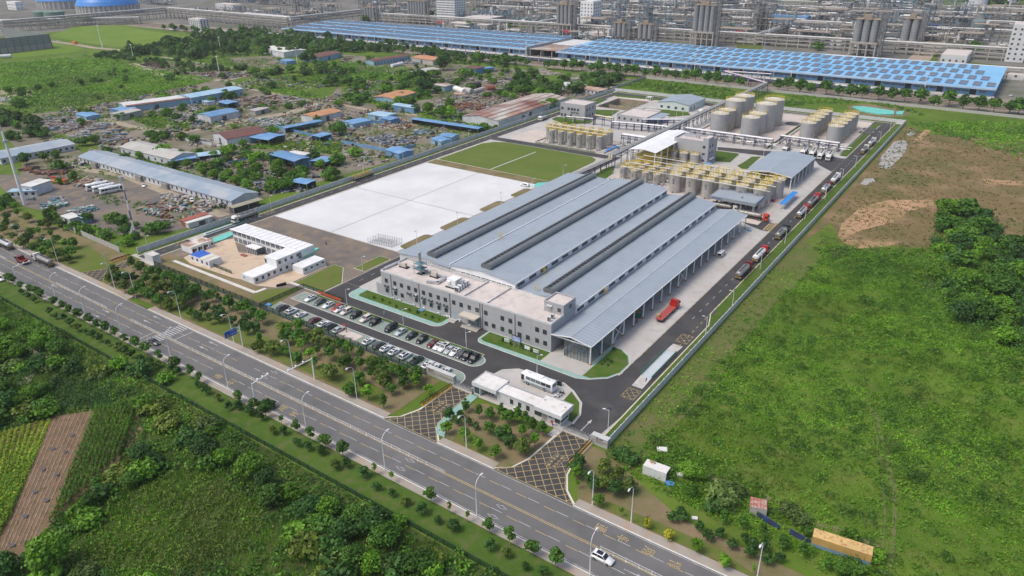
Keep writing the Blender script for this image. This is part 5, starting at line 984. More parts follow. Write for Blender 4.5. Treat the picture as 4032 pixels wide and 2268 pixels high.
part('rear_wall',MB().box(-109,400.6,0,-87,400.9,6.3),m_lgrey,t);part('side_wall',MB().box(-109.1,360,0,-108.95,400,4.5),m_lgrey,t)
for i in range(8):
 for j in range(3):
  c=tag(ob('crate_stack',MB().box(-.55,-.55,0,.55,.55,1.9-.3*(i%2)),m_blue,None,(-103.2+1.25*i,359.8+1.3*j,0)),'stacked blue crates at the mouth of the blue grey shed','crates','blue crate stacks in the shed')
t=thing('fuel_canopy','flat blue grey loading canopy with thick grey fascia over a red tanker','canopy',(-99.5,317,0))
part('roof',MB().box(-109.6,311,6.1,-88.9,323.9,6.2),m_roofx,t);b=MB();b.box(-109.8,310.8,4.9,-88.7,311.0,6.35);b.box(-109.8,323.9,4.9,-88.7,324.1,6.35);b.box(-109.8,311,4.9,-109.6,323.9,6.35);b.box(-88.9,311,4.9,-88.7,323.9,6.35);b.box(-109.6,311,4.95,-88.9,323.9,5.05);part('fascia',b,M('fascia_grey',(.25,.28,.31),.5),t)
for x in(-107,-101,-96,-90.2):
 for y in(313.5,321.5):part('column',MB().box(x-.35,y-.35,0,x+.35,y+.35,4.95),m_lgrey,t)
b=MB();b.box(-88.72,313,5.0,-88.66,322,6.25);part('blue_panel',b,M('blue_sign_panel',(.06,.2,.5),.4),t)
b=MB()
for i in range(10):a0,a1=2*PI*i/12+.6,2*PI*(i+1)/12+.6;b.bar((-108.1+.34*math.cos(a0),310.76,5.6+.34*math.sin(a0)),(-108.1+.34*math.cos(a1),310.76,5.6+.34*math.sin(a1)),.12,.06)
b.box(-108.15,310.72,5.5,-107.8,310.78,5.95)
for i in range(5):
 x=-107.4+i*.72
 for(u0,v0,u1,v1)in((0,.5,.55,.5),(.25,0,.25,.6),(0,.25,.55,.25),(.05,.02,.5,.02)):b.bar((x+u0,310.76,5.3+v0),(x+u1,310.76,5.3+v1),.07,.05)
part('lettering',b,M('sign_blue',(.03,.12,.45),.4),t)
tag(ob('loading_platform',MB().box(-108,319.5,2.6,-90,321.5,2.75).box(-108,319.5,3.6,-90,319.6,3.7).box(-108,321.4,3.6,-90,321.5,3.7),m_yellow),'yellow loading platform under the flat canopy','platform')
A_,B_=G('p',800,1440,2.8),G('p',950,1300,2.8)
t=thing('strip_shelter','long bright blue roofed walkway shelter beside the steel tanks','shelter',(*A_,0));L_=math.hypot(B_[0]-A_[0],B_[1]-A_[1]);t.rotation_euler=(0,0,math.atan2(B_[1]-A_[1],B_[0]-A_[0]))
ob('roof',MB().box(0,-1.2,2.7,L_,1.2,2.85),M('bright_blue_roof',(.03,.24,.68),.4),t)
for i in range(7):ob('post',MB().box(.3+i*(L_-.6)/6,-1,0,.42+i*(L_-.6)/6,-.88,2.7).box(.3+i*(L_-.6)/6,.9,0,.42+i*(L_-.6)/6,1.02,2.7),m_white_post,t)
t=thing('strip_shelter','short blue roofed shelter at the corner of the slim tank yard','shelter',(*G('t',760,850,2.5),0));A_,B_=G('t',760,850,2.5),G('t',905,785,2.5);L_=math.hypot(B_[0]-A_[0],B_[1]-A_[1]);t.rotation_euler=(0,0,math.atan2(B_[1]-A_[1],B_[0]-A_[0]))
ob('roof',MB().box(0,-.8,2.4,L_,.8,2.55),M('bright_blue_roof',(.03,.24,.68),.4),t);ob('post',MB().box(.2,-.1,0,.35,.1,2.4).box(L_-.35,-.1,0,L_-.2,.1,2.4),m_white_post,t)
tag(ob('link_roof',MB().prism([(-146,295),(-139.5,295),(-135,316),(-141,316)],4.6,4.8),m_roof),'sloping grey covered link between the hall and the steel tanks','covered link')
# -- walls, fences, gates
m_wall=M('precast_wall',(.54,.55,.56),.75,c2=(.48,.49,.5),sc=.15,c3=(.34,.34,.33),sc3=.5,f3=.3,rnd=.04)
def panel_wall(label,a,b,h,step=3.0,mat=None,th=.14,cap=True):
 L=math.hypot(b[0]-a[0],b[1]-a[1]);rz=math.atan2(b[1]-a[1],b[0]-a[0]);n=max(1,round(L/step));s=L/n
 t=thing('perimeter_wall',label,'wall',(a[0],a[1],0),rz)
 me=MB().box(.12,-th/2,0,s-.12,th/2,h).mesh('wall_panel',[mat or m_wall]);pm=MB().box(-.13,-.16,0,.13,.16,h+.12).mesh('post',[mat or m_wall])
 for i in range(n):link('wall_panel',me,t,(s*i,0,0))
 for i in range(n+1):link('post',pm,t,(s*i,0,0))
 return t
panel_wall('long pale grey panel wall along the right side of the works',(-64.9,131.5),(-64.9,541),2.3,3.2)
panel_wall('long pale blue grey panel wall along the left side of the works',(-280.1,134),(-280.1,541),2.3,3.2)
panel_wall('pale grey panel wall along the far side of the works',(-280,541.2),(-65,541.2),2.3,3.2)
panel_wall('old grey wall of the scrapyards running to the road',G('d',515,285),G('d',905,455),2.4,3,m_conc)
panel_wall('low grey trackside wall behind the field',(-284,606),(10,598),2.0,5,m_conc)
panel_wall('dark old fence wall between scrapyard and meadow behind the left wall',(-284,545),(-284,606),2.0,4,m_conc)
m_mesh=bpy.data.materials.new('green_wire_mesh');m_mesh.use_nodes=True
_n=m_mesh.node_tree;_n.nodes['Principled BSDF'].inputs['Base Color'].default_value=(.015,.06,.03,1)
_t=_n.nodes.new('ShaderNodeBsdfTransparent');_mx=_n.nodes.new('ShaderNodeMixShader');_mx.inputs[0].default_value=.42
_n.links.new(_t.outputs[0],_mx.inputs[1]);_n.links.new(_n.nodes['Principled BSDF'].outputs[0],_mx.inputs[2]);_n.links.new(_mx.outputs[0],_n.nodes['Material Output'].inputs[0])
m_fpost=M('dark_green_post',(.015,.04,.03),.5);m_plinth=M('slate_plinth',(.05,.07,.08),.7)
def mesh_fence(label,a,b,h,step,plinth=0.0,ps=.12):
 L=math.hypot(b[0]-a[0],b[1]-a[1]);n=max(1,round(L/step));s=L/n
 t=thing('mesh_fence',label,'fence',(a[0],a[1],0),math.atan2(b[1]-a[1],b[0]-a[0]))
 pm=MB().box(-ps/2,-ps/2,0,ps/2,ps/2,h).mesh('post',[m_fpost]);gm=MB().box(ps/2,-.012,plinth+.08,s-ps/2,.012,h-.08).mesh('mesh_panel',[m_mesh])
 for i in range(n+1):link('post',pm,t,(s*i,0,0))
 for i in range(n):link('mesh_panel',gm,t,(s*i,0,0))
 b_=MB().box(0,-.03,h-.08,L,.03,h-.02);ob('top_rail',b_,m_fpost,t)
 if plinth:ob('plinth',MB().box(0,-.2,0,L,.2,plinth),m_plinth,t)
 return t
mesh_fence('dark green mesh fence on a slate plinth along the front of the works',(-262.4,130.6),(-123.7,130.6),2.1,3.4,.55,.2)
mesh_fence('green wire fence along the near verge',(-330,83.4),(60,83.4),1.6,3.2)
mesh_fence('dark mesh fence at the left end of the car park',(-199,131),(-198.5,149.6),1.8,2.6)
mesh_fence('dark mesh fence with a red board above the car park',(-198.5,149.7),(-178,149.7),1.8,2.6)
mesh_fence('dark mesh fence along the left wall behind the ring road',(-281.5,440),(-281.5,540),2.6,4)
tag(ob('red_board',MB().box(-191,149.6,.1,-179,149.66,1.0),M('red_board',(.5,.07,.03),.6)),'orange red board on the fence above the car park','board')
def gold_row(mb,org,ux,n,s,gap,up,nrm,seed):
 g=random.Random(seed);ks=list(CH)
 for i in range(n):glyph(mb,ks[g.randrange(len(ks))],Vector(org)+Vector(ux)*i*(s+gap),Vector(ux)*s,Vector((0,0,up)),.09,0,nrm)
m_gold=M('gold_letters',(.34,.25,.1),.4,.4)
def sign_wall(label,x0,x1,y0,h,dep,rows,logo):
 t=thing('sign_wall',label,'sign wall',((x0+x1)/2,y0,0));wm=M('stone_sign_wall',(.4,.4,.39),.8,c2=(.35,.35,.34),sc=.5,stripe=(0,1.4,.06,.1))
 part('wall',MB().box(x0,y0,0,x1,y0+dep,h-.08),wm,t);part('coping',MB().box(x0-.06,y0-.06,h-.08,x1+.06,y0+dep+.06,h),M('coping_stone',(.5,.5,.49),.8),t)
 b=MB()
 for(xs,z,n,s,sd)in rows:gold_row(b,(xs,y0-.02,z),(1,0,0),n,s,.12,s,(0,-1,0),sd)
 o=obs('lettering',b,m_gold,t,tuple(-v for v in t.location))
 b=MB();lx,lz=logo
 for i in range(8):a0,a1=PI*(-.1+i*.15),PI*(-.1+(i+1)*.15);b.bar((lx+.3*math.cos(a0),y0-.03,lz+.3*math.sin(a0)),(lx+.3*math.cos(a1),y0-.03,lz+.3*math.sin(a1)),.1,.06)
 b.box(lx-.07,y0-.06,lz-.35,lx+.07,y0-.01,lz+.35);b.box(lx-.07,y0-.065,lz-.38,lx+.3,y0-.01,lz-.26)
 part('logo',b,M('logo_red_black',(.06,.02,.02),.5),t)
 b=MB();gold_row(b,(lx+.55,y0-.02,lz-.25),(1,0,0),2,.48,.08,.5,(0,-1,0),5);obs('lettering',b,M('dark_letters',(.04,.035,.03),.5),t,tuple(-v for v in t.location))
sign_wall('long stone sign wall with gold characters left of the main entrance',-123.6,-113.5,130.9,2.7,1.3,[(-122.7,1.15,15,.47,1)],(-122.4,2.1))
sign_wall('stone sign wall with two lines of gold characters right of the truck entrance',-69.0,-64.4,130.0,2.6,1.5,[(-68.6,1.3,11,.26,2),(-67.6,.85,6,.27,3)],(-67.3,2.05))
def folding_gate(label,x0,x1,y):
 t=thing('folding_gate',label,'gate',(x0,y,0));n=int((x1-x0)/.75);s=(x1-x0)/n;me=MB()
 for d in(-.35,.35):
  me.box(-.04,d-.04,.12,.04,d+.04,1.5);me.bar((0,d,.25),(s,d,1.3),.05);me.bar((0,d,1.3),(s,d,.25),.05)
 me.box(-.04,-.35,1.42,.04,.35,1.5);me.box(-.09,-.45,0,.09,.45,.12);mm=me.mesh('gate_section',[m_galv])
 for i in range(n):link('gate_section',mm,t,(s*i,0,0))
 ob('motor_head',MB().box(x1-x0-.1,-.4,0,x1-x0+.5,.4,1.5),m_galv,t)
 ob('track',MB().box(-.5,-.9,0,x1-x0+.5,.9,.2),m_conc,t)
folding_gate('silver folding gate across the main entrance',-113.2,-107.2,131.0)
folding_gate('silver folding gate across the truck entrance',-77.3,-69.8,131.0)
def clip_lines(poly,ang,sp,off=0):
 c,s=math.cos(ang),math.sin(ang);out=[];pr=[(-p[0]*s+p[1]*c)for p in poly];k=math.floor(min(pr)/sp)*sp+off
 while k<max(pr):
  hs=[]
  for i in range(len(poly)):
   a,b=poly[i],poly[(i+1)%len(poly)];da,db=-a[0]*s+a[1]*c-k,-b[0]*s+b[1]*c-k
   if(da>0)!=(db>0):t=da/(da-db);hs.append((a[0]+(b[0]-a[0])*t)*c+(a[1]+(b[1]-a[1])*t)*s)
  hs.sort()
  for u,v in zip(hs[::2],hs[1::2]):
   if v-u>.3:out.append(((u*c-k*s,u*s+k*c),(v*c-k*s,v*s+k*c)))
  k+=sp
 return out
def hatch(label,poly,sp=1.9,wd=.16,ang=(PI/4,-PI/4),lay=6,border=True,under=None):
 o=zone('entrance_road',poly,under or g_asph,lay-1,label);mb=MB();z=lay*LZ+.03
 for q,a in enumerate(ang):
  for p,r_ in clip_lines(poly,a,sp):
   L=math.hypot(r_[0]-p[0],r_[1]-p[1]);nx,ny=-(r_[1]-p[1])/L*wd/2,(r_[0]-p[0])/L*wd/2
   mb.add([(p[0]-nx,p[1]-ny,z+.004*q),(r_[0]-nx,r_[1]-ny,z+.004*q),(r_[0]+nx,r_[1]+ny,z+.004*q),(p[0]+nx,p[1]+ny,z+.004*q)],[(0,1,2,3)])
 if border:
  for i in range(len(poly)):
   p,r_=poly[i],poly[(i+1)%len(poly)];L=math.hypot(r_[0]-p[0],r_[1]-p[1]);nx,ny=-(r_[1]-p[1])/L*wd/2,(r_[0]-p[0])/L*wd/2
   mb.add([(p[0]-nx,p[1]-ny,z+.009),(r_[0]-nx,r_[1]-ny,z+.009),(r_[0]+nx,r_[1]+ny,z+.009),(p[0]+nx,p[1]+ny,z+.009)],[(0,1,2,3)])
 m_=obs('hatching',mb,m_mark_y,o);return o
def fire_lane(parent,x,y,z):
 """framed lettering: two columns of four characters read from inside the works"""
 obs('lettering_panel',MB().sheet(rect(x-1.5,y-2.6,x+1.5,y+2.6),z),g_asph,parent);b=MB()
 for a0,b0,a1,b1 in((-1.5,-2.6,1.5,-2.5),(-1.5,2.5,1.5,2.6),(-1.5,-2.5,-1.4,2.5),(1.4,-2.5,1.5,2.5)):b.sheet(rect(x+a0,y+b0,x+a1,y+b1),z+.006)
 obs('lettering_frame',b,m_mark_y,parent)
 for col,word in((-1.2,('xiao','fang','che','dao')),(.25,('jin','zhi','zhan','yong'))):
  for i,ch in enumerate(word):
   mb=MB();glyph(mb,ch,(x+col,y+1.45-i*1.22,z+.006),(.9,0,0),(0,.9,0),.13,0);obs('road_character',mb,m_mark_y,parent)
hR=[(-77.1,129.9),(-69.2,129.9),(-69.1,121),(-68.1,116.4),(-65.3,111.8),(-61.4,108.5),(-83,108.5),(-79.4,111.5),(-77.9,116)]
o=hatch('hatched truck entrance from the main road',hR);fire_lane(o,-72.3,118.8,6*LZ+.06)
hL=[(-112.8,129.9),(-107.2,129.9),(-106.2,118.5),(-104.8,113),(-100.7,108.5),(-118.5,108.5),(-115.2,111.4),(-113.2,116.5)]
o=hatch('hatched main entrance from the main road',hL);fire_lane(o,-109.4,120.2,6*LZ+.06)
hS=[G('d',1000,500),G('d',985,560),G('d',790,620),G('d',770,720),(-229.5,108.5),(-244,108.5),G('d',620,610),G('d',830,580)]
hatch('hatched small entrance at the left end of the works',hS,2.2)
zone('side_path',[(-106.9,130),(-104.2,130),(-103.7,116.4),(-100.2,110.9),(-102.9,110.9),(-105.6,114.5)],g_teal,6,'green paved footpath beside the main entrance')
kerb('kerb',[(-77.6,130),(-78.2,116),(-79.8,111.2),(-83,108.7)],'kerb at the left side of the truck entrance',closed=False);kerb('kerb',[(-68.6,130),(-68.6,121),(-67.6,116.4),(-64.8,111.8),(-61,108.7)],'kerb at the right side of the truck entrance',closed=False)
kerb('kerb',[(-113.3,130),(-113.6,116.5),(-115.6,111.2),(-118.8,108.7)],'kerb at the left side of the main entrance',closed=False);kerb('kerb',[(-106.8,130),(-105.8,118.5),(-104.4,113),(-100.2,108.7)],'kerb at the right side of the main entrance',closed=False)
b=MB().sheet([(-.12,-3),(.12,-3),(.12,1.2),(.5,1.2),(0,3),(-.5,1.2),(-.12,1.2)],0);obs('arrow_marking',b,m_mark_w,road,(-73.4,135.5,4*LZ+.04))
for x0 in(-77.35,-70.1):
 b=MB();y=162
 while y<530:b.sheet(rect(x0-.12,y,x0+.12,y+1.4),4*LZ+.05);y+=3.45
 tag(obs('edge_dashes',b,m_mark_y),'cream edge dashes on the '+('left' if x0<-75 else 'right')+' side of the right ring road',None,None,'structure')
b=MB();y=205
while y<530:b.sheet(rect(-73.7,y,-73.5,y+2),4*LZ+.05);y+=6
y=140
while y<530:b.sheet(rect(-273.6,y,-273.4,y+2),4*LZ+.05);y+=6
y=165
while y<355:b.sheet(rect(-186.1,y,-185.9,y+2),5*LZ+.05);y+=6
tag(obs('lane_dashes',b,m_mark_w),'white centre dashes of the internal roads',None,None,'structure')
def barricade(a,label,rz,grp):
 t=thing('barricade',label,'barricade',(*a,0),rz,grp);b=MB()
 b.tube([(-.8,0,.45),(.8,0,.45)],.06,5)
 for i in range(4):
  x=-.65+i*.43;b.bar((x,-.55,0),(x+.1,.35,1.0),.09);b.bar((x,.55,0),(x+.1,-.35,1.0),.09)
 ob('frame',b,M('barricade_yellow',(.6,.34,.02),.5),t);ob('spikes',MB().box(-.8,.33,.98,.8,.4,1.25).box(-.8,-.4,.98,.8,-.33,1.25),m_black,t)
for i in range(7):barricade((-113.3+.1*i*0-(i*.12),129.2-i*1.75),nth(i)+' yellow spiked barricade from the gate beside the main entrance',PI/2+.05,'barricades by the main entrance')
for i in range(6):barricade((-68.9,129-i*1.75),nth(i)+' yellow spiked barricade from the gate beside the truck entrance',PI/2,'barricades by the truck entrance')
for i,(x,y)in enumerate([(850,535),(875,525),(900,515),(925,508),(950,500),(975,493)]):barricade(G('d',x,y),nth(i)+' yellow spiked barricade from the road at the small left gate',.5,'barricades by the small left gate')
# -- gatehouse
t=thing('gatehouse','long low white gatehouse with projecting flat roofs between the two entrances','gatehouse',(-92,133,0))
m_gw=M('gatehouse_white',(.56,.575,.585),.7,c2=(.5,.515,.525),sc=.2);m_gr=M('gatehouse_roof',(.66,.645,.62),.85,c2=(.6,.58,.55),sc=.2,c3=(.42,.4,.38),sc3=.5,f3=.3)
b=MB();b.box(-98.6,131.2,0,-86,134.6,3.55);b.box(-86,131.2,0,-78.6,135.4,3.0);b.box(-106.1,130.6,0,-103.9,135.6,3.0);b.box(-101.2,133,0,-98.6,135.4,3.0);part('wall',b,m_gw,t)
b=MB();b.box(-106.4,130.2,3.0,-98.2,136.4,4.15);b.box(-98.2,130.95,3.55,-86,134.85,3.8);b.box(-86,130.2,3.0,-77.7,136.2,4.15);part('roof',b,m_gw,t)
b=MB();b.box(-106.15,130.45,4.15,-98.45,136.15,4.17);b.box(-98.1,131.1,3.8,-86.1,134.7,3.82);b.box(-85.75,130.45,4.15,-77.95,135.95,4.17);part('roof_screed',b,m_gr,t)
b=MB();
for x0,x1 in((-106.4,-98.2),(-86,-77.7)):
 b.box(x0,136.2,4.15,x1,136.42 if x0<-100 else 136.24,4.5);b.box(x0,130.45,4.15,x0+.2,136.2,4.3)if x0<-100 else b.box(x1-.2,130.45,4.15,x1,136.2,4.35)
b.box(-98.2,134.85,3.55,-86,135.05,4.25);part('parapet',b,M('parapet_grey',(.36,.37,.39),.7),t)
for x,w_ in((-93.8,1.0),(-91.2,1.0),(-88.6,1.1)):window(t,x,131.2,1.9,w_,1.5,'-y')
window(t,-85.4,131.2,1.7,2.2,1.6,'-y');window(t,-81.6,131.2,2.2,.9,.7,'-y');window(t,-79.5,131.2,1.6,1.5,1.4,'-y');window(t,-78.6,133.2,1.8,3.4,1.3,'+x');window(t,-105,130.6,1.7,1.7,1.9,'-y')
part('door',MB().box(-84,131.12,0,-82.8,131.2,2.3),M('beige_door',(.35,.31,.27),.6),t)
b=MB()
for x in(-85.2,-79):b.cyl(x+4*0,134,4.17,4.6,.2,n=8)
part('roof_vent',b,m_lgrey,t)
b=MB()
for i in range(3):b.box(-103.4+i*.9,132.2,0,-103.1+i*.9,133.6,1.1)
tag(ob('turnstile',b,m_galv),'silver turnstiles under the left roof of the gatehouse','turnstile')
zone('gatehouse_paving',[(-104,129.8),(-77.3,129.8),(-77.3,131.1),(-104,131.1)],g_conc,8,'pale concrete path along the front of the gatehouse')
b=MB()
for i in range(4):b.box(-79.6,126.6+i*.8,0,-77.3,127.4+i*.8,.12+.04*(i%2))
tag(ob('ramp',b,m_conc),'small stepped concrete ramp at the right end of the gatehouse',None,None,'structure')
ac_unit((-80.3,130.9,.1),0,'white outdoor unit at the right end of the gatehouse front','gatehouse outdoor units');ac_unit((-92.6,130.9,.1),0,'white outdoor unit behind the trees at the gatehouse front','gatehouse outdoor units')
t=thing('notice_post','dark red notice on a post in front of the gatehouse','notice',(-80.3,130,0));ob('post',MB().box(-.06,-.06,0,.06,.06,2),m_dkgrey,t);ob('board',MB().box(-.4,-.09,1.3,.4,-.06,2.1),m_red,t)
# -- container camp
m_cont=M('container_white',(.70,.715,.73),.5,c2=(.62,.635,.65),sc=.4,rnd=.04);m_croof=M('container_roof',(.74,.745,.75),.6,c2=(.66,.66,.665),sc=.3,c3=(.5,.49,.47),sc3=.8,f3=.2,stripe=(1,1.0,.1,.2))
m_bluewin=M('blue_black_glass',(.06,.08,.11),.12,c2=(.12,.15,.18),sc=.8)
def cabin(t,x0,y0,x1,y1,z0,h,roof=True,rm=None):
 o=part('cabin',MB().box(x0+.03,y0+.03,z0,x1-.03,y1-.03,z0+h-.1),m_cont,t)
 b=MB()
 for x in(x0,x1-.16):
  for y in(y0,y1-.16):b.box(x,y,z0,x+.16,y+.16,z0+h-.12)
 b.box(x0,y0,z0+h-.22,x1,y0+.16,z0+h-.04);b.box(x0,y1-.16,z0+h-.22,x1,y1,z0+h-.04);part('frame',b,m_white,t,o)
 if roof:part('cabin_roof',MB().box(x0+.14,y0+.02,z0+h-.04,x1-.14,y1-.02,z0+h+.08),rm or m_croof,t)
 return o
t=thing('container_office','two storey white container block with glazed galleries at the back of the camp','container office',(-236.6,166.6,0))
for i in range(14):
 for z in(0,3):
  x0=-257.7+3.03*i;c=cabin(t,x0,163.2,x0+3.03,170,z,3,z==3)
  if i<12:
   if i%1==0:part('glazing',MB().box(x0+.42,163.12,z+.6,x0+2.6,163.2,z+2.45),m_bluewin,t,c);b=MB();b.box(x0+1.1,163.08,z+.9,x0+1.9,163.12,z+2.2);b.box(x0+1.2,163.06,z+1.0,x0+1.8,163.08,z+2.1);part('sash',MB().box(x0+1.05,163.07,z+.9,x0+1.12,163.12,z+2.2).box(x0+1.85,163.07,z+.9,x0+1.92,163.12,z+2.2).box(x0+1.12,163.07,z+2.13,x0+1.85,163.12,z+2.2).box(x0+1.12,163.07,z+.9,x0+1.85,163.12,z+.97),m_white,t,c)
part('gallery_eave',MB().box(-258.2,162.2,5.85,-222.4,163.1,5.98),m_white,t)
mu=MB();mu.box(-215.22,163.6,1.8,-215.18,169.8,5.7);o=part('mural',mu,M('mural_sky',(.38,.58,.66),.6,c2=(.55,.66,.62),sc=.35,c3=(.7,.66,.45),sc3=.6),t)
part('mural_grass',MB().box(-215.19,163.7,2.5,-215.16,169.7,3.1),M('mural_green',(.2,.42,.16),.6),t,o);part('mural_wave',MB().box(-215.19,164.5,1.9,-215.16,169,2.25),M('mural_blue',(.1,.35,.55),.6),t,o)
part('end_door',MB().box(-215.22,161.9,3.1,-215.17,163.3,5.4),m_bluewin,t)
t=thing('container_office','two storey white container wing joined to the right end of the camp block','container office',(-218.9,157,0))
for i in range(4):
 for z in(0,3):
  y0=151.8+2.8*i;c=cabin(t,-222.3,y0,-215.2,y0+2.8,z,3,z==3);window(t,-215.22,y0+1.4,z+1.7,1.0,1.2,'+x')
window(t,-221.6,151.8,4.4,1.0,1.6,'-y')
t=thing('container_office','single storey white container wing nearest the front fence','container office',(-218.9,146.5,0))
for i in range(4):c=cabin(t,-222.4,141.3+2.62*i,-215.4,143.92+2.62*i,0,2.8);window(t,-215.42,142.6+2.62*i,1.6,1.0,1.2,'+x')
part('blue_plate',MB().box(-221.5,141.24,1.3,-220.6,141.28,2.1),M('plate_blue',(.05,.4,.65),.5),t)
t=thing('container_office','separate white container row beside the mural','container office',(-210.2,162,0))
for i in range(4):c=cabin(t,-213.2,157+2.75*i,-207.2,159.75+2.75*i,0,2.8);window(t,-207.22,158.4+2.75*i,1.8,.9,.7,'+x')
t=thing('container_hut','stained old white container row with dark doors near the left ring road','container hut',(-263.8,150.5,0))
for i in range(4):
 c=cabin(t,-267.4,145.4+2.5*i,-260.2,147.9+2.5*i,0,2.8,True,M('rusty_white_roof',(.6,.57,.52),.7,c2=(.3,.17,.11),sc=.25,lo=.45,hi=.6));part('door',MB().box(-260.24,145.8+2.5*i,0,-260.18,146.7+2.5*i,2.1),M('grey_door',(.5,.5,.5),.5)if i==3 else m_black,t,c);window(t,-260.22,147.2+2.5*i,1.5,.8,1.0,'+x')
t=thing('container_hut','container row with half its roof bright blue in the camp yard','container hut',(-248.5,143.6,0))
for i in range(4):
 c=cabin(t,-254.9+3.15*i,141.2,-251.75+3.15*i,146.6,0,2.8,True,M('royal_blue_roof',(.03,.12,.5),.5)if i<2 else M('cream_roof',(.58,.56,.5),.7));window(t,-253.3+3.15*i,141.2,1.6,1.0,1.1,'-y')
t=flat_block('small grey gate lodge at the left corner of the works',-269.2,130.9,-263.3,134.0,3.3,[('-x',1.5,1.6,1.6,1.2)],'gate lodge',m_lgrey,'gate_lodge',.35);part('hood',MB().box(-270.4,131.2,2.3,-269.25,133.5,2.45),m_lgrey,t);part('base',MB().box(-272,129.9,0,-262.8,134.3,.22),m_conc,t)
t=thing('glass_porch','white roofed glass porch in front of the container block','porch',(-240.5,161,0));part('roof',MB().box(-243.6,158.6,2.75,-237,162.2,2.95),m_croof,t);part('glazing',MB().box(-243.2,159,.2,-237.4,162.1,2.7),m_bluewin,t)
b=MB()
for i in range(6):b.box(-243.25+i*1.15,158.93,0,-243.13+i*1.15,159.0,2.75)
part('post',b,m_white,t)
t=thing('flagpole_stand','red plinth with three bare flagpoles in the sandy yard','flagpoles',(*G('q',1462,738),0));ob('plinth',MB().box(-1.6,-.7,0,1.6,.7,.45),M('red_plinth',(.28,.09,.07),.8),t)
for i in(-1,0,1):ob('flagpole',MB().cyl(i*1.0,0,.45,6.5,.05,n=6),m_galv,t)
mesh_fence('dull green hoarding along the front of the sandy yard',G('q',1045,830),G('q',1325,945),1.6,3)
b=MB();a=G('q',1840,1090);c=G('q',1930,1065)
for i in range(8):
 x,y=a[0]+(c[0]-a[0])*i/7,a[1]+(c[1]-a[1])*i/7
 tag(ob('tyre_stack',MB().cyl(0,0,0,1.0,.38,n=12),m_black,None,(x,y,0)),'black tyre stack in the row beside the pale path, '+nth(i)+' from the left','tyres','row of black tyres')
for nm,k,pts,lb in(('green_net','q',[(1110,550),(1240,500),(1320,470),(1340,510),(1240,560),(1115,600)],'crumpled green net behind the old container row'),('green_net','q',[(2260,660),(2300,655),(2308,668),(2260,690)],'small green net behind the mural'),('green_net','b',[(1450,1410),(1480,1385),(1585,1380),(1560,1410),(1500,1425)],'green net heap at the corner of the white slab'),('green_net','p',[(1590,350),(1720,350),(1870,370),(2060,400),(2060,440),(1900,440),(1680,400)],'long teal net spread over the far earth bank'),('green_net','p',[(2080,410),(2170,400),(2160,440),(2090,440)],'small teal net at the end of the earth bank')):
 tag(ob(nm,MB().prism(GP(k,pts),.05,.75 if k=='p' else .5),m_teal),lb,'net')
 #  wire cages on the white slab
t=thing('rebar_cage','low wire scaffold of poles standing on the white slab','scaffold',(0,0,0));A,B,C_=G('m',0,180,.3),G('m',290,240,.3),G('m',425,185,.3);b=MB()
b.bar((*B,.4),(*C_,.4),.1);
for i in range(11):
 for j in range(3):
  x,y=B[0]+(A[0]-B[0])*i/10+(C_[0]-B[0])*j/2,B[1]+(A[1]-B[1])*i/10+(C_[1]-B[1])*j/2;b.box(x-.06,y-.06,.3,x+.06,y+.06,2.6)
 x,y=B[0]+(A[0]-B[0])*i/10,B[1]+(A[1]-B[1])*i/10;b.bar((x,y,.45),(x+C_[0]-B[0],y+C_[1]-B[1],.45),.08);b.bar((x,y,2.4),(x+C_[0]-B[0],y+C_[1]-B[1],2.4),.05)
ob('poles',b,m_galv,t)
#  weighbridges
def weighbridge(label,x,y0,y1,z,roofed):
 t=thing('weighbridge',label,'weighbridge',(x,(y0+y1)/2,0));L=y1-y0;q=L*.22
 b=MB();b.add([(x-1.6,y0,.02),(x+1.6,y0,.02),(x+1.6,y0+q,z),(x-1.6,y0+q,z),(x-1.6,y0+q,0),(x+1.6,y0+q,0)],[(0,1,2,3),(3,2,5,4),(0,3,4),(1,5,2)]);b.add([(x-1.6,y1,.02),(x+1.6,y1,.02),(x+1.6,y1-q,z),(x-1.6,y1-q,z),(x-1.6,y1-q,0),(x+1.6,y1-q,0)],[(3,2,1,0),(2,3,4,5),(0,4,3),(1,2,5)]);part('ramp',b,M('ramp_concrete',(.48,.455,.43),.8,c2=(.36,.345,.33),sc=.4),t)
 part('deck',MB().box(x-1.6,y0+q+.02,.1,x+1.6,y1-q-.02,z),M('bridge_deck',(.45,.5,.52),.6,c2=(.4,.45,.47),sc=.3),t)
 b=MB()
 for s in(-1.75,1.75):b.box(x+s-.06,y0+q,z+.3,x+s+.06,y1-q,z+.75)
 part('guard_rail',b,M('rail_green',(.02,.16,.1),.5),t)
 if roofed:
  part('hatch_sign',MB().box(x+2.0,y0+2,2.2,x+2.06,y0+2.9,3.2),M('sign_blue',(.03,.12,.45),.4),t)
 return t
weighbridge('weighbridge with white deck and green rails beside the right wall',-70.6,157.5,188,.55,True)
weighbridge('weighbridge with green rails on the left ring road under the tanker',-275,152,191,.5,False)
hatch('small hatched box before the right weighbridge',rect(-72.3,152.2,-68.6,157.2),1.4,.12,lay=6);hatch('small hatched box after the right weighbridge',rect(-72.3,188.4,-68.6,194),1.6,.12,lay=6)
hatch('small hatched box before the left weighbridge',rect(-276.6,147.5,-273.2,151.6),1.4,.12,lay=6);hatch('small hatched box after the left weighbridge',rect(-276.6,191.6,-273.2,197),1.4,.12,lay=6)
hatch('red and white speed table on the road by the end of the loading canopy',GP('h',[(605,290),(650,245),(715,240),(665,295)]),1.0,.3,(0,PI/2),8)
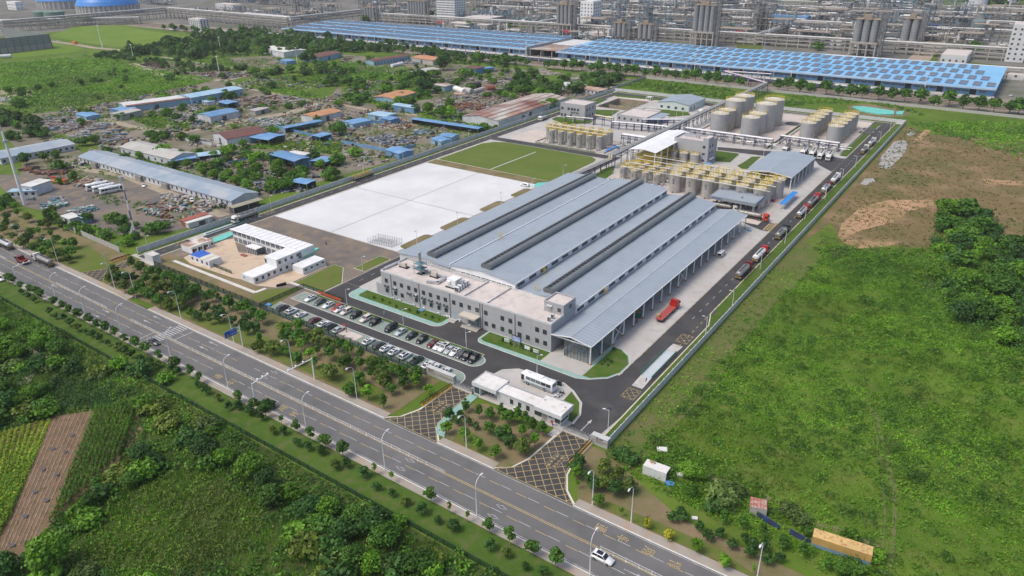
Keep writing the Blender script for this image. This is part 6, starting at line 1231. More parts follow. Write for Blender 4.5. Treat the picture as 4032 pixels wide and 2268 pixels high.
#  notice boards and small shrubs
SH['N']=(1960,1300,.14652)
for i,(x0,y0,x1,y1,lb)in enumerate([(178,352,310,388,'notice board with a green map left of the big screen'),(720,545,862,602,'plain white notice board right of the big screen'),(952,640,1095,690,'white notice board with dark columns near the glass corner')]):
 a,c=G('N',x0,y0),G('N',x1,y1);t=thing('notice_board',lb,'notice board',(*a,0),math.atan2(c[1]-a[1],c[0]-a[0]));L=math.hypot(c[0]-a[0],c[1]-a[1])
 ob('post',MB().box(-.05,-.05,0,.05,.05,2.0),m_galv,t);ob('post',MB().box(L-.05,-.05,0,L+.05,.05,2.0),m_galv,t);bd=ob('board',MB().box(.06,-.03,.8,L-.06,.03,1.9),m_white,t)
 b=MB()
 if i==0:b.box(.2,-.045,1.0,L-.2,-.03,1.5)
 elif i==2:
  for q in range(5):b.box(.3+q*.4,-.045,1.1,.48+q*.4,-.03,1.65)
 else:
  for q in range(4):b.box(.3,-.045,1.05+q*.2,L-.3,-.03,1.09+q*.2)
 ob('print',b,[M('print_green',(.3,.45,.42),.6),M('print_grey',(.5,.52,.54),.6),M('print_dark',(.12,.12,.14),.6)][i],bd)
a,c=G('N',445,455),G('N',570,500);t=thing('display_screen','large dark framed display board on two posts before the office','display board',(*a,0),math.atan2(c[1]-a[1],c[0]-a[0]));L=math.hypot(c[0]-a[0],c[1]-a[1])
ob('post',MB().box(-.1,-.1,.2,.1,.1,2.4),m_galv,t);ob('post',MB().box(L-.1,-.1,.2,L+.1,.1,2.4),m_galv,t);ob('plinth',MB().box(-.9,-.7,0,L+.9,.7,.2),m_conc,t);f=ob('frame',MB().box(-.8,-.16,2.2,L+.8,.16,4.2),m_black,t)
ob('picture',MB().box(-.65,-.18,2.35,L+.65,-.161,4.05),M('screen_picture',(.14,.22,.5),.3,c2=(.4,.5,.7),sc=.9,c3=(.4,.2,.25),sc3=1.5),f)
for i,(k,x,y)in enumerate([('m',270,955),('m',355,1005),('m',625,1078),('m',725,1110),('m',810,1140),('m',180,925),('m',900,1170),('m',525,1050),('N',345,410),('N',665,525),('N',900,600),('N',140,320),('n',1150,1230),('n',1240,1150),('n',1300,1195),('n',1250,1245),('n',1190,1190),('n',1350,985),('N',625,405),('m',75,890)]):tree('shrub',G(k,x,y),.95+.2*(i%3),'small clipped shrub dotted on the office lawns, '+nth(i)+' planted','small shrubs on the office lawns')
# -- lamps, masts, signs
def road_lamp():
 t=thing('street_lamp','x','street lamp',(0,0,0));
 ob('pole',MB().tube([(0,0,0),(0,0,8.6),(.12,0,9.5),(.55,0,10.2),(1.3,0,10.6),(1.9,0,10.65)],[.13,.09,.08,.07,.06,.06],7),m_white_post,t)
 ob('lamp_head',MB().tube([(1.7,0,10.62),(2.1,0,10.62),(2.6,0,10.55)],[.12,.26,.16],8),m_white,t);ob('base',MB().box(-.3,-.3,0,.3,.3,.12),m_conc,t);return t
rl=road_lamp()
far=GP('d',[(165,430),(412,542),(832,742),(993,812),(1345,965),(1742,1148),(2187,1352)])+GP('j',[(93,125),(908,515),(1855,962),(2145,1102)])+[G('k',562,1470)]
near=GP('d',[(88,590),(365,860),(655,948),(962,1075),(1362,1250),(1822,1452)])+[G('i',2322,350)]+GP('j',[(330,660),(1018,1020),(1880,1442)])
for i,p_ in enumerate(sorted(far)):(rl if i==0 else dup(rl)).location=(p_[0],110.9,0);o=rl if i==0 else[x for x in COL.objects if x.name.startswith('street_lamp')][-1];o.rotation_euler=(0,0,-PI/2);o['label']='curved white street lamp on the far pavement, '+nth(i)+' from the left';o['group']='street lamps along the far pavement'
for i,p_ in enumerate(sorted(near)):dup(rl,(p_[0],93.3,0),PI/2,'curved white street lamp on the near pavement, '+nth(i)+' from the left','street lamps along the near pavement')
sl_=thing('solar_lamp','x','solar lamp',(0,0,0));ob('pole',MB().tube([(0,0,0),(0,0,6.6)],[.1,.06],6),m_white_post,sl_);ob('arm',MB().bar((0,0,5.9),(1.1,0,6.5),.08),m_white_post,sl_);ob('lamp_head',MB().box(.9,-.14,6.4,1.6,.14,6.52),m_white,sl_)
b=MB();b.add([(-.6,-.45,6.5),(.15,-.45,6.9),(.15,.45,6.9),(-.6,.45,6.5),(-.6,-.45,6.44),(.15,-.45,6.84),(.15,.45,6.84),(-.6,.45,6.44)],[(0,1,2,3),(7,6,5,4),(0,4,5,1),(1,5,6,2),(2,6,7,3),(3,7,4,0)]);ob('solar_panel',b,M('solar_cell',(.03,.035,.06),.3),sl_)
LP=[('e',45,858,0,'beside the road left of the office'),('e',470,1012,0,'on the long parking island, left part'),('e',945,1192,0,'on the long parking island, right part'),('e',1477,1372,0,'on the green path by the notice boards'),('e',162,602,0,'on the lawn left of the factory road'),('e',572,412,0,'on the nearest soil bed by the slab'),('e',880,266,0,'on the second soil bed by the slab'),('e',1207,106,0,'on the third soil bed by the slab'),('b',1440,1440,0,'at the far corner of the white slab'),('b',1673,1335,0,'on the right side of the big lawn'),('j',2012,350,PI,'at the front of the truck road'),('h',172,1075,PI,'by the hatched box after the right weighbridge'),('h',372,875,PI,'by the right wall behind the flatbed truck'),('h',583,588,PI,'by the right wall next to the last parked tanker'),('h',770,390,PI,'by the right wall next to the black cab tanker'),('h',920,212,PI,'by the right wall next to the fifth tanker'),('h',1072,50,PI,'by the right wall below the blue shelter'),('p',1280,1395,PI,'by the right wall next to the red cab at the blue shelter'),('p',1470,1185,PI,'by the right wall at the junction'),('p',1620,1030,PI,'by the right wall beyond the junction'),('p',1895,745,PI,'by the right wall next to the white tankers'),('p',2010,625,PI,'by the right wall near the far corner'),('b',168,1315,0,'by the left wall near the yellow trailer'),('b',468,1225,0,'by the left wall before the blue roofed shelters'),('b',733,1132,0,'by the left wall opposite the big lawn'),('b',962,1060,0,'by the left wall beyond the big lawn'),('b',1188,985,0,'by the left wall at the slim tanks'),('b',1385,940,0,'by the left wall in front of the rusty hall'),('b',1565,850,0,'by the left wall near the white truck'),('b',1887,735,0,'by the left wall behind the grey block'),('d',2048,125,0,'by the left wall at the long shed'),('d',1120,440,0,'by the left wall near the lattice mast'),('d',1585,265,0,'by the left wall at the tanker cab'),('t',550,870,0,'at the corner of the slim tank yard'),('t',285,838,0,'in the middle of the slim tank yard'),('t',340,500,0,'on the lawn of the three storey block'),('t',845,415,0,'beside the settling basin'),('t',1650,440,0,'in front of the pale green shed'),('t',1730,430,0,'at the corner of the pale green shed'),('t',1910,640,0,'tall one before the left grey tanks'),('o',2310,745,0,'behind the end of the loading canopy'),('o',2285,160,PI,'on the lawn by the grey tower building'),('p',590,900,0,'before the right grey tanks'),('m',1240,1449,0,'on the right half of the parking island')]
for i,(k,x,y,rz,wh)in enumerate(LP):o=sl_ if i==0 else dup(sl_);o.location=(*G(k,x,y),0);o.rotation_euler=(0,0,rz+.4);o['label']='white solar lamp '+wh;o['group']='solar lamps inside the works'
for i,(k,x,y,ty,lb)in enumerate([('a',775,362,190,'tall white mast in the bright green meadow'),('a',1010,450,337,'white mast at the edge of the scrub'),('a',1660,578,428,'white mast among the rusty pipe stacks'),('a',1668,395,282,'white mast in the scrub behind the rusty pipes'),('a',2245,485,362,'white mast beside the white roofed hall'),('b',1140,222,60,'tall white mast before the white tower block'),('b',405,310,238,'white mast before the left blue warehouse'),('b',730,355,300,'white mast before the middle of the left warehouse'),('b',1395,425,322,'white mast before the gap between warehouses'),('b',1870,500,405,'white mast before the stepped warehouse roof'),('c',85,570,425,'white mast left along the right warehouse'),('c',810,628,535,'white mast in the middle of the right warehouse'),('c',1815,712,563,'white mast near the end of the right warehouse'),('c',640,330,165,'tall white mast beside the dark blue container')]):
 p_=G(k,x,y);H_=HZ(p_,k,x,ty);t=thing('light_mast',lb,'mast',(*p_,0));ob('pole',MB().tube([(0,0,0),(0,0,H_)],[.6,.3]if H_>20 else[.35,.2],6),m_white_post,t);ob('lamp_crown',MB().box(-1.3,-.3,H_,1.3,.3,H_+.5),m_white,t)
p_=G('F',63,515);H_=HZ(p_,'F',8,330);t=thing('radio_mast','thick white radio mast at the left edge beside the blue and white cabins','mast',(*p_,0));ob('pole',MB().tube([(0,0,0),(0,0,H_)],[.8,.45],10),m_white_post,t);ob('antenna',MB().box(-1,-1,H_*.86,1,1,H_*.88).box(-.2,-.2,H_,.2,.2,H_+4),m_galv,t)
p_=G('d',1030,360);H_=HZ(p_,'F',306,452);t=thing('radio_mast','slim blue and white banded radio mast with two props','mast',(*p_,0));b=MB();n=6
for i in range(n):b.tube([(0,0,H_*i/n),(0,0,H_*(i+1)/n)],.38-.03*i,8,i%2,False)
ob('pole',b,[M('mast_blue',(.08,.14,.28),.5),m_white_post],t);ob('prop',MB().bar((-3,-1,0),(0,0,7.5),.25),m_white_post,t);ob('prop',MB().bar((-1.5,-2.8,0),(0,0,7.5),.25),m_white_post,t);ob('antenna',MB().box(-.7,-.7,H_-.5,.7,.7,H_+1.2),m_galv,t)
def gantry(base,length,sgn,label,h=7.0,cams=3):
 t=thing('camera_gantry',label,'gantry',(*base,0));ob('pole',MB().tube([(0,0,0),(0,0,h)],[.22,.16],8),m_white_post,t);ob('arm',MB().bar((0,0,h-.2),(0,sgn*length,h+.1),.22),m_white_post,t)
 for i in range(cams):ob('camera',MB().box(-.3,sgn*(length*(.35+.3*i))-.15,h+.15,.3,sgn*(length*(.35+.3*i))+.15,h+.45),m_white,t)
gantry((G('d',2350,1428)[0],110.9),8.5,-1,'white camera gantry reaching over the road from the far pavement');gantry((G('i',1985,130)[0],93.2),5.5,1,'white camera gantry reaching over the road from the near pavement');gantry((G('d',163,688)[0],92.8),6,1,'white camera gantry at the far left bend of the road')
b0=G('d',1805,1176);t=thing('road_sign','blue road sign with an orange triangle on a white post','road sign',(b0[0],111.2,0));ob('post',MB().tube([(0,0,0),(0,0,7.2)],[.18,.14],8),m_white_post,t)
ob('bracket',MB().bar((0,0,6.8),(0,-1.2,6.8),.1).bar((0,0,5.6),(0,-1.2,5.6),.1),m_white_post,t);bd=ob('board',MB().box(.0,-5.4,4.9,.08,-1.0,7.2),M('road_sign_blue',(.01,.1,.48),.4),t)
b=MB();b.box(.081,-5.4,4.9,.09,-1.0,4.98);b.box(.081,-5.4,7.12,.09,-1.0,7.2);b.box(.081,-5.4,4.98,.09,-5.32,7.12);b.box(.081,-1.08,4.98,.09,-1.0,7.12)
for r_,z in((0,6.35),(1,5.35)):
 for i in range(4):
  y=-3.4+i*.55
  for(u0,v0,u1,v1)in((0,.25,.42,.25),(.2,0,.2,.55),(0,.5,.42,.5),(.05,.03,.38,.03)):b.bar((.1,y+u0,z+v0),(.1,y+u1,z+v1),.07,.03)
ob('lettering',b,m_white,bd);b=MB();b.add([(.1,-4.9,5.3),(.1,-3.8,5.3),(.1,-4.35,6.3),(.13,-4.9,5.3),(.13,-3.8,5.3),(.13,-4.35,6.3)],[(0,1,2),(5,4,3),(0,3,4,1),(1,4,5,2),(2,5,3,0)]);ob('warning_triangle',b,M('sign_orange',(.7,.25,.03),.5),bd)
p_=G('d',835,642);t=thing('utility_pole','leaning grey concrete utility pole by the small left gate','utility pole',(*p_,0));ob('pole',MB().tube([(0,0,0),(-.4,0,9.5)],[.2,.13],8),m_conc,t)
def road_rail(x0,x1,label):
 t=thing('median_railing',label,'railing',(x0,100.65,0));n=round((x1-x0)/2.9);s=(x1-x0)/n;me=MB()
 me.box(-.05,-.05,0,.05,.05,1.0);me.box(0,-.025,.82,s,.025,.9);me.box(0,-.025,.15,s,.025,.22);me.box(-.2,-.2,0,.2,.2,.1)
 for i in range(9):me.box(s*(i+.5)/9-.02,-.02,.22,s*(i+.5)/9+.02,.02,.82)
 mm=me.mesh('rail_section',[m_white_post])
 for i in range(n):link('rail_section',mm,t,(s*i,0,0))
road_rail(G('d',450,692)[0],G('d',825,880)[0],'white railing in the middle of the road left of the zebra crossing');road_rail(G('d',1010,965)[0],G('j',805,662)[0],'long white railing in the middle of the road right of the zebra crossing');road_rail(G('j',1965,1240)[0],10,'white railing in the middle of the road at the lower right');road_rail(-420,G('d',70,510)[0],'white railing in the middle of the road at the far left')
# -- vehicles
m_tyre=m_black;m_hub=M('wheel_hub',(.4,.4,.41),.35,.6);m_lite=M('head_lamp',(.75,.77,.78),.2);m_tail=M('tail_lamp',(.4,.02,.02),.3);m_cglass=M('car_glass',(.015,.018,.022),.06,spec=.8)
CARC={'white':(.72,.73,.74),'black':(.012,.012,.014),'dark grey':(.07,.075,.08),'silver':(.4,.43,.44),'red':(.38,.03,.02),'dark red':(.12,.015,.02),'pearl':(.62,.55,.52),'green':(.02,.05,.04),'pale blue':(.42,.48,.5)}
def paint(c):return M('car_paint_'+c.replace(' ','_'),CARC[c],.22,c2=tuple(v*.92 for v in CARC[c]),sc=.5,spec=.6)
def loft(mb,secs,m=0,cap=True):
 """secs: (x, [(y,z)...]) closed rings joined along x"""
 n=len(secs[0][1]);V=[(x,y,z)for x,rg in secs for y,z in rg];F=[]
 for i in range(len(secs)-1):
  for k in range(n):F.append((i*n+k,i*n+(k+1)%n,(i+1)*n+(k+1)%n,(i+1)*n+k))
 mb.add(V,F,m,True)
 if cap:mb.add(V[:n],[tuple(reversed(range(n)))],m);mb.add(V[-n:],[tuple(range(n))],m)
def wheel_pair(t,xs,hw,r,wd=.24,dual=()):
 me=MB();a=[(r*math.cos(2*PI*i/12),r*math.sin(2*PI*i/12))for i in range(12)]
 loft(me,[(-wd/2,a),(wd/2,a)]);W_=me.mesh('wheel',[m_tyre]);hm=MB();c=[(r*.55*math.cos(2*PI*i/8),r*.55*math.sin(2*PI*i/8))for i in range(8)];loft(hm,[(-wd/2-.015,c),(wd/2+.015,c)]);H_=hm.mesh('hub',[m_hub])
 for x in xs:
  for s in(1,-1):
   o=link('wheel',W_,t,(x,s*(hw-wd/2),r),PI/2);link('hub',H_,o)
CACHE={}
def car(kind,col):
 if(kind,col)in CACHE:return dup(CACHE[(kind,col)])
 t=thing('parked_car','x','car',(0,0,0));pm=paint(col)
 L,w_,hs,hr={'sedan':(4.75,.92,.95,1.46),'suv':(4.7,.95,1.05,1.7),'van':(5.1,.95,1.15,1.9),'hatch':(4.3,.9,.98,1.55),'pickup':(5.2,.95,1.05,1.78)}[kind];h=L/2
 def ring(wd,z0,z1):return[(-wd,z0),(-wd*1.0,z0+(z1-z0)*.55),(-wd*.93,z1),(wd*.93,z1),(wd,z0+(z1-z0)*.55),(wd,z0)]
 b=MB();hood=hs-.12 if kind!='van' else hs
 loft(b,[(-h,ring(w_*.82,.42,hs-.12)),(-h+.18,ring(w_*.96,.26,hs-.03)),(-h*.55,ring(w_,.22,hs)),(0,ring(w_,.2,hs)),(h*.38,ring(w_,.2,hs-.02)),(h*.75,ring(w_*.98,.22,hood-.06)),(h-.2,ring(w_*.9,.25,hood-.2)),(h,ring(w_*.72,.4,hood-.34))]);ob('body',b,pm,t)
 f0,f1,r1,r0={'sedan':(.36,.02,-.48,-.82),'suv':(.42,.12,-.78,-.96),'van':(.66,.42,-.9,-.98),'hatch':(.42,.1,-.7,-.95),'pickup':(.4,.12,-.2,-.32)}[kind]
 q=w_*.76;g_=MB();V=[(h*f0,w_*.86,hs-.03),(h*f1,q,hr-.04),(h*r1,q,hr-.05),(h*r0,w_*.84,hs-.03)]
 g_.add([(x,y,z)for x,y,z in V]+[(x,-y,z)for x,y,z in V],[(0,1,2,3),(7,6,5,4),(0,4,5,1),(2,6,7,3),(1,5,6,2)]);ob('windows',g_,m_cglass,t)
 rf=MB();rf.add([(h*f1+.06,q+.01,hr-.05),(h*f1+.06,-q-.01,hr-.05),(h*r1-.05,-q-.01,hr-.06),(h*r1-.05,q+.01,hr-.06),(h*f1-.1,q-.14,hr+.01),(h*f1-.1,-q+.14,hr+.01),(h*r1+.1,-q+.14,hr),(h*r1+.1,q-.14,hr)],[(4,7,6,5),(0,4,5,1),(1,5,6,2),(2,6,7,3),(3,7,4,0)])
 ro=ob('roof',rf,pm,t)
 for s in(1,-1):rf=MB();rf.bar((h*f0,s*w_*.87,hs-.02),(h*f1,s*(q+.01),hr-.05),.07);rf.bar((h*r0,s*w_*.85,hs-.02),(h*r1,s*(q+.01),hr-.05),.1);rf.bar((h*(f1+r1)/2-.1,s*w_*.865,hs-.02),(h*(f1+r1)/2-.1,s*(q+.01),hr-.05),.06);ob('pillars',rf,pm,t)
 if col=='white' and kind in('sedan','suv'):ob('sunroof',MB().box(h*r1*.7,-q*.7,hr+.005,h*f1-.2,q*.7,hr+.02),m_cglass,t,None)
 if kind=='pickup':ob('bed_liner',MB().box(-h+.25,-w_*.8,hs,-h*.38,w_*.8,hs+.02),m_black,t)
 for s in(1,-1):ob('headlight',MB().box(h-.22,s*w_*.62-.16,hood-.36,h-.04,s*w_*.62+.16,hood-.22),m_lite,t);ob('taillight',MB().box(-h-.005,s*w_*.6-.15,hs-.32,-h+.1,s*w_*.6+.15,hs-.18),m_tail,t);ob('mirror',MB().box(h*f0-.25,s*(w_+.08)-.08,hs-.02,h*f0-.1,s*(w_+.08)+.08,hs+.12),pm,t)
 wheel_pair(t,(h*.62,-h*.6),w_+.02,.34);CACHE[(kind,col)]=t;return t
def put(o,xy,rz,label,group=None,z=0.0,name=None,cat=None):
 o.location=(xy[0],xy[1],z);o.rotation_euler=(0,0,rz);o['label']=label
 if group:o['group']=group
 if name:o.name=name
 if cat:o['category']=cat
 return o
PZ=6*LZ
bk=[('d',2335,805,'sedan','white'),('d',2410,830,'sedan','dark grey'),('d',2475,852,'sedan','white'),('d',2540,878,'suv','red'),('e',-8,880,'sedan','white'),('e',30,905,'suv','pearl'),('e',103,930,'suv','black'),('e',180,958,'suv','pearl'),('e',250,982,'suv','black'),('e',382,1022,'van','black'),('e',447,1054,'sedan','pale blue'),('e',524,1086,'sedan','black'),('e',609,1112,'suv','black'),('e',685,1146,'sedan','dark red'),('e',732,1163,'sedan','white'),('e',772,1176,'suv','white'),('e',820,1189,'sedan','silver'),('e',865,1202,'sedan','white'),('e',905,1222,'sedan','dark grey'),('e',945,1240,'suv','black'),('e',990,1264,'suv','black')]
for i,(k,x,y,kd,c)in enumerate(bk):p_=G(k,x,y,.8);put(car(kd,c),(p_[0],144.4),-PI/2,f'{c} {dict(suv="SUV", van="people carrier", sedan="saloon car")[kd]} on the long parking island, {nth(i)} from the left','cars parked on the long island',PZ)
fr=[('d',2118,880,'suv','dark grey'),('d',2182,910,'suv','white'),('d',2250,937,'sedan','white'),('d',2358,974,'sedan','dark red'),('d',2425,1004,'sedan','white'),('d',2472,1024,'suv','dark grey'),('d',2537,1047,'sedan','silver'),('e',190,1134,'sedan','white'),('e',264,1167,'suv','dark grey'),('e',326,1185,'sedan','white'),('e',392,1209,'sedan','white'),('e',467,1245,'suv','white'),('e',554,1277,'pickup','green'),('e',642,1309,'sedan','white'),('e',694,1324,'sedan','white'),('e',772,1357,'sedan','white')]
for i,(k,x,y,kd,c)in enumerate(fr):p_=G(k,x,y,.8);put(car(kd,c),(p_[0],134.3),PI/2,f'{c} {dict(suv="SUV", pickup="pickup", sedan="saloon car")[kd]} parked against the front fence, {nth(i)} from the left','cars parked along the front fence',PZ)
put(car('suv','white'),G('j',1972,1312,.7),0,'white SUV driving on the near carriageway at the bottom of the road',None,MZ);put(car('sedan','dark grey'),G('d',1162,1132,.6),0,'dark grey saloon driving on the near carriageway past the verge trees',None,MZ)
put(car('suv','white'),G('d',0,668),0,'white SUV at the left picture edge on the road',None,MZ);put(car('sedan','white'),G('a',1088,1408),-.55,'white car on the sandy lane before the long shed row',None,.15);put(car('hatch','white'),G('d',1452,75),-.5,'white car with an open boot beside the scrap heaps',None,.15);put(car('hatch','white'),G('u',848,607),.3,'tiny white car on the road beside the windbreak wall',None,.15);put(car('sedan','white'),G('c',2480,727),1.2,'white car on the yard at the end of the right warehouse',None,.15)
m_chassis=M('truck_chassis',(.05,.05,.055),.7)
def cab(t,x0,c,h=3.3):
 """flat fronted lorry cab whose nose is at x0"""
 cm=c;b=MB();pr=[(x0-2.2,.75),(x0-.05,.75),(x0,1.6),(x0-.18,2.5),(x0-.55,h-.15),(x0-.9,h),(x0-2.2,h+.1)]
 V=[(x,s*1.22,z)for s in(-1,1)for x,z in pr];n=len(pr);b.add(V,[tuple(range(n)),tuple(reversed(range(n,2*n)))]+[(i,n+i,n+(i+1)%n,(i+1)%n)for i in range(n)]);cb=ob('cab',b,cm,t)
 w_=MB();w_.add([(x0+.02,-1.05,1.7),(x0+.02,1.05,1.7),(x0-.16,1.0,2.5),(x0-.16,-1.0,2.5)],[(0,1,2,3)]);w_.box(x0-1.3,-1.24,1.75,x0-.35,-1.215,2.5);w_.box(x0-1.3,1.215,1.75,x0-.35,1.24,2.5);ob('windscreen',w_,m_cglass,t,None)
 ob('bumper',MB().box(x0-.3,-1.22,.4,x0+.08,1.22,.85),m_dkgrey,t);
 for s in(1,-1):ob('headlight',MB().box(x0+.05,s*.9-.2,.85,x0+.1,s*.9+.2,1.1),m_lite,t);ob('mirror',MB().box(x0-.2,s*1.4-.12,1.8,x0-.05,s*1.4+.12,2.6),m_black,t)
PAINT2={'white':M('cab_white',(.66,.65,.6),.4),'red':M('cab_red',(.42,.02,.015),.35),'maroon':M('cab_maroon',(.16,.02,.02),.35),'black':M('cab_black',(.02,.022,.025),.35),'orange':M('cab_orange_red',(.6,.05,.015),.35)}
m_tk={'dull':M('dull_tank',(.34,.33,.31),.45,.4,c2=(.24,.23,.21),sc=.5,c3=(.16,.14,.12),sc3=1.2,f3=.3),'bright':M('bright_tank',(.56,.57,.57),.3,.45,c2=(.46,.46,.46),sc=.6),'white':M('white_tank',(.68,.68,.66),.45,c2=(.56,.56,.54),sc=.5)}
def tanker(cabc,tk,L=13.0):
 key=('tanker',cabc,tk)
 if key in CACHE:return dup(CACHE[key])
 t=thing('tank_truck','x','tank truck',(0,0,0));h=L/2;cab(t,h,PAINT2[cabc])
 ob('chassis',MB().box(-h+.2,-.5,.7,h-.6,.5,1.0).box(-h,-1.2,.55,-h+.25,1.2,.85),m_chassis,t)
 sec=[(1.25*math.cos(a)*s,2.15+1.0*math.sin(a)*s)for s in(1,)for a in np.linspace(0,2*PI,17)[:-1]];sc_=lambda f:[(y*f,2.15+(z-2.15)*f)for y,z in sec]
 b=MB();loft(b,[(-h+.3,sc_(.55)),(-h+.5,sc_(.95)),(-h+.8,sec),(h-3.6,sec),(h-3.3,sc_(.95)),(h-3.1,sc_(.55))]);tkk=ob('tank',b,m_tk[tk],t)
 b=MB()
 for i in range(6):x=-h+1.2+i*(L-5)/5;loft(b,[(x,sc_(1.015)),(x+.1,sc_(1.015))])
 ob('tank_bands',b,m_chassis if tk=='dull' else m_galv,t)
 b=MB();b.box(-h+1.2,-.35,3.15,h-4,.35,3.22)
 for i in range(3):b.cyl(-h+2.4+i*(L-7)/2.4,0,3.2,3.45,.32,n=8)
 ob('walkway',b,m_dkgrey,t);ob('side_guard',MB().box(-h+3.5,-1.2,.75,h-4.2,-1.1,1.2).box(-h+3.5,1.1,.75,h-4.2,1.2,1.2),m_chassis,t);ob('rear_plate',MB().box(-h+.22,-1.1,.85,-h+.3,1.1,1.3),M('rear_yellow',(.4,.22,.05),.7),t)
 wheel_pair(t,(h-1.0,h-3.5,h-4.6,-h+1.0,-h+2.2,-h+3.4),1.2,.5,.32);CACHE[key]=t;return t
TK=[('h',485,605,'maroon','dull','maroon cab tanker parked by the right wall, nearest of the queue'),('h',612,482,'red','white','red cab tanker with white tank, second in the queue by the right wall'),('h',770,315,'black','dull','black cab tanker, third in the queue by the right wall'),('h',925,158,'red','bright','red cab tanker, fourth in the queue by the right wall'),('h',1000,80,'red','dull','red cab tanker, fifth in the queue by the right wall'),('p',1175,1400,'red','bright','red cab tanker beside the blue strip shelter'),('p',1310,1270,'maroon','bright','maroon cab tanker at the junction by the right wall'),('p',1415,1165,'white','white','white tanker leading the queue at the junction'),('p',1765,840,'white','dull','white cab tanker far up the right ring road'),('p',1830,755,'white','bright','farthest tanker on the right ring road')]
for k,x,y,c,tk,lb in TK:p_=G(k,x,y,1.2);put(tanker(c,tk),(-71.8,p_[1]),PI/2,lb,'tank trucks queued along the right wall',.15)
for i,(x,y)in enumerate([(1050,850),(1148,868),(1240,890),(1335,905)]):p_=G('p',x,y,1.5);put(tanker('white','white'),p_,-PI/2+.08,nth(i)+' white tank truck from the left parked before the right tank yard','white tank trucks before the right tank yard',.2)
put(tanker('white','dull'),G('p',850,815,1.5),-PI/2+.1,'dull grey tank truck half hidden behind the blue grey shed',None,.2);put(tanker('orange','dull',14),(-88.5,308.3),0,'orange red cab tanker leaving the flat loading canopy',None,.2);put(tanker('white','dull'),(-103,312.5),0,'dull tanker standing under the flat loading canopy',None,.2)
put(tanker('white','dull'),(-275,G('q',1450,300,1.5)[1]),-PI/2,'white cab tanker with black bands on the left weighbridge',None,.5);put(tanker('white','dull'),G('d',330,520,1.2),PI,'white cab tanker driving left on the far side of the road',None,MZ);put(tanker('red','bright'),G('d',30,395,1.2),PI,'tanker with a pale tank at the far left of the road',None,MZ)
t=thing('tipper_truck','small red tipper truck on the far side of the road','truck',(*G('d',172,523,.8),MZ),PI);cab(t,3,PAINT2['maroon'],2.6);ob('chassis',MB().box(-3,-.5,.6,2.5,.5,.9),m_chassis,t);ob('tipper_body',MB().box(-3.1,-1.2,.95,.7,1.2,1.1).box(-3.1,-1.2,1.1,.7,-1.1,1.9).box(-3.1,1.1,1.1,.7,1.2,1.9).box(-3.1,-1.1,1.1,-3.0,1.1,1.9).box(.6,-1.1,1.1,.7,1.1,2.0),M('tipper_red',(.25,.05,.04),.6),t);wheel_pair(t,(1.9,-1.9),1.15,.45,.3)
t=thing('flatbed_truck','red flatbed lorry parked on the concrete apron','flatbed truck',(*G('n',2250,330,1.2),.15),PI/2);cab(t,7.2,PAINT2['red'],3.2);ob('bed',MB().box(-7,-1.25,1.15,4.3,1.25,1.35),M('flatbed_red',(.38,.07,.06),.6,c2=(.3,.06,.05),sc=.8),t);ob('headboard',MB().box(4.2,-1.25,1.35,4.35,1.25,2.6),PAINT2['red'],t);ob('chassis',MB().box(-6.8,-.5,.65,6.4,.5,1.12),m_chassis,t);ob('edge_stripe',MB().box(-7,-1.27,1.25,4.3,-1.25,1.36),m_mark_y,t);wheel_pair(t,(6.0,3.4,2.2,-3,-4.2,-5.4),1.2,.5,.32)
tag(ob('cargo_box',MB().box(-.6,-.55,0,.6,.55,.85),M('cardboard',(.42,.29,.16),.8),None,(*G('n',2093,395,1.8),1.5)),'brown cardboard box on the tail of the red flatbed','box')
def coach(label,xy,rz,L=10.6,swoosh=True,z=.15):
 t=thing('coach',label,'coach',(*xy,z),rz);h=L/2;W=MB();rg=lambda f,z0,z1:[(-1.22*f,z0),(-1.25*f,1.6),(-1.2*f,z1-.25),(-1.0*f,z1),(1.0*f,z1),(1.2*f,z1-.25),(1.25*f,1.6),(1.22*f,z0)]
 loft(W,[(-h,rg(.95,.5,3.25)),(-h+.25,rg(1,.35,3.35)),(h-.5,rg(1,.35,3.35)),(h-.1,rg(.97,.4,3.1)),(h,rg(.9,.5,2.6))]);ob('body',W,m_white,t)
 b=MB();b.add([(h+.01,-1.05,1.35),(h+.01,1.05,1.35),(h-.07,1.1,3.0),(h-.07,-1.1,3.0)],[(0,1,2,3)]);b.box(h-1.2,-1.27,1.2,h-.2,-1.25,2.9);b.box(h-1.2,1.25,1.2,h-.2,1.27,2.9);ob('windscreen',b,m_black,t)
 for s in(1,-1):
  for i in range(5):x0=-h+.5+i*(L-2.2)/5;ob('side_window',MB().box(x0,s*1.25-.02,1.75,x0+(L-2.2)/5-.12,s*1.25+.02,2.75),m_glassb if i>1 else m_cglass,t)
  if swoosh:
   b=MB()
   for i in range(10):x0=-h+.6+i*.85;zz=.75+.55*((9-i)/9)**2;b.box(x0,s*1.262-.01,zz,x0+.85,s*1.262+.01,zz+.16)
   ob('teal_stripe',b,M('stripe_teal',(.02,.22,.25),.4),t)
 ob('roof_hatch',MB().box(-h+1.6,-.4,3.35,-h+2.6,.4,3.43),m_lgrey,t);ob('roof_hatch',MB().box(h-2.8,-.4,3.35,h-1.8,.4,3.43),m_lgrey,t);ob('roof_unit',MB().box(-1.5,-.8,3.35,1.3,.8,3.52),m_white,t);ob('rear_window',MB().box(-h-.02,-.9,1.9,-h+.05,.9,2.9),m_cglass,t);wheel_pair(t,(h-2.4,-h+2.6),1.26,.5,.3);return t
coach('white coach with a teal wave on its side parked behind the gatehouse',G('r',1355,330,1.7),PI-.03)
A,B=G('a',755,1440,1),G('a',915,1408,1);CA=math.atan2(B[1]-A[1],B[0]-A[0])
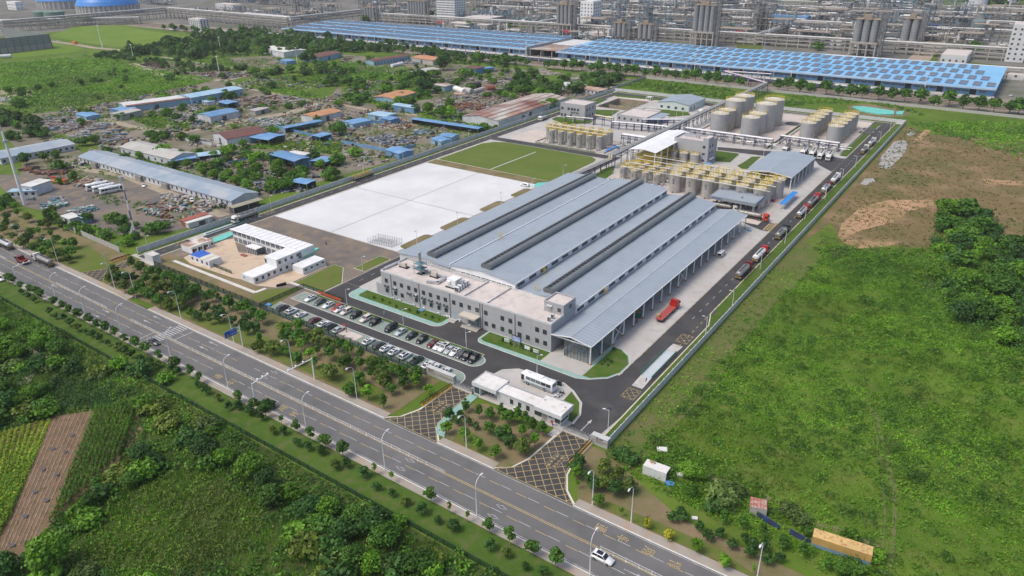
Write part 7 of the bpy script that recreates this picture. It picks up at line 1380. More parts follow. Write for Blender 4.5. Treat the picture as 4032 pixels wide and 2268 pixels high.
for i,(x,y)in enumerate([(735,1405),(785,1420),(838,1432)]):coach(nth(i)+' white coach from the left parked on the gravel yard',G('a',x,y,1.6),CA,10.5,False)
def van(label,xy,rz,col=m_white,L=4.8,dark_rear=False):
 t=thing('van',label,'van',(*xy,.15),rz);h=L/2;rg=lambda f,z0,z1:[(-.9*f,z0),(-.93*f,1.0),(-.8*f,z1),(.8*f,z1),(.93*f,1.0),(.9*f,z0)];b=MB();loft(b,[(-h,rg(.97,.4,1.95)),(h*.45,rg(1,.3,2.05)),(h*.72,rg(.98,.3,1.35)),(h,rg(.85,.4,.95))]);ob('body',b,col,t)
 b=MB()
 for s in(1,-1):b.box(-h*.8,s*.88-.06,1.2,h*.4,s*.88+.06,1.75)
 b.add([(h*.74,-.75,1.3),(h*.74,.75,1.3),(h*.48,.7,1.95),(h*.48,-.7,1.95)],[(0,1,2,3)]);ob('windows',b,m_cglass,t)
 if dark_rear:ob('open_rear',MB().box(-h-.04,-.72,.6,-h+.02,.72,1.8),m_black,t);ob('tailgate',MB().box(-h-.9,-.8,1.95,-h,.8,2.02),col,t)
 wheel_pair(t,(h*.6,-h*.6),.93,.33);return t
van('white van with its tailgate open beside the loading canopy',G('o',2065,1280,1),PI/2,dark_rear=True);van('white van on the far corner of the white slab',G('b',1385,1395,1),PI)
t=thing('box_truck','white box truck beside the pale green shed','truck',(*G('t',1958,365,1.2),.2),-PI/2+.1);cab(t,3.4,PAINT2['white'],2.5);ob('cargo_box',MB().box(-3.3,-1.15,.95,1.1,1.15,3.0),m_white,t);ob('chassis',MB().box(-3.3,-.5,.55,3,.5,.92),m_chassis,t);wheel_pair(t,(2.2,-2),1.1,.45,.28)
t=thing('lorry','white lorry driving down the left ring road','truck',(*G('b',1522,895,1.2),.2),-PI/2);cab(t,4.5,PAINT2['white'],3.1);ob('body',MB().box(-4.5,-1.2,1.0,1.9,1.2,2.4),m_galv,t);ob('chassis',MB().box(-4.5,-.5,.6,4,.5,.98),m_chassis,t);wheel_pair(t,(3.3,-2.2,-3.3),1.2,.5,.3)
t=thing('trailer','trailer loaded with yellow frames by the left wall','trailer',(*G('b',165,1345),.2),PI/2);ob('bed',MB().box(-7,-1.2,.9,7,1.2,1.1),m_chassis,t);wheel_pair(t,(-4,-5.2,5),1.2,.5,.3);b=MB()
for i in range(9):
 for s in(-1,1):b.box(-6.5+i*1.5,s*1.0-.08,1.1,-6.35+i*1.5,s*1.0+.08,2.9)
 b.box(-6.5+i*1.5,-1,2.8,-6.35+i*1.5,1,2.9)
b.box(-6.5,-1.08,2.0,5.7,-.95,2.1);b.box(-6.5,.95,2.0,5.7,1.08,2.1);tag(ob('yellow_tubing',b,m_yellow,None,t.location,PI/2),'stack of yellow tubular frames on the trailer','frames')
t=thing('forklift','green forklift under the loading canopy','forklift',(*G('n',1760,400,.6),.15),.3);ob('body',MB().box(-1.2,-.55,.3,.8,.55,1.1),M('forklift_green',(.02,.25,.12),.5),t);ob('overhead_guard',MB().box(-.8,-.55,2.0,.5,.55,2.1).box(-.8,-.55,1.1,-.7,-.45,2.0).box(-.8,.45,1.1,-.7,.55,2.0).box(.4,-.55,1.1,.5,-.45,2.0).box(.4,.45,1.1,.5,.55,2.0),M('guard_yellow',(.5,.35,.05),.5),t);ob('mast',MB().box(.85,-.45,.1,.98,-.3,2.4).box(.85,.3,.1,.98,.45,2.4),m_black,t);ob('fork',MB().box(.98,-.4,.1,2.0,-.28,.16).box(.98,.28,.1,2.0,.4,.16),m_dkgrey,t);wheel_pair(t,(.5,-.8),.58,.28,.2)
t=thing('crane_truck','orange mobile crane with a red jib on the gravel yard','crane',(*G('a',455,1385),.1),.25);cab(t,5.4,M('crane_orange',(.6,.22,.03),.5),2.6);ob('chassis',MB().box(-5.4,-1.2,.7,3.1,1.2,1.3),M('crane_orange',(.6,.22,.03),.5),t);ob('jib',MB().bar((4.5,0,2.6),(-6,0,3.0),.7,.8),m_red,t);ob('crane_cab',MB().box(-1,-1.1,1.3,1.2,-.2,2.9),M('crane_orange',(.6,.22,.03),.5),t);wheel_pair(t,(4,1.8,-2.5,-3.9),1.25,.5,.3)
for i,(x,y)in enumerate([(1548,560),(1590,530),(1620,510),(1650,485)]):
 t=thing('scooter',['dark','white','pale','dark'][i]+' electric scooter behind the gatehouse, '+nth(i)+' from the front','scooter',(*G('r',x,y,.3),.2),.6,'electric scooters behind the gatehouse');ob('body',MB().box(-.6,-.15,.35,.5,.15,.65).box(-.7,-.17,.65,-.1,.17,.85).box(.35,-.12,.6,.5,.12,1.1),[m_dkgrey,m_white,m_lgrey,m_black][i],t);ob('handlebar',MB().box(.35,-.35,1.05,.45,.35,1.12),m_black,t);wheel_pair(t,(.6,-.6),.06,.25,.1)
for i in range(4):
 t=thing('wheelie_bin','dark wheelie bin behind the parked coach, '+nth(i)+' in the row','bin',(*G('r',1580+i*17,375+i*4),.2),0,'row of dark bins behind the coach');ob('tub',MB().box(-.28,-.3,0,.28,.3,1.0),M('bin_green',(.02,.05,.04),.5),t);ob('lid',MB().box(-.3,-.33,1.0,.3,.33,1.08),m_black,t)
t=thing('rest_corner','small paved rest corner with a red arch and benches in the fence side parking','rest corner',(*G('e',55,1088),PZ));ob('paving',MB().box(-4.2,-2.4,0,4.2,2.4,.06),g_pink,t);ob('red_arch',MB().bar((-2.2,1.2,0),(-2.2,1.2,2.4),.2).bar((-2.2,1.2,2.4),(-3.4,1.2,2.5),.3),m_red,t)
for i in(-1,1):ob('bench',MB().box(i*1.6-.7,-1.2,.4,i*1.6+.7,-.7,.5).box(i*1.6-.6,-1.1,0,i*1.6-.5,-.8,.4).box(i*1.6+.5,-1.1,0,i*1.6+.6,-.8,.4),m_lgrey,t)
def person(label,xy,top,low,pose=0.0,z=.15):
 me=bpy.data.meshes.new('person');J=[(0,0,.95),(0,0,1.2),(0,0,1.42),(0,0,1.52),(0,0,1.7),(.1,.05,.5),(.1,.0,.06),(.1,.12,.03),(-.1,-.05,.5),(-.1,-.1,.06),(-.1,.03,.03),(.2,0,1.38),(.26,.02,1.1),(.25,.1,.85),(-.2,0,1.38),(-.26,-.02,1.1),(-.25,.06,.85)]
 Ed=[(0,1),(1,2),(2,3),(3,4),(0,5),(5,6),(6,7),(0,8),(8,9),(9,10),(2,11),(11,12),(12,13),(2,14),(14,15),(15,16)];me.from_pydata(J,Ed,[])
 o=bpy.data.objects.new('person',me);COL.objects.link(o);md=o.modifiers.new('skin','SKIN');rad=[.15,.15,.17,.06,.11,.08,.06,.05,.08,.06,.05,.08,.055,.04,.08,.055,.04]
 for v,r_ in zip(me.skin_vertices[0].data,rad):v.radius=(r_,r_*.8)
 me.skin_vertices[0].data[0].use_root=True;o.modifiers.new('sub','SUBSURF').levels=1;o.modifiers['sub'].render_levels=1;me.materials.append(top);o.location=(*xy,z);o.rotation_euler=(0,0,pose)
 hm=MB().cyl(0,0,1.66,1.82,.12,.06,8);ob('hair',hm,m_black,o);lg=MB().cyl(.1,0,.1,.85,.085,.11,8).cyl(-.1,-.04,.1,.85,.085,.11,8);ob('trousers',lg,low,o)
 tag(o,label,'person');return o
m_pb=M('pale_blue_cloth',(.3,.5,.6),.8);m_dk=M('dark_cloth',(.03,.03,.04),.8)
person('person in pale blue walking on the office road',G('m',205,1100),m_pb,m_pb,1);person('person in pale blue between the parked cars by the fence',G('e',362,1165),m_pb,m_dk,2);person('person in a red vest under the loading canopy',G('n',1738,520),M('red_cloth',(.4,.04,.03),.8),m_dk,.5);person('person in red behind the white slab corner',G('q',2390,615),M('red_cloth',(.4,.04,.03),.8),m_dk)
for k,x,y,lb in(('h',670,78,'left one'),('h',688,80,'right one')):t=thing('fire_monitor','red fire monitor beside the flat loading canopy, '+lb,'fire monitor',(*G(k,x,y),0),0,'red fire monitors');ob('stand',MB().cyl(0,0,0,1.2,.22,n=8),m_red,t);ob('nozzle',MB().bar((0,0,1.3),(.9,0,1.7),.3),m_red,t)
def container(label,a,b,wd,h,mat,roofm,name='shipping_container',cat='container',split=None):
 L=math.hypot(b[0]-a[0],b[1]-a[1]);t=thing(name,label,cat,(*a,0),math.atan2(b[1]-a[1],b[0]-a[0]));ob('box',MB().box(0,0,.1,L,wd,h-.05),mat,t);ob('roof',MB().box(-.03,-.03,h-.05,L+.03,wd+.03,h+.03),roofm,t);bb=MB();n=int(L/1.2)
 for i in range(n+1):bb.box(L*i/n-.05,-.05,.1,L*i/n+.05,0,h-.05)
 ob('ribs',bb,mat,t);ob('door',MB().box(L,.15,.15,L+.05,wd-.15,h-.15),m_dkgrey if cat=='hut' else mat,t)
 if split:ob('blue_skirt',MB().box(.02,-.07,.1,L-.02,-.052,h*.36),split,t)
 return t
m_rw=M('rust_stained_white',(.62,.6,.57),.6,c2=(.34,.17,.1),sc=.55,lo=.5,hi=.62)
container('weathered yellow shipping container with a blue skirt behind the right hand trees',G('k',965,1225),G('k',1410,1372),2.6,2.7,M('faded_yellow',(.5,.32,.1),.7,c2=(.42,.27,.09),sc=.5),M('yellow_roof',(.6,.4,.16),.7,c2=(.5,.34,.14),sc=.5,c3=(.2,.09,.05),sc3=1.6),split=M('faded_blue',(.16,.28,.38),.7))
container('rust stained white portable shed at the edge of the field',G('j',2272,680),G('j',2445,745),2.6,2.6,M('shed_white',(.62,.63,.63),.6),m_rw,'portable_shed','hut')
container('low brick hut with a rusty red ribbed roof',G('k',500,985),G('k',625,1010),3.2,2.2,M('weathered_white',(.42,.4,.37),.8),M('rusty_red_roof',(.34,.1,.07),.8,c2=(.42,.3,.26),sc=1.2,stripe=(0,.7,.25,.4)),'hut','hut')
for i,(a,b_,lb,m_)in enumerate([((540,985),(720,1100),'blue tarpaulin screen left of the yellow container',M('old_blue_tarp',(.03,.08,.3),.7,c2=(.03,.03,.05),sc=.6)),((805,1130),(960,1215),'dark and blue tarpaulin screen touching the yellow container',M('old_blue_tarp',(.03,.08,.3),.7,c2=(.03,.03,.05),sc=.6))]):
 A,B_=G('k',*a),G('k',*b_);tag(ob('tarpaulin_screen',MB().bar((*A,.7),(*B_,.7),.12,1.4),m_),lb,'screen')
for k,x,y,lb,sx in(('j',2420,500,'white foam board lying in the weeds above the portable shed',2.4),('j',2555,690,'small white crate right of the portable shed',1.4),('k',90,1020,'pale board lying on the brown earth by the dark shrubs',1.2)):tag(ob('white_board',MB().obx(0,0,.1,sx,sx*.7,.35,.5),m_offwhite,None,(*G(k,x,y),0)),lb,'board')
tag(ob('blue_sheet',MB().prism(GP('j',[(2440,745),(2480,735),(2515,760),(2500,780),(2460,775)]),.05,.5),m_blue),'crumpled blue sheet beside the portable shed','sheet')
tag(ob('blue_sheet',MB().prism(GP('m',[(635,1045),(660,1030),(710,1045),(690,1062)]),.25,.45),m_blue),'blue sheet lying on the left office lawn','sheet');tag(ob('blue_sheet',MB().prism(GP('o',[(2385,995),(2400,988),(2445,998),(2430,1008)]),.16,.4),m_blue),'blue sheet on the apron at the end of the canopy','sheet');tag(ob('blue_sheet',MB().prism(GP('q',[(1700,1300),(1740,1280),(1775,1295),(1750,1315)]),.16,.6),m_blue),'blue cover at the left end of the car park','sheet')
# -- scrapyards left of the works
BL=M('sheet_blue',(.1,.24,.44),.5,c2=(.16,.29,.46),sc=.2,rnd=.12);LB=M('sheet_pale_blue',(.26,.42,.56),.55,c2=(.34,.48,.58),sc=.15,stripe=(0,2.2,.07,.3));BR=M('roof_red_brown',(.15,.06,.05),.7,c2=(.12,.055,.045),sc=.3);GY=M('roof_pale_grey',(.42,.41,.38),.7,c2=(.36,.35,.33),sc=.15,stripe=(0,3,.1,.3));WH=M('roof_white',(.6,.6,.57),.6,c2=(.5,.5,.48),sc=.2);OR=M('roof_orange',(.48,.24,.12),.8,c2=(.4,.2,.1),sc=.3,stripe=(0,1.5,.15,.4));PT=M('roof_patched_blue',(.25,.31,.37),.55,c2=(.34,.37,.4),sc=.045,c3=(.2,.26,.33),sc3=.11,stripe=(0,1.4,.08,.3),lo=.45,hi=.55);ST=M('roof_rusty_stripes',(.5,.47,.42),.75,c2=(.2,.08,.06),sc=.03,c3=(.36,.16,.1),sc3=.08,stripe=(1,5,.6,.4));WW=M('shed_wall_white',(.55,.57,.6),.7,c2=(.45,.46,.48),sc=.2);BW=M('shed_wall_blue',(.2,.34,.46),.7,c2=(.26,.4,.5),sc=.2);DK=m_dkgrey
def lshed(k,A,B,C,h,rise,wall,roof,label,nwin=0,open_=False,name='shed',ax=None):
 a,b,c=(np.array(G(k,*p,h))for p in(A,B,C));u=b-a;L=np.linalg.norm(u);u/=L;n=np.array([-u[1],u[0]]);D=float((c-b)@n);
 if D<0:D=2.0
 t=thing(name,label,'shed',(*a,0),math.atan2(u[1],u[0]));ax=ax or('x' if L>D else 'y')
 if not open_:ob('wall',MB().wall4(0,0,L,D,0,h-.05,h+rise-.05 if rise else None,ax),wall,t)
 else:
  ob('wall',MB().box(0,D-.2,0,L,D,h-.1).box(0,.3,0,.2,D-.2,h-.1),wall,t);ob('post',MB().box(0,0,0,.25,.25,h-.1).box(L-.25,0,0,L,.25,h-.1).box(L/2,0,0,L/2+.25,.25,h-.1),m_galv,t)
 if rise:ob('roof',MB().gable(-.4,-.4,L+.4,D+.4,h,h+rise,ax),roof,t)
 else:ob('roof',MB().box(-.4,-.4,h,L+.4,D+.4,h+.2),roof,t)
 for i in range(nwin):
  x=L*(i+.5)/nwin;f=ob('window',MB().box(x-.75,-.04,1.0,x+.75,.02,2.4),m_frame,t);ob('pane',MB().box(x-.62,-.06,1.1,x+.62,-.03,2.3),m_glass,f)
 if not nwin and not open_:ob('door',MB().box(L*.42,-.05,0,L*.42+min(3,L*.3),.02,h*.75),DK,t)
 return t
a0,b0=G('a',592,1182,3.4),G('d',1745,68,3.4)
SHEDS=[('a',(0,1197),(562,1087),(470,1047),3.6,1.4,WW,PT,'long pale shed with a patched blue roof at the left edge',12,0),('a',(905,1108),(1290,1200),(1378,1135),4,1.8,WW,GY,'broad grey roofed shed behind the long blue row',8,0),('a',(1605,1005),(1710,1050),(1940,970),5,2,WW,BR,'white walled shed with a brown red roof',0,0),('a',(1885,1035),(2025,1056),(2135,1015),4,.8,BW,BL,'blue roofed lean-to right of the brown roofed shed',0,1),('a',(2035,1163),(2222,1217),(2340,1192),6.5,.6,BL,BL,'tall open fronted blue shed',0,1),('a',(2342,1212),(2440,1228),(2510,1192),3.6,.4,BW,BL,'low blue and white roofs right of the tall blue shed',0,1),('a',(2180,1150),(2300,1170),(2370,1160),5,.3,BW,WH,'pale patched roof behind the tall blue shed',0,0),('a',(1295,1215),(1480,1190),(1500,1170),3,.3,BW,BL,'narrow blue lean-to, left half of a pair',0,1),('a',(1500,1180),(1660,1160),(1600,1140),3.2,.4,BW,LB,'narrow blue lean-to, right half of a pair',0,1),('a',(1440,738),(1832,668),(1750,650),5.5,1,BW,LB,'big light blue shed with a pale ridged roof',10,0),('a',(945,806),(1432,742),(1350,718),4.5,1,BW,WH,'long shed with a half white half brown roof',8,0),('a',(960,806),(1430,744),(1400,736),4.7,0,BW,BR,'brown lean-to strip along the long shed',0,0),('a',(830,822),(905,836),(965,800),4,.5,BL,BL,'small bright blue shed at the end of the long shed',0,0),('a',(890,838),(945,848),(990,815),3.6,.4,BR,OR,'small rusty lean-to beside the small blue shed',0,0),('a',(905,868),(1068,832),(1010,818),4,0,GY,GY,'plain grey box shed before the long shed',0,0),('a',(1585,882),(1800,838),(1720,815),4.5,1.2,WW,BL,'blue gabled shed in the middle of the yard',0,0),('a',(1645,768),(1715,784),(1757,760),4,.4,BW,BL,'square blue canopy on posts',0,1),('a',(1525,762),(1562,772),(1580,752),3,0,WW,LB,'small pale blue cabin before the light blue shed',2,0),('a',(1925,838),(2030,812),(1990,802),3.2,.3,GY,GY,'low grey shed right of the gabled blue shed',0,0),('a',(570,858),(650,882),(735,858),3,.4,BW,BL,'patched blue tarpaulin roofs in the left scrapyard',0,0),('a',(2370,886),(2576,838),(2500,815),4.5,1,WW,OR,'orange roofed white shed',0,0),('a',(2150,968),(2430,912),(2400,902),3.5,.3,BW,BL,'long narrow blue lean-to before the orange roof',0,1),('a',(2350,1022),(2412,1034),(2465,1003),3.5,.3,BL,BL,'blue shed beside the bare yard under the orange roof',0,1),('b',(1185,912),(1705,738),(1470,702),4.5,2.2,WW,ST,'long hall with a rust striped roof beside the left wall',0,0),('b',(385,790),(545,815),(583,800),4,.6,BL,LB,'bright blue hut with a pale blue roof',0,0),('b',(245,462),(520,418),(470,408),4.5,1,BW,BR,'low hall with a dark brown roof near the railway',12,0),('b',(530,432),(690,455),(748,432),5,1.2,GY,OR,'hall with an orange brown roof near the railway',0,0),('b',(605,552),(742,518),(690,500),4,.8,DK,GY,'long grey roofed open shed among the trees',0,1),('b',(390,745),(570,695),(430,680),3.5,.8,BW,OR,'long shed with a dull pink roof',0,0),('b',(935,512),(1010,520),(1012,497),5.5,.2,BL,BR,'blue cube hut near the railway trees',0,0),('b',(1040,512),(1078,519),(1105,500),4,.3,BL,BL,'small blue shed beside the blue cube hut',0,0),('b',(690,640),(780,655),(792,630),4,.6,BW,ST,'small shed with a reddish roof behind the round tree',0,0),('a',(1975,360),(2140,395),(2240,362),6,1,WW,WH,'white roofed hall with red edging among the trees',0,0),('a',(2400,435),(2576,397),(2500,380),5,1.5,BW,BR,'hall with a dark red roof behind the trees',0,0),('a',(2110,452),(2160,465),(2195,448),3.5,0,BL,BL,'bright blue box in the bare yard behind the trees',0,0),('b',(530,898),(1030,972),(1000,950),3.6,.3,DK,BL,'long low blue edged open shed along the yard',0,1),('b',(675,1045),(750,1068),(808,1045),3.2,.5,BW,BL,'blue tarpaulin shed by the left wall, nearer one',0,0),('b',(735,1022),(832,1035),(898,1015),3.2,.4,BW,BL,'blue tarpaulin shed by the left wall, farther one',0,0),('b',(335,1128),(435,1160),(497,1122),3.5,.8,BL,BL,'bright blue shed in the corner of the fenced yard',0,0),('b',(10,915),(85,935),(133,885),3.5,.4,BW,BL,'blue shed at the edge of the tyre yard',0,0),('b',(200,860),(330,880),(375,850),3.5,.4,BW,LB,'pale blue roof in the tyre yard',0,0),('b',(296,890),(370,905),(395,880),3.4,.3,BL,BL,'dark blue shed in the tyre yard',0,0),('a',(2195,1368),(2312,1388),(2368,1358),3.8,.3,DK,BL,'small blue roofed shelter by the left wall',0,1),('d',(460,182),(525,205),(578,172),2.8,0,WW,WH,'rusty white cabin on the gravel yard',1,0),('d',(585,170),(618,198),(672,172),2.8,0,BW,LB,'pale blue cabin on the gravel yard',1,0),('d',(1390,222),(1580,165),(1560,152),2.7,0,M('container_rust',(.34,.1,.06),.7,c2=(.26,.08,.05),sc=.4),M('container_rust',(.34,.1,.06),.7),'rusty red long container by the left wall',0,0),('d',(1420,238),(1600,185),(1590,170),2.4,0,WW,WH,'pale long container in front of the rusty red one',0,0),('a',(150,1400),(238,1410),(240,1345),5,0,WW,WH,'white cabin stack by the thick radio mast',0,0),('a',(60,1449),(270,1440),(260,1420),3,0,WW,LB,'blue and white cabin row by the thick radio mast',4,0),('b',(1600,640),(1700,650),(1740,625),3.5,0,WW,WH,'white roofed cabin row behind the rubbish trees',0,0),('b',(1760,665),(1940,690),(1930,660),3,0,WW,M('rust_row',(.45,.36,.3),.8,c2=(.3,.14,.08),sc=.2),'long low white cabin row with rusty roofs',6,0),('d',(1760,120),(1980,55),(1960,40),3,.2,DK,M('olive_roof',(.3,.28,.2),.8),'long olive roofed lean-to behind the left wall',0,1)]
for k,A,B,C,h,rs,wl,rf,lb,nw,op in SHEDS:lshed(k,A,B,C,h,rs,wl,rf,lb,nw,op)
t=thing('long_shed','very long white shed row with a patched blue grey roof','shed',(*a0,0),math.atan2(b0[1]-a0[1],b0[0]-a0[0]));L=math.hypot(b0[0]-a0[0],b0[1]-a0[1]);D=15
ob('wall',MB().wall4(0,0,L,D,0,3.4,5.2,'x'),WW,t);ob('roof',MB().gable(-.5,-.5,L+.5,D+.5,3.45,5.3,'x'),PT,t)
wm=MB().box(-.6,-.05,0,.6,.02,1.6).mesh('window',[m_glass])
for i in range(int(L/4.1)):link('window',wm,t,(2+4.1*i,0,1.0))
for x in(L*.13,L*.45,L*.62):ob('doorway',MB().box(x-2.5,-1.6,0,x+2.5,-.02,2.9),M('porch_grey',(.25,.24,.22),.8),t)
JC=[M('scrap_'+n,c,.7,c2=tuple(v*.6 for v in c),sc=1)for n,c in(('white',(.46,.45,.43)),('grey',(.25,.25,.25)),('rust',(.2,.09,.05)),('blue',(.1,.17,.27)),('dark',(.06,.06,.06)),('tan',(.42,.34,.24)),('teal',(.1,.24,.22)))]
def scrap(k,pts,n,cols,label,s=1.0,long_=.35,seed=0):
 g=random.Random(seed+n);P_=GP(k,pts);mb=MB();xs=[p[0]for p in P_];ys=[p[1]for p in P_];c=0;tr=0;rot=g.uniform(0,3)
 n=int(n*2.2)
 while c<n and tr<n*20:
  tr+=1;x,y=g.uniform(min(xs),max(xs)),g.uniform(min(ys),max(ys))
  if not inpoly(np.array([[x,y]]),P_)[0]or vnoise(np.array([[x,y]]),.25,seed)[0]<-.08:continue
  c+=1;lg=g.random()<long_;a=rot+g.gauss(0,.25)if lg else g.uniform(0,3);mb.obx(x,y,0,(g.uniform(3,9)if lg else g.uniform(.6,2.8))*s,g.uniform(.4,1.2 if lg else 2.2)*s,g.uniform(.3,1.6)*s,a,g.choice(cols))
 return tag(ob('scrap_heap',mb,JC),label,None,None,'stuff')
SCR=[('a',[(300,900),(620,880),(900,960),(1000,1060),(760,1090),(420,1010)],260,[0,1,2,1,5,3],'mixed scrap metal and boards in the left scrapyard'),('a',[(1060,840),(1480,790),(1560,870),(1440,890),(1150,860)],150,[0,1,0,4,5],'grey and white scrap before the long shed'),('a',[(1480,800),(2080,720),(2330,770),(2100,810),(1820,800)],170,[2,0,5,1,2],'pipes and sections stacked behind the gabled shed'),('a',[(1240,900),(1560,880),(1800,900),(1480,940)],70,[1,4,0],'scrap under the weeds before the gabled shed'),('a',[(1430,1060),(1830,1050),(1890,1110),(1600,1110),(1430,1100)],120,[0,0,1,5],'white and grey scrap before the brown roofed shed'),('a',[(1480,1190),(1900,1180),(2020,1250),(1800,1320),(1480,1280)],200,[2,0,1,5,2,4],'long pipes and scrap among the round trees'),('a',[(1900,1380),(2400,1400),(2300,1449),(1900,1449)],90,[0,1,4,3],'white scrap beside the small blue shelter'),('a',[(150,1290),(330,1250),(480,1270),(480,1320),(260,1330)],90,[2,2,4],'rusty steel plates beside the crane'),('a',[(560,1400),(640,1350),(760,1370),(700,1410)],50,[0,2,5],'boards and plates beside the coaches'),('d',[(1080,150),(1250,90),(1500,110),(1560,180),(1380,200),(1200,190)],170,[2,2,1,0,6],'rusty beams and sheets on the gravel yard'),('d',[(1200,30),(1600,60),(1720,110),(1500,130),(1250,60)],130,[0,5,1,4],'mixed scrap before the end of the long shed'),('d',[(200,60),(470,40),(520,110),(700,100),(700,150),(460,160),(250,110)],110,[0,3,6,1],'cabins and scrap by the radio mast'),('b',[(0,870),(300,890),(520,900),(480,980),(200,960),(0,1000)],140,[2,0,3,5],'rusty parts in the tyre yard'),('b',[(290,1010),(480,1040),(520,1100),(300,1090),(170,1050)],160,[0,1,4,3],'grey parts heaped in the fenced yard'),('b',[(300,920),(500,900),(560,950),(430,990)],60,[2,2,5],'rusty parts at the top of the fenced yard'),('b',[(540,990),(600,985),(640,1010),(560,1025)],50,[0,3,6],'pale sheet metal pile in the fenced yard'),('b',[(720,770),(900,690),(1260,640),(1290,660),(1000,750),(720,820)],420,[0,0,5,1,4,2],'long heap of white and grey rubbish along the sandy lane'),('b',[(850,590),(1000,600),(1290,620),(1260,650),(1080,620),(850,610)],220,[0,0,5,1,2],'rubbish heap behind the big pipes'),('b',[(1400,545),(1500,520),(1660,560),(1520,580)],120,[0,0,5],'white rubbish heap near the railway, left one'),('b',[(1720,600),(1840,575),(1980,595),(1830,615)],140,[0,0,5],'white rubbish heap near the railway, right one'),('b',[(820,800),(950,780),(1100,800),(1050,830),(850,830)],130,[2,2],'dark rusty plate stacks below the sandy lane'),('b',[(1040,730),(1200,735),(1150,760)],50,[0,5,2],'small rubbish heap by the sandy lane'),('b',[(370,460),(600,455),(640,480),(460,490)],50,[0,1,3],'pipes and parts in the yard of the brown roofed hall'),('a',[(1050,480),(1200,480),(1280,520),(1100,500)],50,[2,2,4],'rusty pipe stack in the scrub, left one'),('a',[(1480,550),(1880,540),(1820,580),(1560,580)],150,[2,2,4,0],'rusty pipe stack below the white mast'),('a',[(2510,540),(2576,545),(2576,560),(2520,560)],20,[0],'white boards at the far edge of the meadow'),('a',[(1850,900),(2200,900),(2250,950),(1950,960)],110,[0,1,6,0],'white and grey scrap in the yard under the orange roof'),('a',[(2300,870),(2576,880),(2576,920),(2400,900)],50,[0,1,5],'scrap beside the orange roofed shed'),('b',[(0,1150),(200,1150),(220,1200),(30,1190)],70,[0,5,1],'rubbish below the fenced yard'),('a',[(0,740),(100,750),(140,780),(0,775)],40,[0,0],'white rubbish on the tan ground at the left edge')]
for i,(k,pts,n,cols,lb)in enumerate(SCR):scrap(k,pts,n,cols,lb,.8 if k=='b' else .9,.55 if 2 in cols else .15,i)
for i,(x0,y0,x1,y1,z,r_,mt)in enumerate([(860,665,930,690,2.6,2.4,'bright'),(925,680,985,690,2.6,2.5,'dull'),(950,650,1050,640,2.5,2.4,'black'),(1000,690,1070,670,2,1.8,'dull'),(1095,665,1155,660,2.8,2.6,'rust'),(850,712,930,708,1.2,1.0,'orange')]):
 A,B=G('b',x0,y0,z),G('b',x1,y1,z);tag(ob('scrap_pipe',MB().tube([(*A,r_),(*B,r_)],r_,14),{'bright':m_tk['white'],'dull':m_conc,'black':m_black,'rust':M('rust_pipe',(.26,.09,.06),.8),'orange':M('orange_rust',(.5,.2,.05),.8,c2=(.5,.42,.35),sc=1)}[mt]),['big white and black pipe section','big grey concrete pipe section','big black pipe section','smaller grey pipe section','big rusty red pipe section','low orange rusty pipe'][i]+' on the rubbish ground','pipe')
tag(ob('storage_vessel',MB().tube([(*G('b',380,497,1.5),1.6),(*G('b',462,480,1.5),1.6)],1.6,12),m_white),'long white tank vessel lying in the brown roofed hall yard','vessel')
for k,A,B,lb in(('b',(0,1080),(340,1145),'blue sheet fence at the front of the fenced yard'),('b',(340,1160),(560,1110),'blue sheet fence right of the corner shed'),('b',(20,930),(310,930),'blue sheet fence of the tyre yard'),('a',(1640,1255),(1980,1200),'blue sheet fence among the round trees'),('a',(2080,965),(2500,1065),'blue sheet fence below the narrow lean-to'),('a',(1390,1060),(1600,1100),'pale sheet fence before the brown roofed shed')):
 A,B=G(k,*A),G(k,*B);tag(ob('sheet_fence',MB().bar((*A,.95),(*B,.95),.12,1.9),BL if 'blue' in lb else WW),lb,'fence')
 #  greenery of the scrap land
def woods(k,pts,dens,keys,hs,label,group,seed):
 g=random.Random(seed)
 L_=byleft(pts_in(GP(k,pts),dens,seed))
 for i,p_ in enumerate(L_):tree(keys[(i*5+i//3)%len(keys)],p_,g.uniform(*hs),lnth(label,i,len(L_)),group)
MEAD=GP('a',[(0,480),(500,440),(900,470),(1250,540),(1640,600),(1400,660),(1100,720),(560,830),(0,880)])
zone('meadow',MEAD,g_base,2,'overgrown green meadow at the upper left')
scatter('meadow_weeds',pts_in(MEAD,.11,91),1.0,1.9,9,1.0,[l_fresh,l_grass,l_fresh,l_reed],'rank weeds and bushes over the upper left meadow',92,patch=.03)
for i,pts in enumerate([[(960,890),(1250,870),(1480,900),(1400,990),(1130,960)],[(1700,640),(2100,720),(2480,750),(2560,640),(2100,560),(1800,590)],[(1850,1120),(2000,1070),(2576,1060),(2576,1180),(2400,1150),(2150,1130)],[(2000,590),(2576,520),(2576,640),(2200,620)],[(360,990),(520,1010),(640,1040),(880,1060),(640,1160),(480,1080)],[(880,1110),(980,1150),(1300,1260),(1500,1320),(1900,1449),(1650,1449),(1200,1300)]]):zone('weed_patch',GP('a',pts),g_base,2,nth(i)+' overgrown green patch among the scrap plots')
for i,pts in enumerate([[(0,470),(480,500),(700,560),(480,620),(0,600)],[(560,830),(700,820),(930,880),(1100,960),(1000,990),(600,900)],[(0,610),(560,640),(700,740),(380,800),(0,760)],[(1240,700),(1400,560),(1700,560),(2000,600),(1720,700),(1500,700)]]):zone('weed_patch',GP('b',pts),g_base,2,nth(i)+' overgrown green patch beyond the scrap sheds')
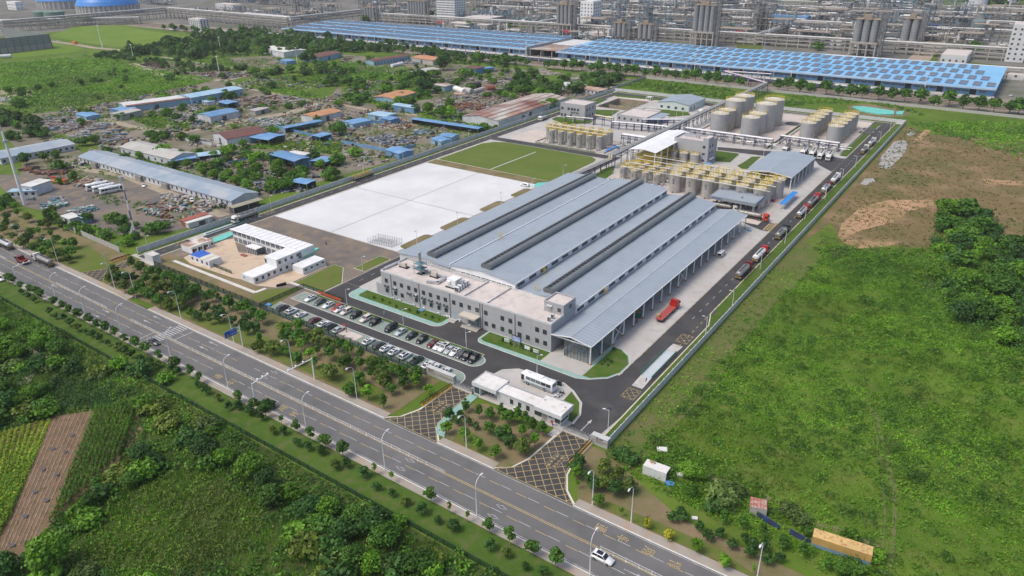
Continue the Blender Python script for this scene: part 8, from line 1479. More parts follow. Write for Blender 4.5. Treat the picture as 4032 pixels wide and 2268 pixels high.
GRN=[('a',[(960,890),(1250,870),(1480,900),(1400,990),(1130,960)]),('a',[(1850,1120),(2000,1070),(2576,1060),(2576,1180),(2400,1150),(2150,1130)]),('a',[(1720,630),(2100,720),(2480,750),(2300,690),(2000,640)]),('a',[(880,1110),(980,1150),(1300,1260),(1500,1320),(1240,1290)]),('b',[(30,640),(560,640),(700,740),(380,800),(0,760)]),('b',[(560,830),(700,820),(930,880),(1100,960),(1000,990),(600,900)]),('b',[(0,480),(480,500),(700,560),(480,620),(0,600)]),('a',[(2050,590),(2576,540),(2576,640),(2200,620)]),('x',[(890,1110),(1150,1000),(1700,1040),(2300,1130),(2430,1180),(2300,1260),(1700,1190)]),('p',[(820,200),(1500,240),(2100,330),(2500,480),(2300,430),(1700,300),(830,340)]),('d',[(500,260),(700,240),(1000,330),(900,430)])]
for i,(k,pts)in enumerate(GRN):scatter('rank_weeds',pts_in(GP(k,pts),.16,100+i),1.0,1.3,6,.95,[l_mid,l_grass,l_fresh],'rank green weeds, '+['plot before the gabled shed','strip beyond the tall blue shed','bank behind the light blue shed','strip beside the long shed row','plot before the dull pink roof','strip below the bright blue hut','meadow before the railway halls','meadow before the long lane','field between far wall and railway','field behind the right tank yard','corner by the small left gate'][i],120+i)
SCP=[(-300,160),(-285,330),(-285,590),(-740,550),(-740,262),(-480,195),(-420,160)];Q=pts_in(SCP,.11,230);scatter('rank_weeds',Q[vnoise(Q,.06,231)>.02],.9,1.2,7,.8,[l_mid,l_grass,l_fresh,l_weed],'weeds growing all over the scrapyards',232)
Q=pts_in(SCP,.07,233,[MEAD,GP('a',[(640,420),(1000,385),(1450,300),(2050,240),(2576,320),(2576,560),(2050,590),(1500,480),(900,480)])]);Q=Q[vnoise(Q,.05,234)>.06];mb=MB()
for x,y in Q:mb.obx(x,y,0,random.uniform(.6,3.2),random.uniform(.5,1.6),random.uniform(.3,1.4),random.uniform(0,3),random.choice((0,1,1,2,2,3,4,4,5,5)))
tag(ob('litter',mb,JC),'loose junk littering the scrapyards between the sheds',None,None,'stuff')
LV=byleft(pts_in(SCP,.0016,235));LV=[p for p in LV if vnoise(np.array([p]),.05,236)[0]>-.1]
for i,p_ in enumerate(LV):tree(['bigf','bush','farf','bushf','big'][(i*3+i//4)%5],p_,random.uniform(3,7),lnth('leafy tree scattered through the scrapyards',i,59 if len(LV)<60 else 99),'trees scattered through the scrapyards')
g_='scrubby trees among the scrap plots'
WD=[(900,380),(1450,300),(1700,260),(2050,240),(2576,320),(2576,440),(2100,420),(1900,420),(1500,450),(1150,420),(900,450)]
zone('weed_patch',GP('a',[(640,420),(1000,385),(1450,300),(2050,240),(2576,320),(2576,560),(2050,590),(1700,560),(1500,480),(1150,460),(900,480)]),g_base,2,'overgrown land under the wood before the railway')
scatter('thicket',pts_in(GP('a',WD),.016,221),4.2,3.4,46,1.15,[l_far,l_mid,l_dark,l_mid],'thick growth of the wood before the railway',222,hv=.5,patch=.03)
scatter('thicket',pts_in(GP('a',[(620,420),(900,400),(1150,430),(1500,480),(1900,540),(1600,560),(1000,480),(700,460)]),.012,223),2.4,2.6,34,.95,[l_far,l_mid,l_fresh],'scrubby growth at the top of the meadow',224,hv=.5,patch=.03)
scatter('thicket',pts_in(GP('b',[(0,330),(250,330),(560,370),(900,420),(1300,470),(1350,520),(900,500),(500,400),(0,400)]),.014,225),3.2,2.8,40,1.1,[l_far,l_mid,l_dark],'thick growth of the belt before the blue warehouses',226,hv=.5,patch=.03)
woods('a',WD,.0042,['farf','tall','farb','farf','bigd'],(5,12),'tree in the dense wood before the railway','trees of the dense wood',201)
woods('a',[(620,410),(900,400),(1150,440),(1500,480),(1900,540),(1600,560),(1000,460),(700,450)],.006,['farb','farf','bushd'],(3,6),'scrub tree at the top of the meadow','scrub at the top of the meadow',202)
woods('b',[(0,330),(250,330),(560,370),(900,420),(1300,470),(1350,520),(900,500),(500,400),(0,400)],.0055,['farf','tall','bigd'],(5,10),'tree in the belt before the blue warehouses','trees in the belt before the blue warehouses',203)
woods('b',[(1290,560),(1400,540),(1560,620),(1900,600),(2150,580),(2000,650),(1720,720),(1500,740),(1300,720)],.009,['farf','bigf','farb'],(4,9),'tree in the thicket behind the rusty striped hall','trees behind the rusty striped hall',204)
woods('a',[(0,900),(60,880),(330,950),(330,1050),(150,1090),(0,1080)],.012,['farf','big','farb'],(4,7),'tree in the clump above the patched left shed','trees above the patched shed',205)
woods('b',[(620,900),(1000,990),(1180,930),(1700,760),(1710,780),(1200,960),(1020,1030)],.012,['bush','farb','bushf'],(2,4),'bush along the outer side of the left wall','bushes along the left wall',206)
woods('d',[(500,280),(760,180),(1000,260),(1200,170),(1280,260),(1050,400),(880,430),(700,330)],.014,['bush','big','bushf'],(2.5,5.5),'bush in the thicket by the banded radio mast','thicket by the radio mast',207)
woods('d',[(0,60),(60,60),(200,150),(420,180),(460,250),(560,330),(400,300),(200,240),(0,160)],.02,['round','dark','olive','big'],(4,6.5),'tree in the thicket between gravel yard and road','trees between gravel yard and road',208)
woods('a',[(480,990),(900,1000),(1250,1010),(1300,1050),(950,1090),(640,1040)],.006,['bushf','bush','bigf'],(2.5,4.5),'bush on the lane side of the left scrapyard','bushes of the left scrapyard',209)
woods('a',[(1000,860),(1500,820),(2000,760),(2330,780),(2200,840),(1800,900),(1400,930),(1100,900)],.004,['bushf','bush','farb'],(2.5,5),'bush among the pipes of the middle yard','bushes of the middle yard',210)
woods('a',[(1240,1180),(1900,1140),(2200,1240),(2576,1240),(2576,1400),(2000,1449),(1500,1300)],.006,['bigf','bush','bushf'],(3,6),'tree in the scrap behind the long shed row','trees behind the long shed row',211)
woods('b',[(0,560),(560,560),(1000,560),(1280,620),(700,800),(200,780),(0,760)],.0028,['bushf','farf','bush','bigf'],(3,7),'tree on rough ground around the rubbish heaps','trees around the rubbish heaps',212)
woods('a',[(1000,470),(1900,540),(2576,500),(2576,660),(2000,640),(1700,600),(1300,530)],.0026,['farf','tall','farb','bigf'],(4,9),'tree in the rough ground around the far bare yards','trees around the far yards',213)
TR=[('a',(200,1240),7,'bigd'),(('a'),(340,1220),6,'big'),('a',(430,1190),4.5,'bush'),('a',(1060,1200),5,'bigf'),('a',(1385,1200),6,'farf'),('a',(1415,1270),5.5,'bigf'),('a',(1310,1270),4,'bush'),('a',(1540,1330),5,'bigf'),('a',(1620,1350),5.5,'bigf'),('a',(1700,1380),6,'bigf'),('a',(1780,1400),5.5,'bigf'),('a',(1870,1440),6.5,'bigf'),('a',(1720,1230),5,'big'),('a',(1620,1200),5,'bigf'),('a',(1860,1180),6.5,'big'),('a',(1950,1300),6,'bigf'),('a',(2100,1300),7.5,'bigf'),('a',(1880,1350),5.5,'big'),('a',(2420,1280),6,'bigf'),('a',(2540,1250),6.5,'big'),('a',(2500,1320),5,'bigf'),('a',(2280,1310),4.5,'bush'),('a',(1180,1050),5,'big'),('a',(1240,1040),4.5,'bush'),('a',(650,1100),6,'big'),('a',(720,1090),6.5,'bigf'),('a',(600,1100),5,'big'),('a',(1840,1110),5,'bigf'),('a',(1510,1170),4.5,'bigf'),('a',(2540,1020),8,'big'),('a',(1395,560),6,'bigf'),('a',(2370,480),11,'tall'),('a',(2300,470),10,'bigd'),('a',(1620,500),9,'tall'),('a',(1560,440),9,'tall'),('b',(580,620),11,'bigd'),('b',(640,700),13,'bigd'),('b',(770,530),14,'bigd'),('b',(190,770),8,'farf'),('b',(660,860),9,'bigf'),('b',(760,890),9,'big'),('b',(820,890),9,'bigf'),('b',(560,850),6,'big'),('b',(905,900),5,'big'),('b',(1035,470),9,'bigf'),('b',(1340,640),12,'farf'),('b',(1380,680),10,'bigd'),('b',(1510,640),8,'farf'),('b',(960,700),3,'bush'),('a',(2520,650),9,'bigd'),('a',(2180,820),4.5,'bush'),('b',(0,1020),9,'big'),('b',(1240,750),7,'bigf'),('b',(1300,760),6,'bigf')]
for i,(k,p_,h,key)in enumerate(TR):tree(key,G(k,*p_),h,'lone rounded tree among the scrap sheds, '+nth(i%59)+' one',g_)
RT=GP('x',[(20,880),(110,885),(230,895),(340,905),(450,895),(575,925),(670,925),(800,935),(900,955),(1020,965),(1120,975),(1255,990),(1385,1000),(1520,1015),(1640,1020),(1770,1040),(1890,1050),(2040,1070),(2160,1080),(2300,1100),(2460,1110)])+GP('c',[(720,685),(790,695),(880,705),(960,715),(1080,718),(1170,728),(1260,745),(1350,752),(1475,756),(1570,768),(1670,772),(1785,782),(1890,812),(2005,805),(2110,832),(2230,836),(2340,856),(2460,856),(2530,866)])+[(-410-9*i,606+3*(i%3))for i in range(70)]
for i,p_ in enumerate(sorted(RT)):tree('rail',p_,random.uniform(7,10)if p_[0]<-400 else random.uniform(9,12.5),'round street tree beside the railway, '+(nth(i)if i<59 else 'far right, '+nth(i-59))+' from the left end','trees along the railway wall',1.15)
# -- railway and blue warehouses
m_bw=M('warehouse_wall_blue',(.1,.27,.5),.6,c2=(.13,.31,.52),sc=.08,c3=(.15,.24,.36),sc3=.3);m_br=M('warehouse_roof_blue',(.15,.4,.66),.45,c2=(.2,.44,.67),sc=.03,c3=(.28,.46,.6),sc3=.1);m_edge=M('eave_band',(.32,.46,.6),.6,c2=(.4,.48,.58),sc=.1);m_cell=M('solar_array',(.1,.115,.16),.35,c2=(.14,.155,.2),sc=.1,stripe=(0,1.1,.25,.2))
m_stl=M('far_steel',(.2,.2,.2),.7,c2=(.16,.165,.17),sc=.1);m_stb=M('far_blue_steel',(.13,.2,.26),.6);m_sil=M('silo_grey',(.25,.26,.27),.6,c2=(.2,.21,.22),sc=.06,stripe=(2,3,.12,.3));m_fc=M('far_concrete',(.36,.34,.31),.85,c2=(.3,.285,.26),sc=.05)
def warehouse(label,x0,x1,nsec,pw,tilt):
 t=thing('blue_warehouse',label,'warehouse',((x0+x1)/2,712,0));s=(x1-x0)/nsec;sl=3.2/92
 part('wall',MB().box(x0+1,667,0,x1-1,757,5.6),m_bw,t);part('platform',MB().box(x0,655,0,x1,666.9,1.1),m_conc,t);part('eave_band',MB().box(x0,663.2,6.0,x1,664.6,7.3),m_edge,t);part('eave',MB().box(x0,664.5,5.7,x1,667,6.0),m_bw,t)
 dd=8.2 if not tilt else 7.6;pm=MB().box(-pw/2,-dd,0,pw/2,dd,.3).mesh('solar_array',[m_cell])
 for i in range(nsec):
  a,b=x0+s*i,x0+s*(i+1);z=.45*(i%2);rf=MB()
  for j in range(4):
   o=(6.3 if i<nsec-1 else 0)*j*.0;ya,yb=664.7+23.3*j,664.7+23.3*(j+1);za,zb=7.0+z+sl*(ya-664),7.0+z+sl*(yb-664);sh=-tilt*j
   V=[(max(x0,a+sh)if i else x0,ya),(b+sh if i<nsec-1 else x1,ya),(b+sh if i<nsec-1 else x1,yb),(max(x0,a+sh)if i else x0,yb)]
   rf.add([(*V[0],za),(*V[1],za),(*V[2],zb),(*V[3],zb),(*V[0],za-.6),(*V[1],za-.6),(*V[2],zb-.6),(*V[3],zb-.6)],[(0,1,2,3),(0,4,5,1),(1,5,6,2),(2,6,7,3),(3,7,4,0)])
  r_=part('roof',rf,m_br,t);n=7 if tilt else 5;pt=s/n
  for j in range(4):
   for k in range(n):
    x=a-tilt*j+pt*(k+.5)
    if x0+3<x<x1-3:
     yc=664.7+23.3*(j+.5);q=link('solar_array',pm,r_,(x,yc,7.15+z+sl*(yc-664)));q.rotation_euler=(math.atan(sl),0,0)
 dm=MB().box(-2.2,-.06,1.1,2.2,.0,5.2).mesh('doorway',[m_black]);wm=MB().box(-2.4,-.05,3.0,2.4,0,4.4).mesh('window_band',[M('brown_window',(.12,.11,.1),.4)])
 x=x0+14
 while x<x1-6:
  link('doorway',dm,t,(x-t.location.x,667-712,0))
  for d in(6.5,12,17.5):
   if x+d<x1-4:link('window_band',wm,t,(x+d-t.location.x,667-712,0))
  x+=22.5
warehouse('very long blue roofed warehouse with solar panels, left one',-846,-450,8,6.9,0);warehouse('very long blue roofed warehouse with solar panels, right one',-413,-24,6,5.6,6)
t=thing('link_hall','open rusty roofed hall between the two blue warehouses','hall',(-431,712,0));part('roof',MB().box(-450,668,6.6,-413.5,712,6.9),ST,t);part('rear_roof',MB().box(-452,713,6.8,-420,760,7.1),WH,t);part('end_wall',MB().box(-452.5,665,0,-450.3,757,9.4),m_conc,t);part('post',MB().box(-449.5,668.2,0,-449,668.7,6.6).box(-432,668.2,0,-431.5,668.7,6.6),m_stl,t);part('back',MB().box(-450,711,0,-414,711.3,6.4),DK,t)
for yy in(625.5,631.5,637.5,644,650):
 for d in(-.75,.75):tag(ob('rail',MB().box(-1150,yy+d-.12,.05,200,yy+d+.12,.28),M('rail_steel',(.16,.12,.1),.5)),'steel rail of the tracks before the blue warehouses',None,'rails of the tracks','structure')
t=thing('goods_train','long white and violet covered goods line along the platform','train',(-500,641,0));wm=MB().box(-5.8,-1.4,1.0,5.8,1.4,3.4).mesh('wagon',[M('wagon_dark',(.1,.11,.16),.6)]);rm=MB().box(-5.9,-1.5,3.4,5.9,1.5,3.7).mesh('wagon_roof',[M('wagon_white',(.62,.62,.64),.6)]);bm_=MB().box(-5.5,-1.1,.3,5.5,1.1,1.0).mesh('bogie',[m_black])
for i in range(68):x=-900+12*i+500;w_=link('wagon',wm,t,(x,0,0));link('wagon_roof',rm,w_);link('bogie',bm_,w_)
for side,yy in(('near',628.5),('far',653)):
 pm=MB().box(-.35,-.35,0,.35,.35,8).mesh('post',[m_fc])
 for i in range(52):q=link('gantry_post',pm,None,(-860+13.2*i,yy,0));tag(q,'bare concrete gantry post on the '+side+' side of the tracks','post','concrete gantry posts on the '+side+' side')
 # -- the chemical works beyond
def far_block(label,x0,y0,x1,y1,h,nx,nz,wall=m_white,ny=0,name='plant_building'):
 t=thing(name,label,'building',((x0+x1)/2,(y0+y1)/2,0));part('wall',MB().box(x0,y0,0,x1,y1,h),wall,t);part('roof',MB().box(x0+.6,y0+.6,h,x1-.6,y1-.6,h+.3),m_flat if wall!=m_white else M('far_white_roof',(.62,.61,.6),.8),t)
 wm=MB().box(-.9,-.06,-.9,.9,.02,.9).mesh('window',[m_glass]);w2=MB().box(-.02,-.9,-.9,.06,.9,.9).mesh('window',[m_glass])
 for k in range(nz):
  for i in range(nx):link('window',wm,t,(x0+(x1-x0)*(i+.5)/nx-t.location.x,y0-t.location.y,3+(h-4)*k/max(1,nz-.3)))
  for i in range(ny):link('window',w2,t,(x1-t.location.x,y0+(y1-y0)*(i+.5)/ny-t.location.y,3+(h-4)*k/max(1,nz-.3)))
 return t
def blk(k,xl,xr,yb,yt,dep,label,nx,nz,wall,ny=3):
 a,b=G(k,xl,yb),G(k,xr,yb);L=abs((b[0]-a[0]));h=HZ(a,k,xl,yt);return far_block(label,a[0],a[1],a[0]+L,a[1]+dep,h,nx,nz,wall,ny)
FC=[('w',1030,1370,235,-60,26,'white office tower block with many small windows',14,9,m_white,6),('x',430,640,345,15,24,'white process tower with a tall stair shaft',4,7,m_white,4),('z',2250,2560,985,385,30,'pale tall block at the right picture edge',3,7,m_lgrey,3),('v',320,585,385,232,14,'pale five storey block beside the railway',6,5,m_lgrey,3),('w',1180,1500,362,290,22,'flat roofed grey hall behind the left warehouse',4,1,m_fc,2),('w',1370,1840,300,215,40,'long flat roofed grey hall below the white tower',8,1,m_fc,3),('w',1510,1740,382,312,14,'small dark roofed grey building by the tall mast',3,1,m_fc,2),('w',1880,2130,420,375,14,'bright blue shed behind the left warehouse',3,1,BL,2),('y',1100,1450,690,530,38,'white roofed pale hall left of the three silos',3,1,m_lgrey,2),('z',1215,1660,1010,870,45,'white roofed pale hall before the right edge',4,1,m_lgrey,2),('u',120,400,135,20,14,'white two storey block at the upper left',8,2,m_white,2),('v',645,1030,110,45,20,'pale hall with dark columns at the top left',9,1,m_lgrey,2),('x',580,1090,400,350,24,'white roofed low hall by the blue lattice towers',5,1,m_lgrey,2),('y',1575,1770,800,680,14,'pale windowless block before the silos',1,1,m_lgrey,1),('x',470,800,470,410,16,'low dark roofed grey hall before the twin silos',5,1,m_fc,1),('y',365,560,740,680,8,'dark blue container by the tall mast',1,1,M('navy_box',(.02,.07,.25),.5),1),('v',615,870,430,385,8,'low white building with dark roof by the railway',8,1,m_white,1),('v',60,195,375,340,6,'tiny white hut by the meadow, left one',2,1,m_white,1),('u',2450,2574,420,390,6,'tiny white hut by the meadow, right one',2,1,m_white,1),('z',2290,2570,1270,1190,14,'white roofed store at the end of the right warehouse',1,1,WH,1),('y',2000,2500,30,0,16,'white long hall in the far works',6,1,m_white,1),('x',2440,2576,90,20,20,'pale hall with roof fans far behind the big silos',2,1,m_lgrey,1)]
for f in FC:blk(*f)
def silos(k,xl,xr,yb,ym,yt,n,label,rows=2,steel=m_stl,tower=True):
 a,b=G(k,xl,yb),G(k,xr,yb);c=((a[0]+b[0])/2,(a[1]+b[1])/2);L=abs(b[0]-a[0]);h1=HZ(c,k,(xl+xr)/2,ym);h2=HZ(c,k,(xl+xr)/2,yt);r=L/n/2*.93;t=thing('silo_block',label,'silos',(c[0],c[1]+r,0));D=L/n*rows
 fr=MB();
 for i in range(n+1):
  for j in range(rows+1):fr.box(-L/2+L*i/n-.6,-r+D*j/rows-.6,0,-L/2+L*i/n+.6,-r+D*j/rows+.6,h1-.8)
 if h1>3:fr.box(-L/2-1,-r-1,h1-1.8,L/2+1,D-r+1,h1-.1);fr.box(-L/2-.5,-r-.5,h1*.45,L/2+.5,D-r+.5,h1*.45+.6)
 ob('frame',fr,m_fc,t);sm=MB().cyl(0,0,h1-.1,h2,r,n=14).mesh('silo',[m_sil])
 for i in range(n):
  for j in range(rows):link('silo',sm,t,(-L/2+L*(i+.5)/n,D*j/rows,0))
 b_=MB();b_.box(-L/2,-r,h2,L/2,D-r,h2+.4,0)
 for z in(1.2,2.2):b_.box(-L/2,-r,h2+z,L/2,-r+.2,h2+z+.2)
 for i in range(n*2+1):b_.box(-L/2+L*i/n/2-.1,-r,h2,-L/2+L*i/n/2+.1,-r+.2,h2+2.4)
 b_.box(-L*.2,0,h2+.4,L*.15,D*.4,h2+4.5);ob('top_deck',b_,M('deck_tan',(.3,.24,.18),.8),t)
 if tower:lattice((c[0]+L/2+3.5,c[1]+2),5,h2+8,'steel stair tower beside the '+label,steel)
def lattice(c,w_,h,label,mat=m_stl,core=True):
 t=thing('lattice_tower',label,'tower',(*c,0));b=MB();q=w_/2;n=max(3,int(h/6));P4=[(-q,-q),(q,-q),(q,q),(-q,q)]
 for p in P4:b.box(p[0]-.3,p[1]-.3,0,p[0]+.3,p[1]+.3,h)
 for i in range(n):
  z0,z1=h*i/n,h*(i+1)/n
  for u,v in((0,1),(1,2),(2,3),(3,0)):b.bar((*P4[u],z0),(*P4[v],z1)if i%2 else(*P4[v],z1),.35);b.bar((*P4[u],z1),(*P4[v],z1),.4)
  b.box(-q,-q,z1-.15,q,q,z1,1)if i%2 else None
 ob('frame',b,[mat,m_fc],t)
 if core:ob('column',MB().cyl(0,0,0,h*.93,w_*.25,n=10),m_galv,t)
 return t
for S_ in[('w',600,950,300,230,15,7,'tall grey silo row left of the white tower',2),('w',70,275,270,240,100,4,'grey silos at the left end of the warehouse roofs',1),('x',80,345,450,300,65,4,'four grey silos before the white process tower',2),('x',800,1025,500,470,295,3,'left three silos under the blue lattice tower',1),('x',1115,1358,520,490,312,3,'right three silos under the blue lattice tower',1),('x',1790,2130,580,400,70,4,'big grey silos on a tall concrete frame',2),('y',1860,2330,950,710,330,3,'three wide grey silos on an arched concrete frame',2),('z',520,830,800,655,300,2,'pair of wide grey silos on an arched frame',2)]:silos(*S_[:8],rows=S_[8],steel=m_stb if 'twin' in S_[7]else m_stl)
for k,x,yb,yt,w_,lb,mt in[('x',905,480,-40,12,'blue lattice tower above the left three silos',m_stb),('x',1245,490,10,12,'blue lattice tower above the right three silos',m_stb),('y',310,600,-80,13,'dark tall lattice structure left of the blue shed',m_stl),('y',450,600,90,15,'lower lattice structure beside the dark tall one',m_stl),('z',950,620,60,12,'blue grey lattice tower right of the silo pair',m_stb),('z',1080,200,-40,9,'lattice tower with pale columns at the top right',m_stl),('z',2380,200,-40,10,'grey lattice tower at the top right corner',m_stl),('v',2530,240,-20,10,'lattice tower at the left warehouse end',m_stl),('v',1670,180,-30,8,'distillation tower with pale pipes at the top',m_stl),('v',1790,170,-40,8,'second distillation tower with pale pipes at the top',m_stl),('z',560,150,-60,10,'blue clad tower at the top right',m_blue),('z',730,150,-60,9,'second blue clad tower at the top right',m_blue)]:
 p_=G(k,x,yb);lattice(p_,w_,HZ(p_,k,x,yt),lb,mt)
m_fp=M('weathered_pipe',(.3,.3,.3),.6,c2=(.22,.22,.22),sc=.1)
def unit(c,w_,d_,h,seed,label,grp):
 g=random.Random(seed);t=thing('process_unit',label,'process unit',(*c,0),0,grp);b=MB();n=max(2,int(h/5.5));nx=max(2,int(w_/7))
 for i in range(nx+1):
  for y in(0,d_):b.box(w_*i/nx-.3,y-.3,0,w_*i/nx+.3,y+.3,h*g.choice((1,1,.7)))
 for k in range(1,n+1):
  z=h*k/n
  for y in(0,d_):b.box(0,y-.3,z-.35,w_,y+.3,z)
  if g.random()<.6:b.box(0,0,z-.3,w_*g.uniform(.4,1),d_,z-.1,1)
 ob('frame',b,[g.choice((m_stl,m_stb,m_stl)),M('deck_tan',(.3,.24,.18),.8)],t);v=MB()
 for i in range(14):
  x,y,z=g.uniform(0,w_),g.uniform(0,d_),h*g.randrange(n)/n;k=g.random()
  if k<.35:v.cyl(x,y,z,z+g.uniform(4,11),g.uniform(.8,2),n=8,m=g.randrange(3))
  elif k<.8:L=g.uniform(6,16);v.tube([(x-L/2,y,z+1.5),(x+L/2,y,z+1.5)],g.uniform(.4,1.3),7,g.randrange(3))
  else:v.box(x-2,y-1.5,z,x+2,y+1.5,z+3,3)
 tag(ob('vessels',v,[m_fp,m_galv,m_offwhite,m_stb],t),None,None,None,'stuff')
UG=random.Random(5);k=0
UR=[0]
def unit_row(x0,x1,y,hs,skip=.12):
 global k
 x=x0;UR[0]+=1;j=0
 while x<x1:
  w_=UG.uniform(22,48)
  if UG.random()>skip:unit((x,y+UG.uniform(-12,12)),w_,UG.uniform(10,22),UG.uniform(*hs),k,'steel process structure in the chemical works, '+nth(j)+' from the left in the '+nth(UR[0]-1)+' line','process structures of the chemical works');k+=1;j+=1
  x+=w_+UG.uniform(3,14)
for x0,x1,y,hs in((-720,-120,905,(10,20)),(-760,-60,985,(12,26)),(-1000,-860,960,(10,22)),(-860,-60,1070,(14,30)),(-1280,-900,1080,(12,26)),(-900,0,1160,(14,34)),(-1400,-900,1180,(14,30)),(-1050,20,1260,(14,34)),(-1250,-60,1350,(14,36)),(-1150,-880,890,(8,18)),(-1500,-1200,980,(10,20)),(-330,-40,1440,(10,24)),(-700,-440,800,(6,12)),(-820,-40,945,(10,22)),(-880,-20,1115,(12,26)),(-1000,0,1210,(12,28)),(-1750,-1440,860,(10,20)),(-1900,-1300,1010,(10,24)),(-2000,-1350,1120,(12,26)),(-1300,-960,800,(8,16))):unit_row(x0,x1,y,hs)
PR=[(-2.4,.7,m_fp,0),(0,.5,m_galv,0),(2.2,.8,m_offwhite,0),(-1,.6,m_fp,1),(1.5,.5,m_fp,1)]
for pts,h,lb in(([(-1205,470),(-1200,718),(-880,706),(-880,845)],15,'long concrete pipe rack stepping round the meadow'),([(-870,848),(-420,860)],11,'long pipe rack behind the left warehouse'),([(-420,870),(-10,880)],11,'long pipe rack behind the right warehouse'),([(-230,772),(0,776)],7,'low pipe rack close behind the right warehouse'),([(-760,1020),(-20,1025)],13,'pipe rack in the middle of the far works'),([(-900,1115),(0,1120)],14,'second pipe rack in the middle of the far works'),([(-1000,1210),(0,1215)],15,'pipe rack in the back of the far works'),([(-1050,1300),(0,1310)],15,'farthest pipe rack of the works'),([(-560,860),(-560,1300)],12,'pipe rack running away behind the left warehouse'),([(-270,870),(-270,1320)],12,'pipe rack running away behind the big silos'),([(-1150,640),(-1330,480)],9,'pipe rack beside the green round tanks')):pipe_rack(lb,pts,h,8,PR,m_fc,12,3,bw=.8,lv=3.6)
b0=G('v',1120,215,10);
for i in range(9):p_=G('v',1040+i*70+0,165+i*6,12)if i<8 else G('v',1630,225,12);t=tag(ob('cooling_fan',MB().cyl(0,0,9,12.5,6.5,5.8,14),m_lgrey,None,(*p_,0)),'round white cooling fan shroud on the pipe rack, '+nth(i)+' from the left','cooling fan','cooling fans on the pipe rack')
def dome(c,r,h,label):
 t=thing('domed_store',label,'domed store',(*c,0));b=MB().cyl(0,0,0,h,r,n=40,cap=False)
 ob('wall',b,m_fc,t);pm=MB().box(-.7,-.7,0,.7,.7,h).mesh('buttress',[m_lgrey])
 for i in range(40):link('buttress',pm,t,((r+.4)*math.cos(i*PI/20),(r+.4)*math.sin(i*PI/20),0))
 R_=[(r+1.5,h),(r*.97,h+r*.12),(r*.85,h+r*.28),(r*.6,h+r*.45),(r*.3,h+r*.54),(.5,h+r*.57)];b=MB()
 for(a,z0),(c_,z1)in zip(R_[:-1],R_[1:]):b.cyl(0,0,z0,z1,a,c_,40,cap=False)
 ob('dome',b,M('dome_blue',(.03,.22,.62),.4),t)
c0=G('u',1330,215);dome((c0[0]-12,c0[1]+38),50,HZ(c0,'u',1330,85),'blue domed round store at the top left, right one');c1=G('u',760,130);dome((c1[0]-12,c1[1]+40),55,HZ(c1,'u',760,12),'blue domed round store at the top left, left one')
for i,(x,y,r)in enumerate([(520,285,13),(710,288,15.5)]):p_=G('u',x,y);h=HZ(p_,'u',x,175);tag(ob('green_tank',MB().cyl(0,0,0,h,r,n=28).cyl(0,0,h,h+2,r,1,28),M('dull_green_tank',(.12,.2,.16),.6,c2=(.15,.22,.17),sc=.1),None,(p_[0]-4,p_[1]+12,0)),'dull green round tank at the upper left, '+['left','right'][i]+' one','tank')
A,B=G('u',0,790),G('u',755,700);h=HZ(B,'u',690,490);t=thing('windbreak_wall','huge grey louvred windbreak enclosure at the left edge','windbreak',(*B,0));L=120;m_lv=M('louvre_grey',(.24,.26,.27),.7,stripe=(2,2.2,.3,.35))
ob('base_wall',MB().box(-.3,-L,0,.4,0,h*.36).box(-L,-.3,0,-.3,.4,h*.36),m_fc,t);ob('louvre',MB().box(-.2,-L,h*.36,.2,0,h).box(-L,-.2,h*.36,-.2,.2,h),m_lv,t);pm=MB().bar((1,0,0),(.3,0,h),.6,.5).mesh('post',[m_stl])
for i in range(16):link('post',pm,t,(0,-i*L/15,0));link('strut',pm,t,(-i*L/15,.2,0),PI/2)
tag(ob('white_cylinder',MB().tube([(*G('u',5,820,2),2),(*G('u',165,810,2),2)],2.2,10),m_lgrey),'pale grey pipe lying in the grass below the windbreak wall','pipe')
tag(ob('yellow_machine',MB().box(-5,-1.5,.6,5,1.5,2.2).box(-3,-1.2,2.2,4,1.2,3.6).box(2,-1.3,2.2,4.6,1.3,4),M('digger_orange',(.55,.22,.03),.6),None,(*G('u',1085,640),0)),'orange crawler machine on the road by the windbreak wall','machine')
p_=G('z',1790,640);tag(ob('green_grey_tank',MB().cyl(0,0,0,20,9,n=24).cyl(0,0,20,23,9,2,24),M('slate_tank',(.15,.19,.2),.5),None,(p_[0],p_[1]+9,0)),'slate grey tank with a yellow ladder at the right of the works','tank')
p_=G('z',1780,210);tag(ob('pale_tank',MB().cyl(0,0,0,22,13,n=24).cyl(0,0,22,24,13,3,24),m_lgrey,None,(p_[0],p_[1]+13,0)),'wide pale tank far off at the top right','tank')
p_=G('y',870,500);t=thing('raised_shed','bright blue raised shed on white legs behind the right warehouse','shed',(*p_,0));ob('cladding',MB().box(-26,0,9,22,18,17),BL,t)
for i in range(5):ob('leg',MB().box(-25.5+i*11.5,.2,0,-24.5+i*11.5,1.2,9),m_white,t)
p_=G('z',1010,600);t=thing('raised_shed','small navy raised shed right of the silo pair','shed',(*p_,0));ob('cladding',MB().box(-8,0,6,9,10,15),M('navy_box',(.02,.07,.25),.5),t);ob('leg',MB().box(-7,.3,0,-6,1.3,6).box(7,.3,0,8,1.3,6),m_white,t)
for k,x,y,w_,lb in(('w',1080,285,14,'red banner before the silo row'),('x',262,398,10,'red banner under the four silos'),('x',2445,405,10,'red banner on the rack right of the big silos'),('y',40,535,8,'red banner on the rack before the dark lattice')):p_=G(k,x,y,6);tag(ob('banner',MB().box(-w_/2,0,4.5,w_/2,.2,7.5),M('banner_red',(.45,.03,.06),.6),None,(*p_,0)),lb,'banner')
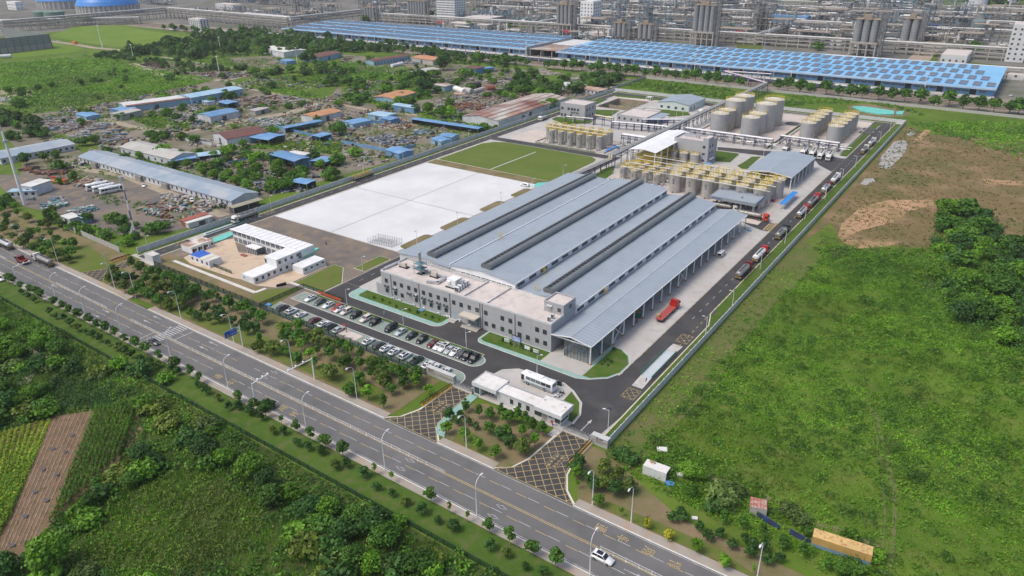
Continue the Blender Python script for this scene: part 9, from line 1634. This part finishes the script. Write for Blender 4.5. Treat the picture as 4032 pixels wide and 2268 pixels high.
for i,(k,pts)in enumerate([('w',[(1780,340),(2140,320),(2480,280),(2480,330),(2180,370),(1800,370)]),('y',[(0,730),(440,770),(430,850),(0,845)]),('y',[(1090,510),(1180,440),(1300,455),(1190,530)]),('z',[(1090,520),(1380,550),(1330,570),(1090,560)]),('z',[(1390,640),(1560,560),(1660,570),(1450,660)]),('z',[(1000,990),(1150,840),(1220,850),(1180,1000)]),('x',[(380,490),(560,490),(540,520),(380,510)]),('z',[(1650,1060),(1750,1000),(2576,1080),(2576,1150),(1990,1070)])]):zone('plant_lawn',GP(k,pts),groundmat('plant_grass',(.08,.12,.025),(.1,.13,.03),(.11,.1,.04),.03,.1),3,nth(i)+' small lawn inside the chemical works')
for i,(k,pts)in enumerate([('z',[(800,870),(1150,560),(1500,540),(1380,620),(1030,1000),(700,950)]),('y',[(0,640),(600,600),(1100,480),(1110,540),(700,650),(560,740),(0,720)]),('w',[(1750,330),(2450,230),(2500,250),(1850,340)])]):zone('plant_road',GP(k,pts),g_track,4,nth(i)+' pale concrete road inside the chemical works')
for i,p_ in enumerate(GP('w',[(2185,345),(2230,340),(2280,330),(2325,310),(2370,300),(1830,390),(2030,350)])+GP('y',[(1245,80),(1345,100),(1435,85),(1540,85),(1645,90),(1735,100),(1840,90),(1940,110),(2040,110),(2150,120),(840,700),(1050,620),(760,720)])+GP('z',[(1235,500),(1890,190),(1995,190)])+GP('x',[(1450,320),(1530,310),(1590,310),(1640,290)])):tree('rail',p_,random.uniform(7,10),'round tree inside the chemical works grounds','trees inside the chemical works')
PT_=byleft(pts_in([(-900,800),(-20,860),(0,1350),(-1100,1300)],.00009,303))
for i,p_ in enumerate(PT_):tree('farf',p_,random.uniform(6,10),lnth('green tree between the process structures',i,50),'trees between the process structures',1.4)
for i,p_ in enumerate(pts_in([(-560,1500),(60,1500),(60,1900),(-700,1900)],.0004,301)):tree('tall',p_,random.uniform(12,20),'tree in the far wood behind the chemical works','trees of the far wood',2.2)
hz=bpy.data.materials.new('haze');hz.use_nodes=True;_n=hz.node_tree;_n.nodes.remove(_n.nodes['Principled BSDF']);_v=_n.nodes.new('ShaderNodeVolumePrincipled');_v.inputs['Color'].default_value=(.86,.9,.95,1);_v.inputs['Density'].default_value=HAZE;_n.links.new(_v.outputs[0],_n.nodes['Material Output'].inputs['Volume'])
tag(ob('haze',MB().box(-3300,-320,-8,950,5100,125),hz),'thin pale summer haze over the whole district',None,None,'stuff')
t=tag(ob('steam_plume',MB().cyl(0,0,16,24,.8,2.5,10).cyl(-2,0,24,32,2.5,4,10),(lambda m:m)(M('steam',(.7,.7,.72),1))),'small white steam plume over the right of the works',None,None,'stuff');t.location=(*G('z',2290,300),0)
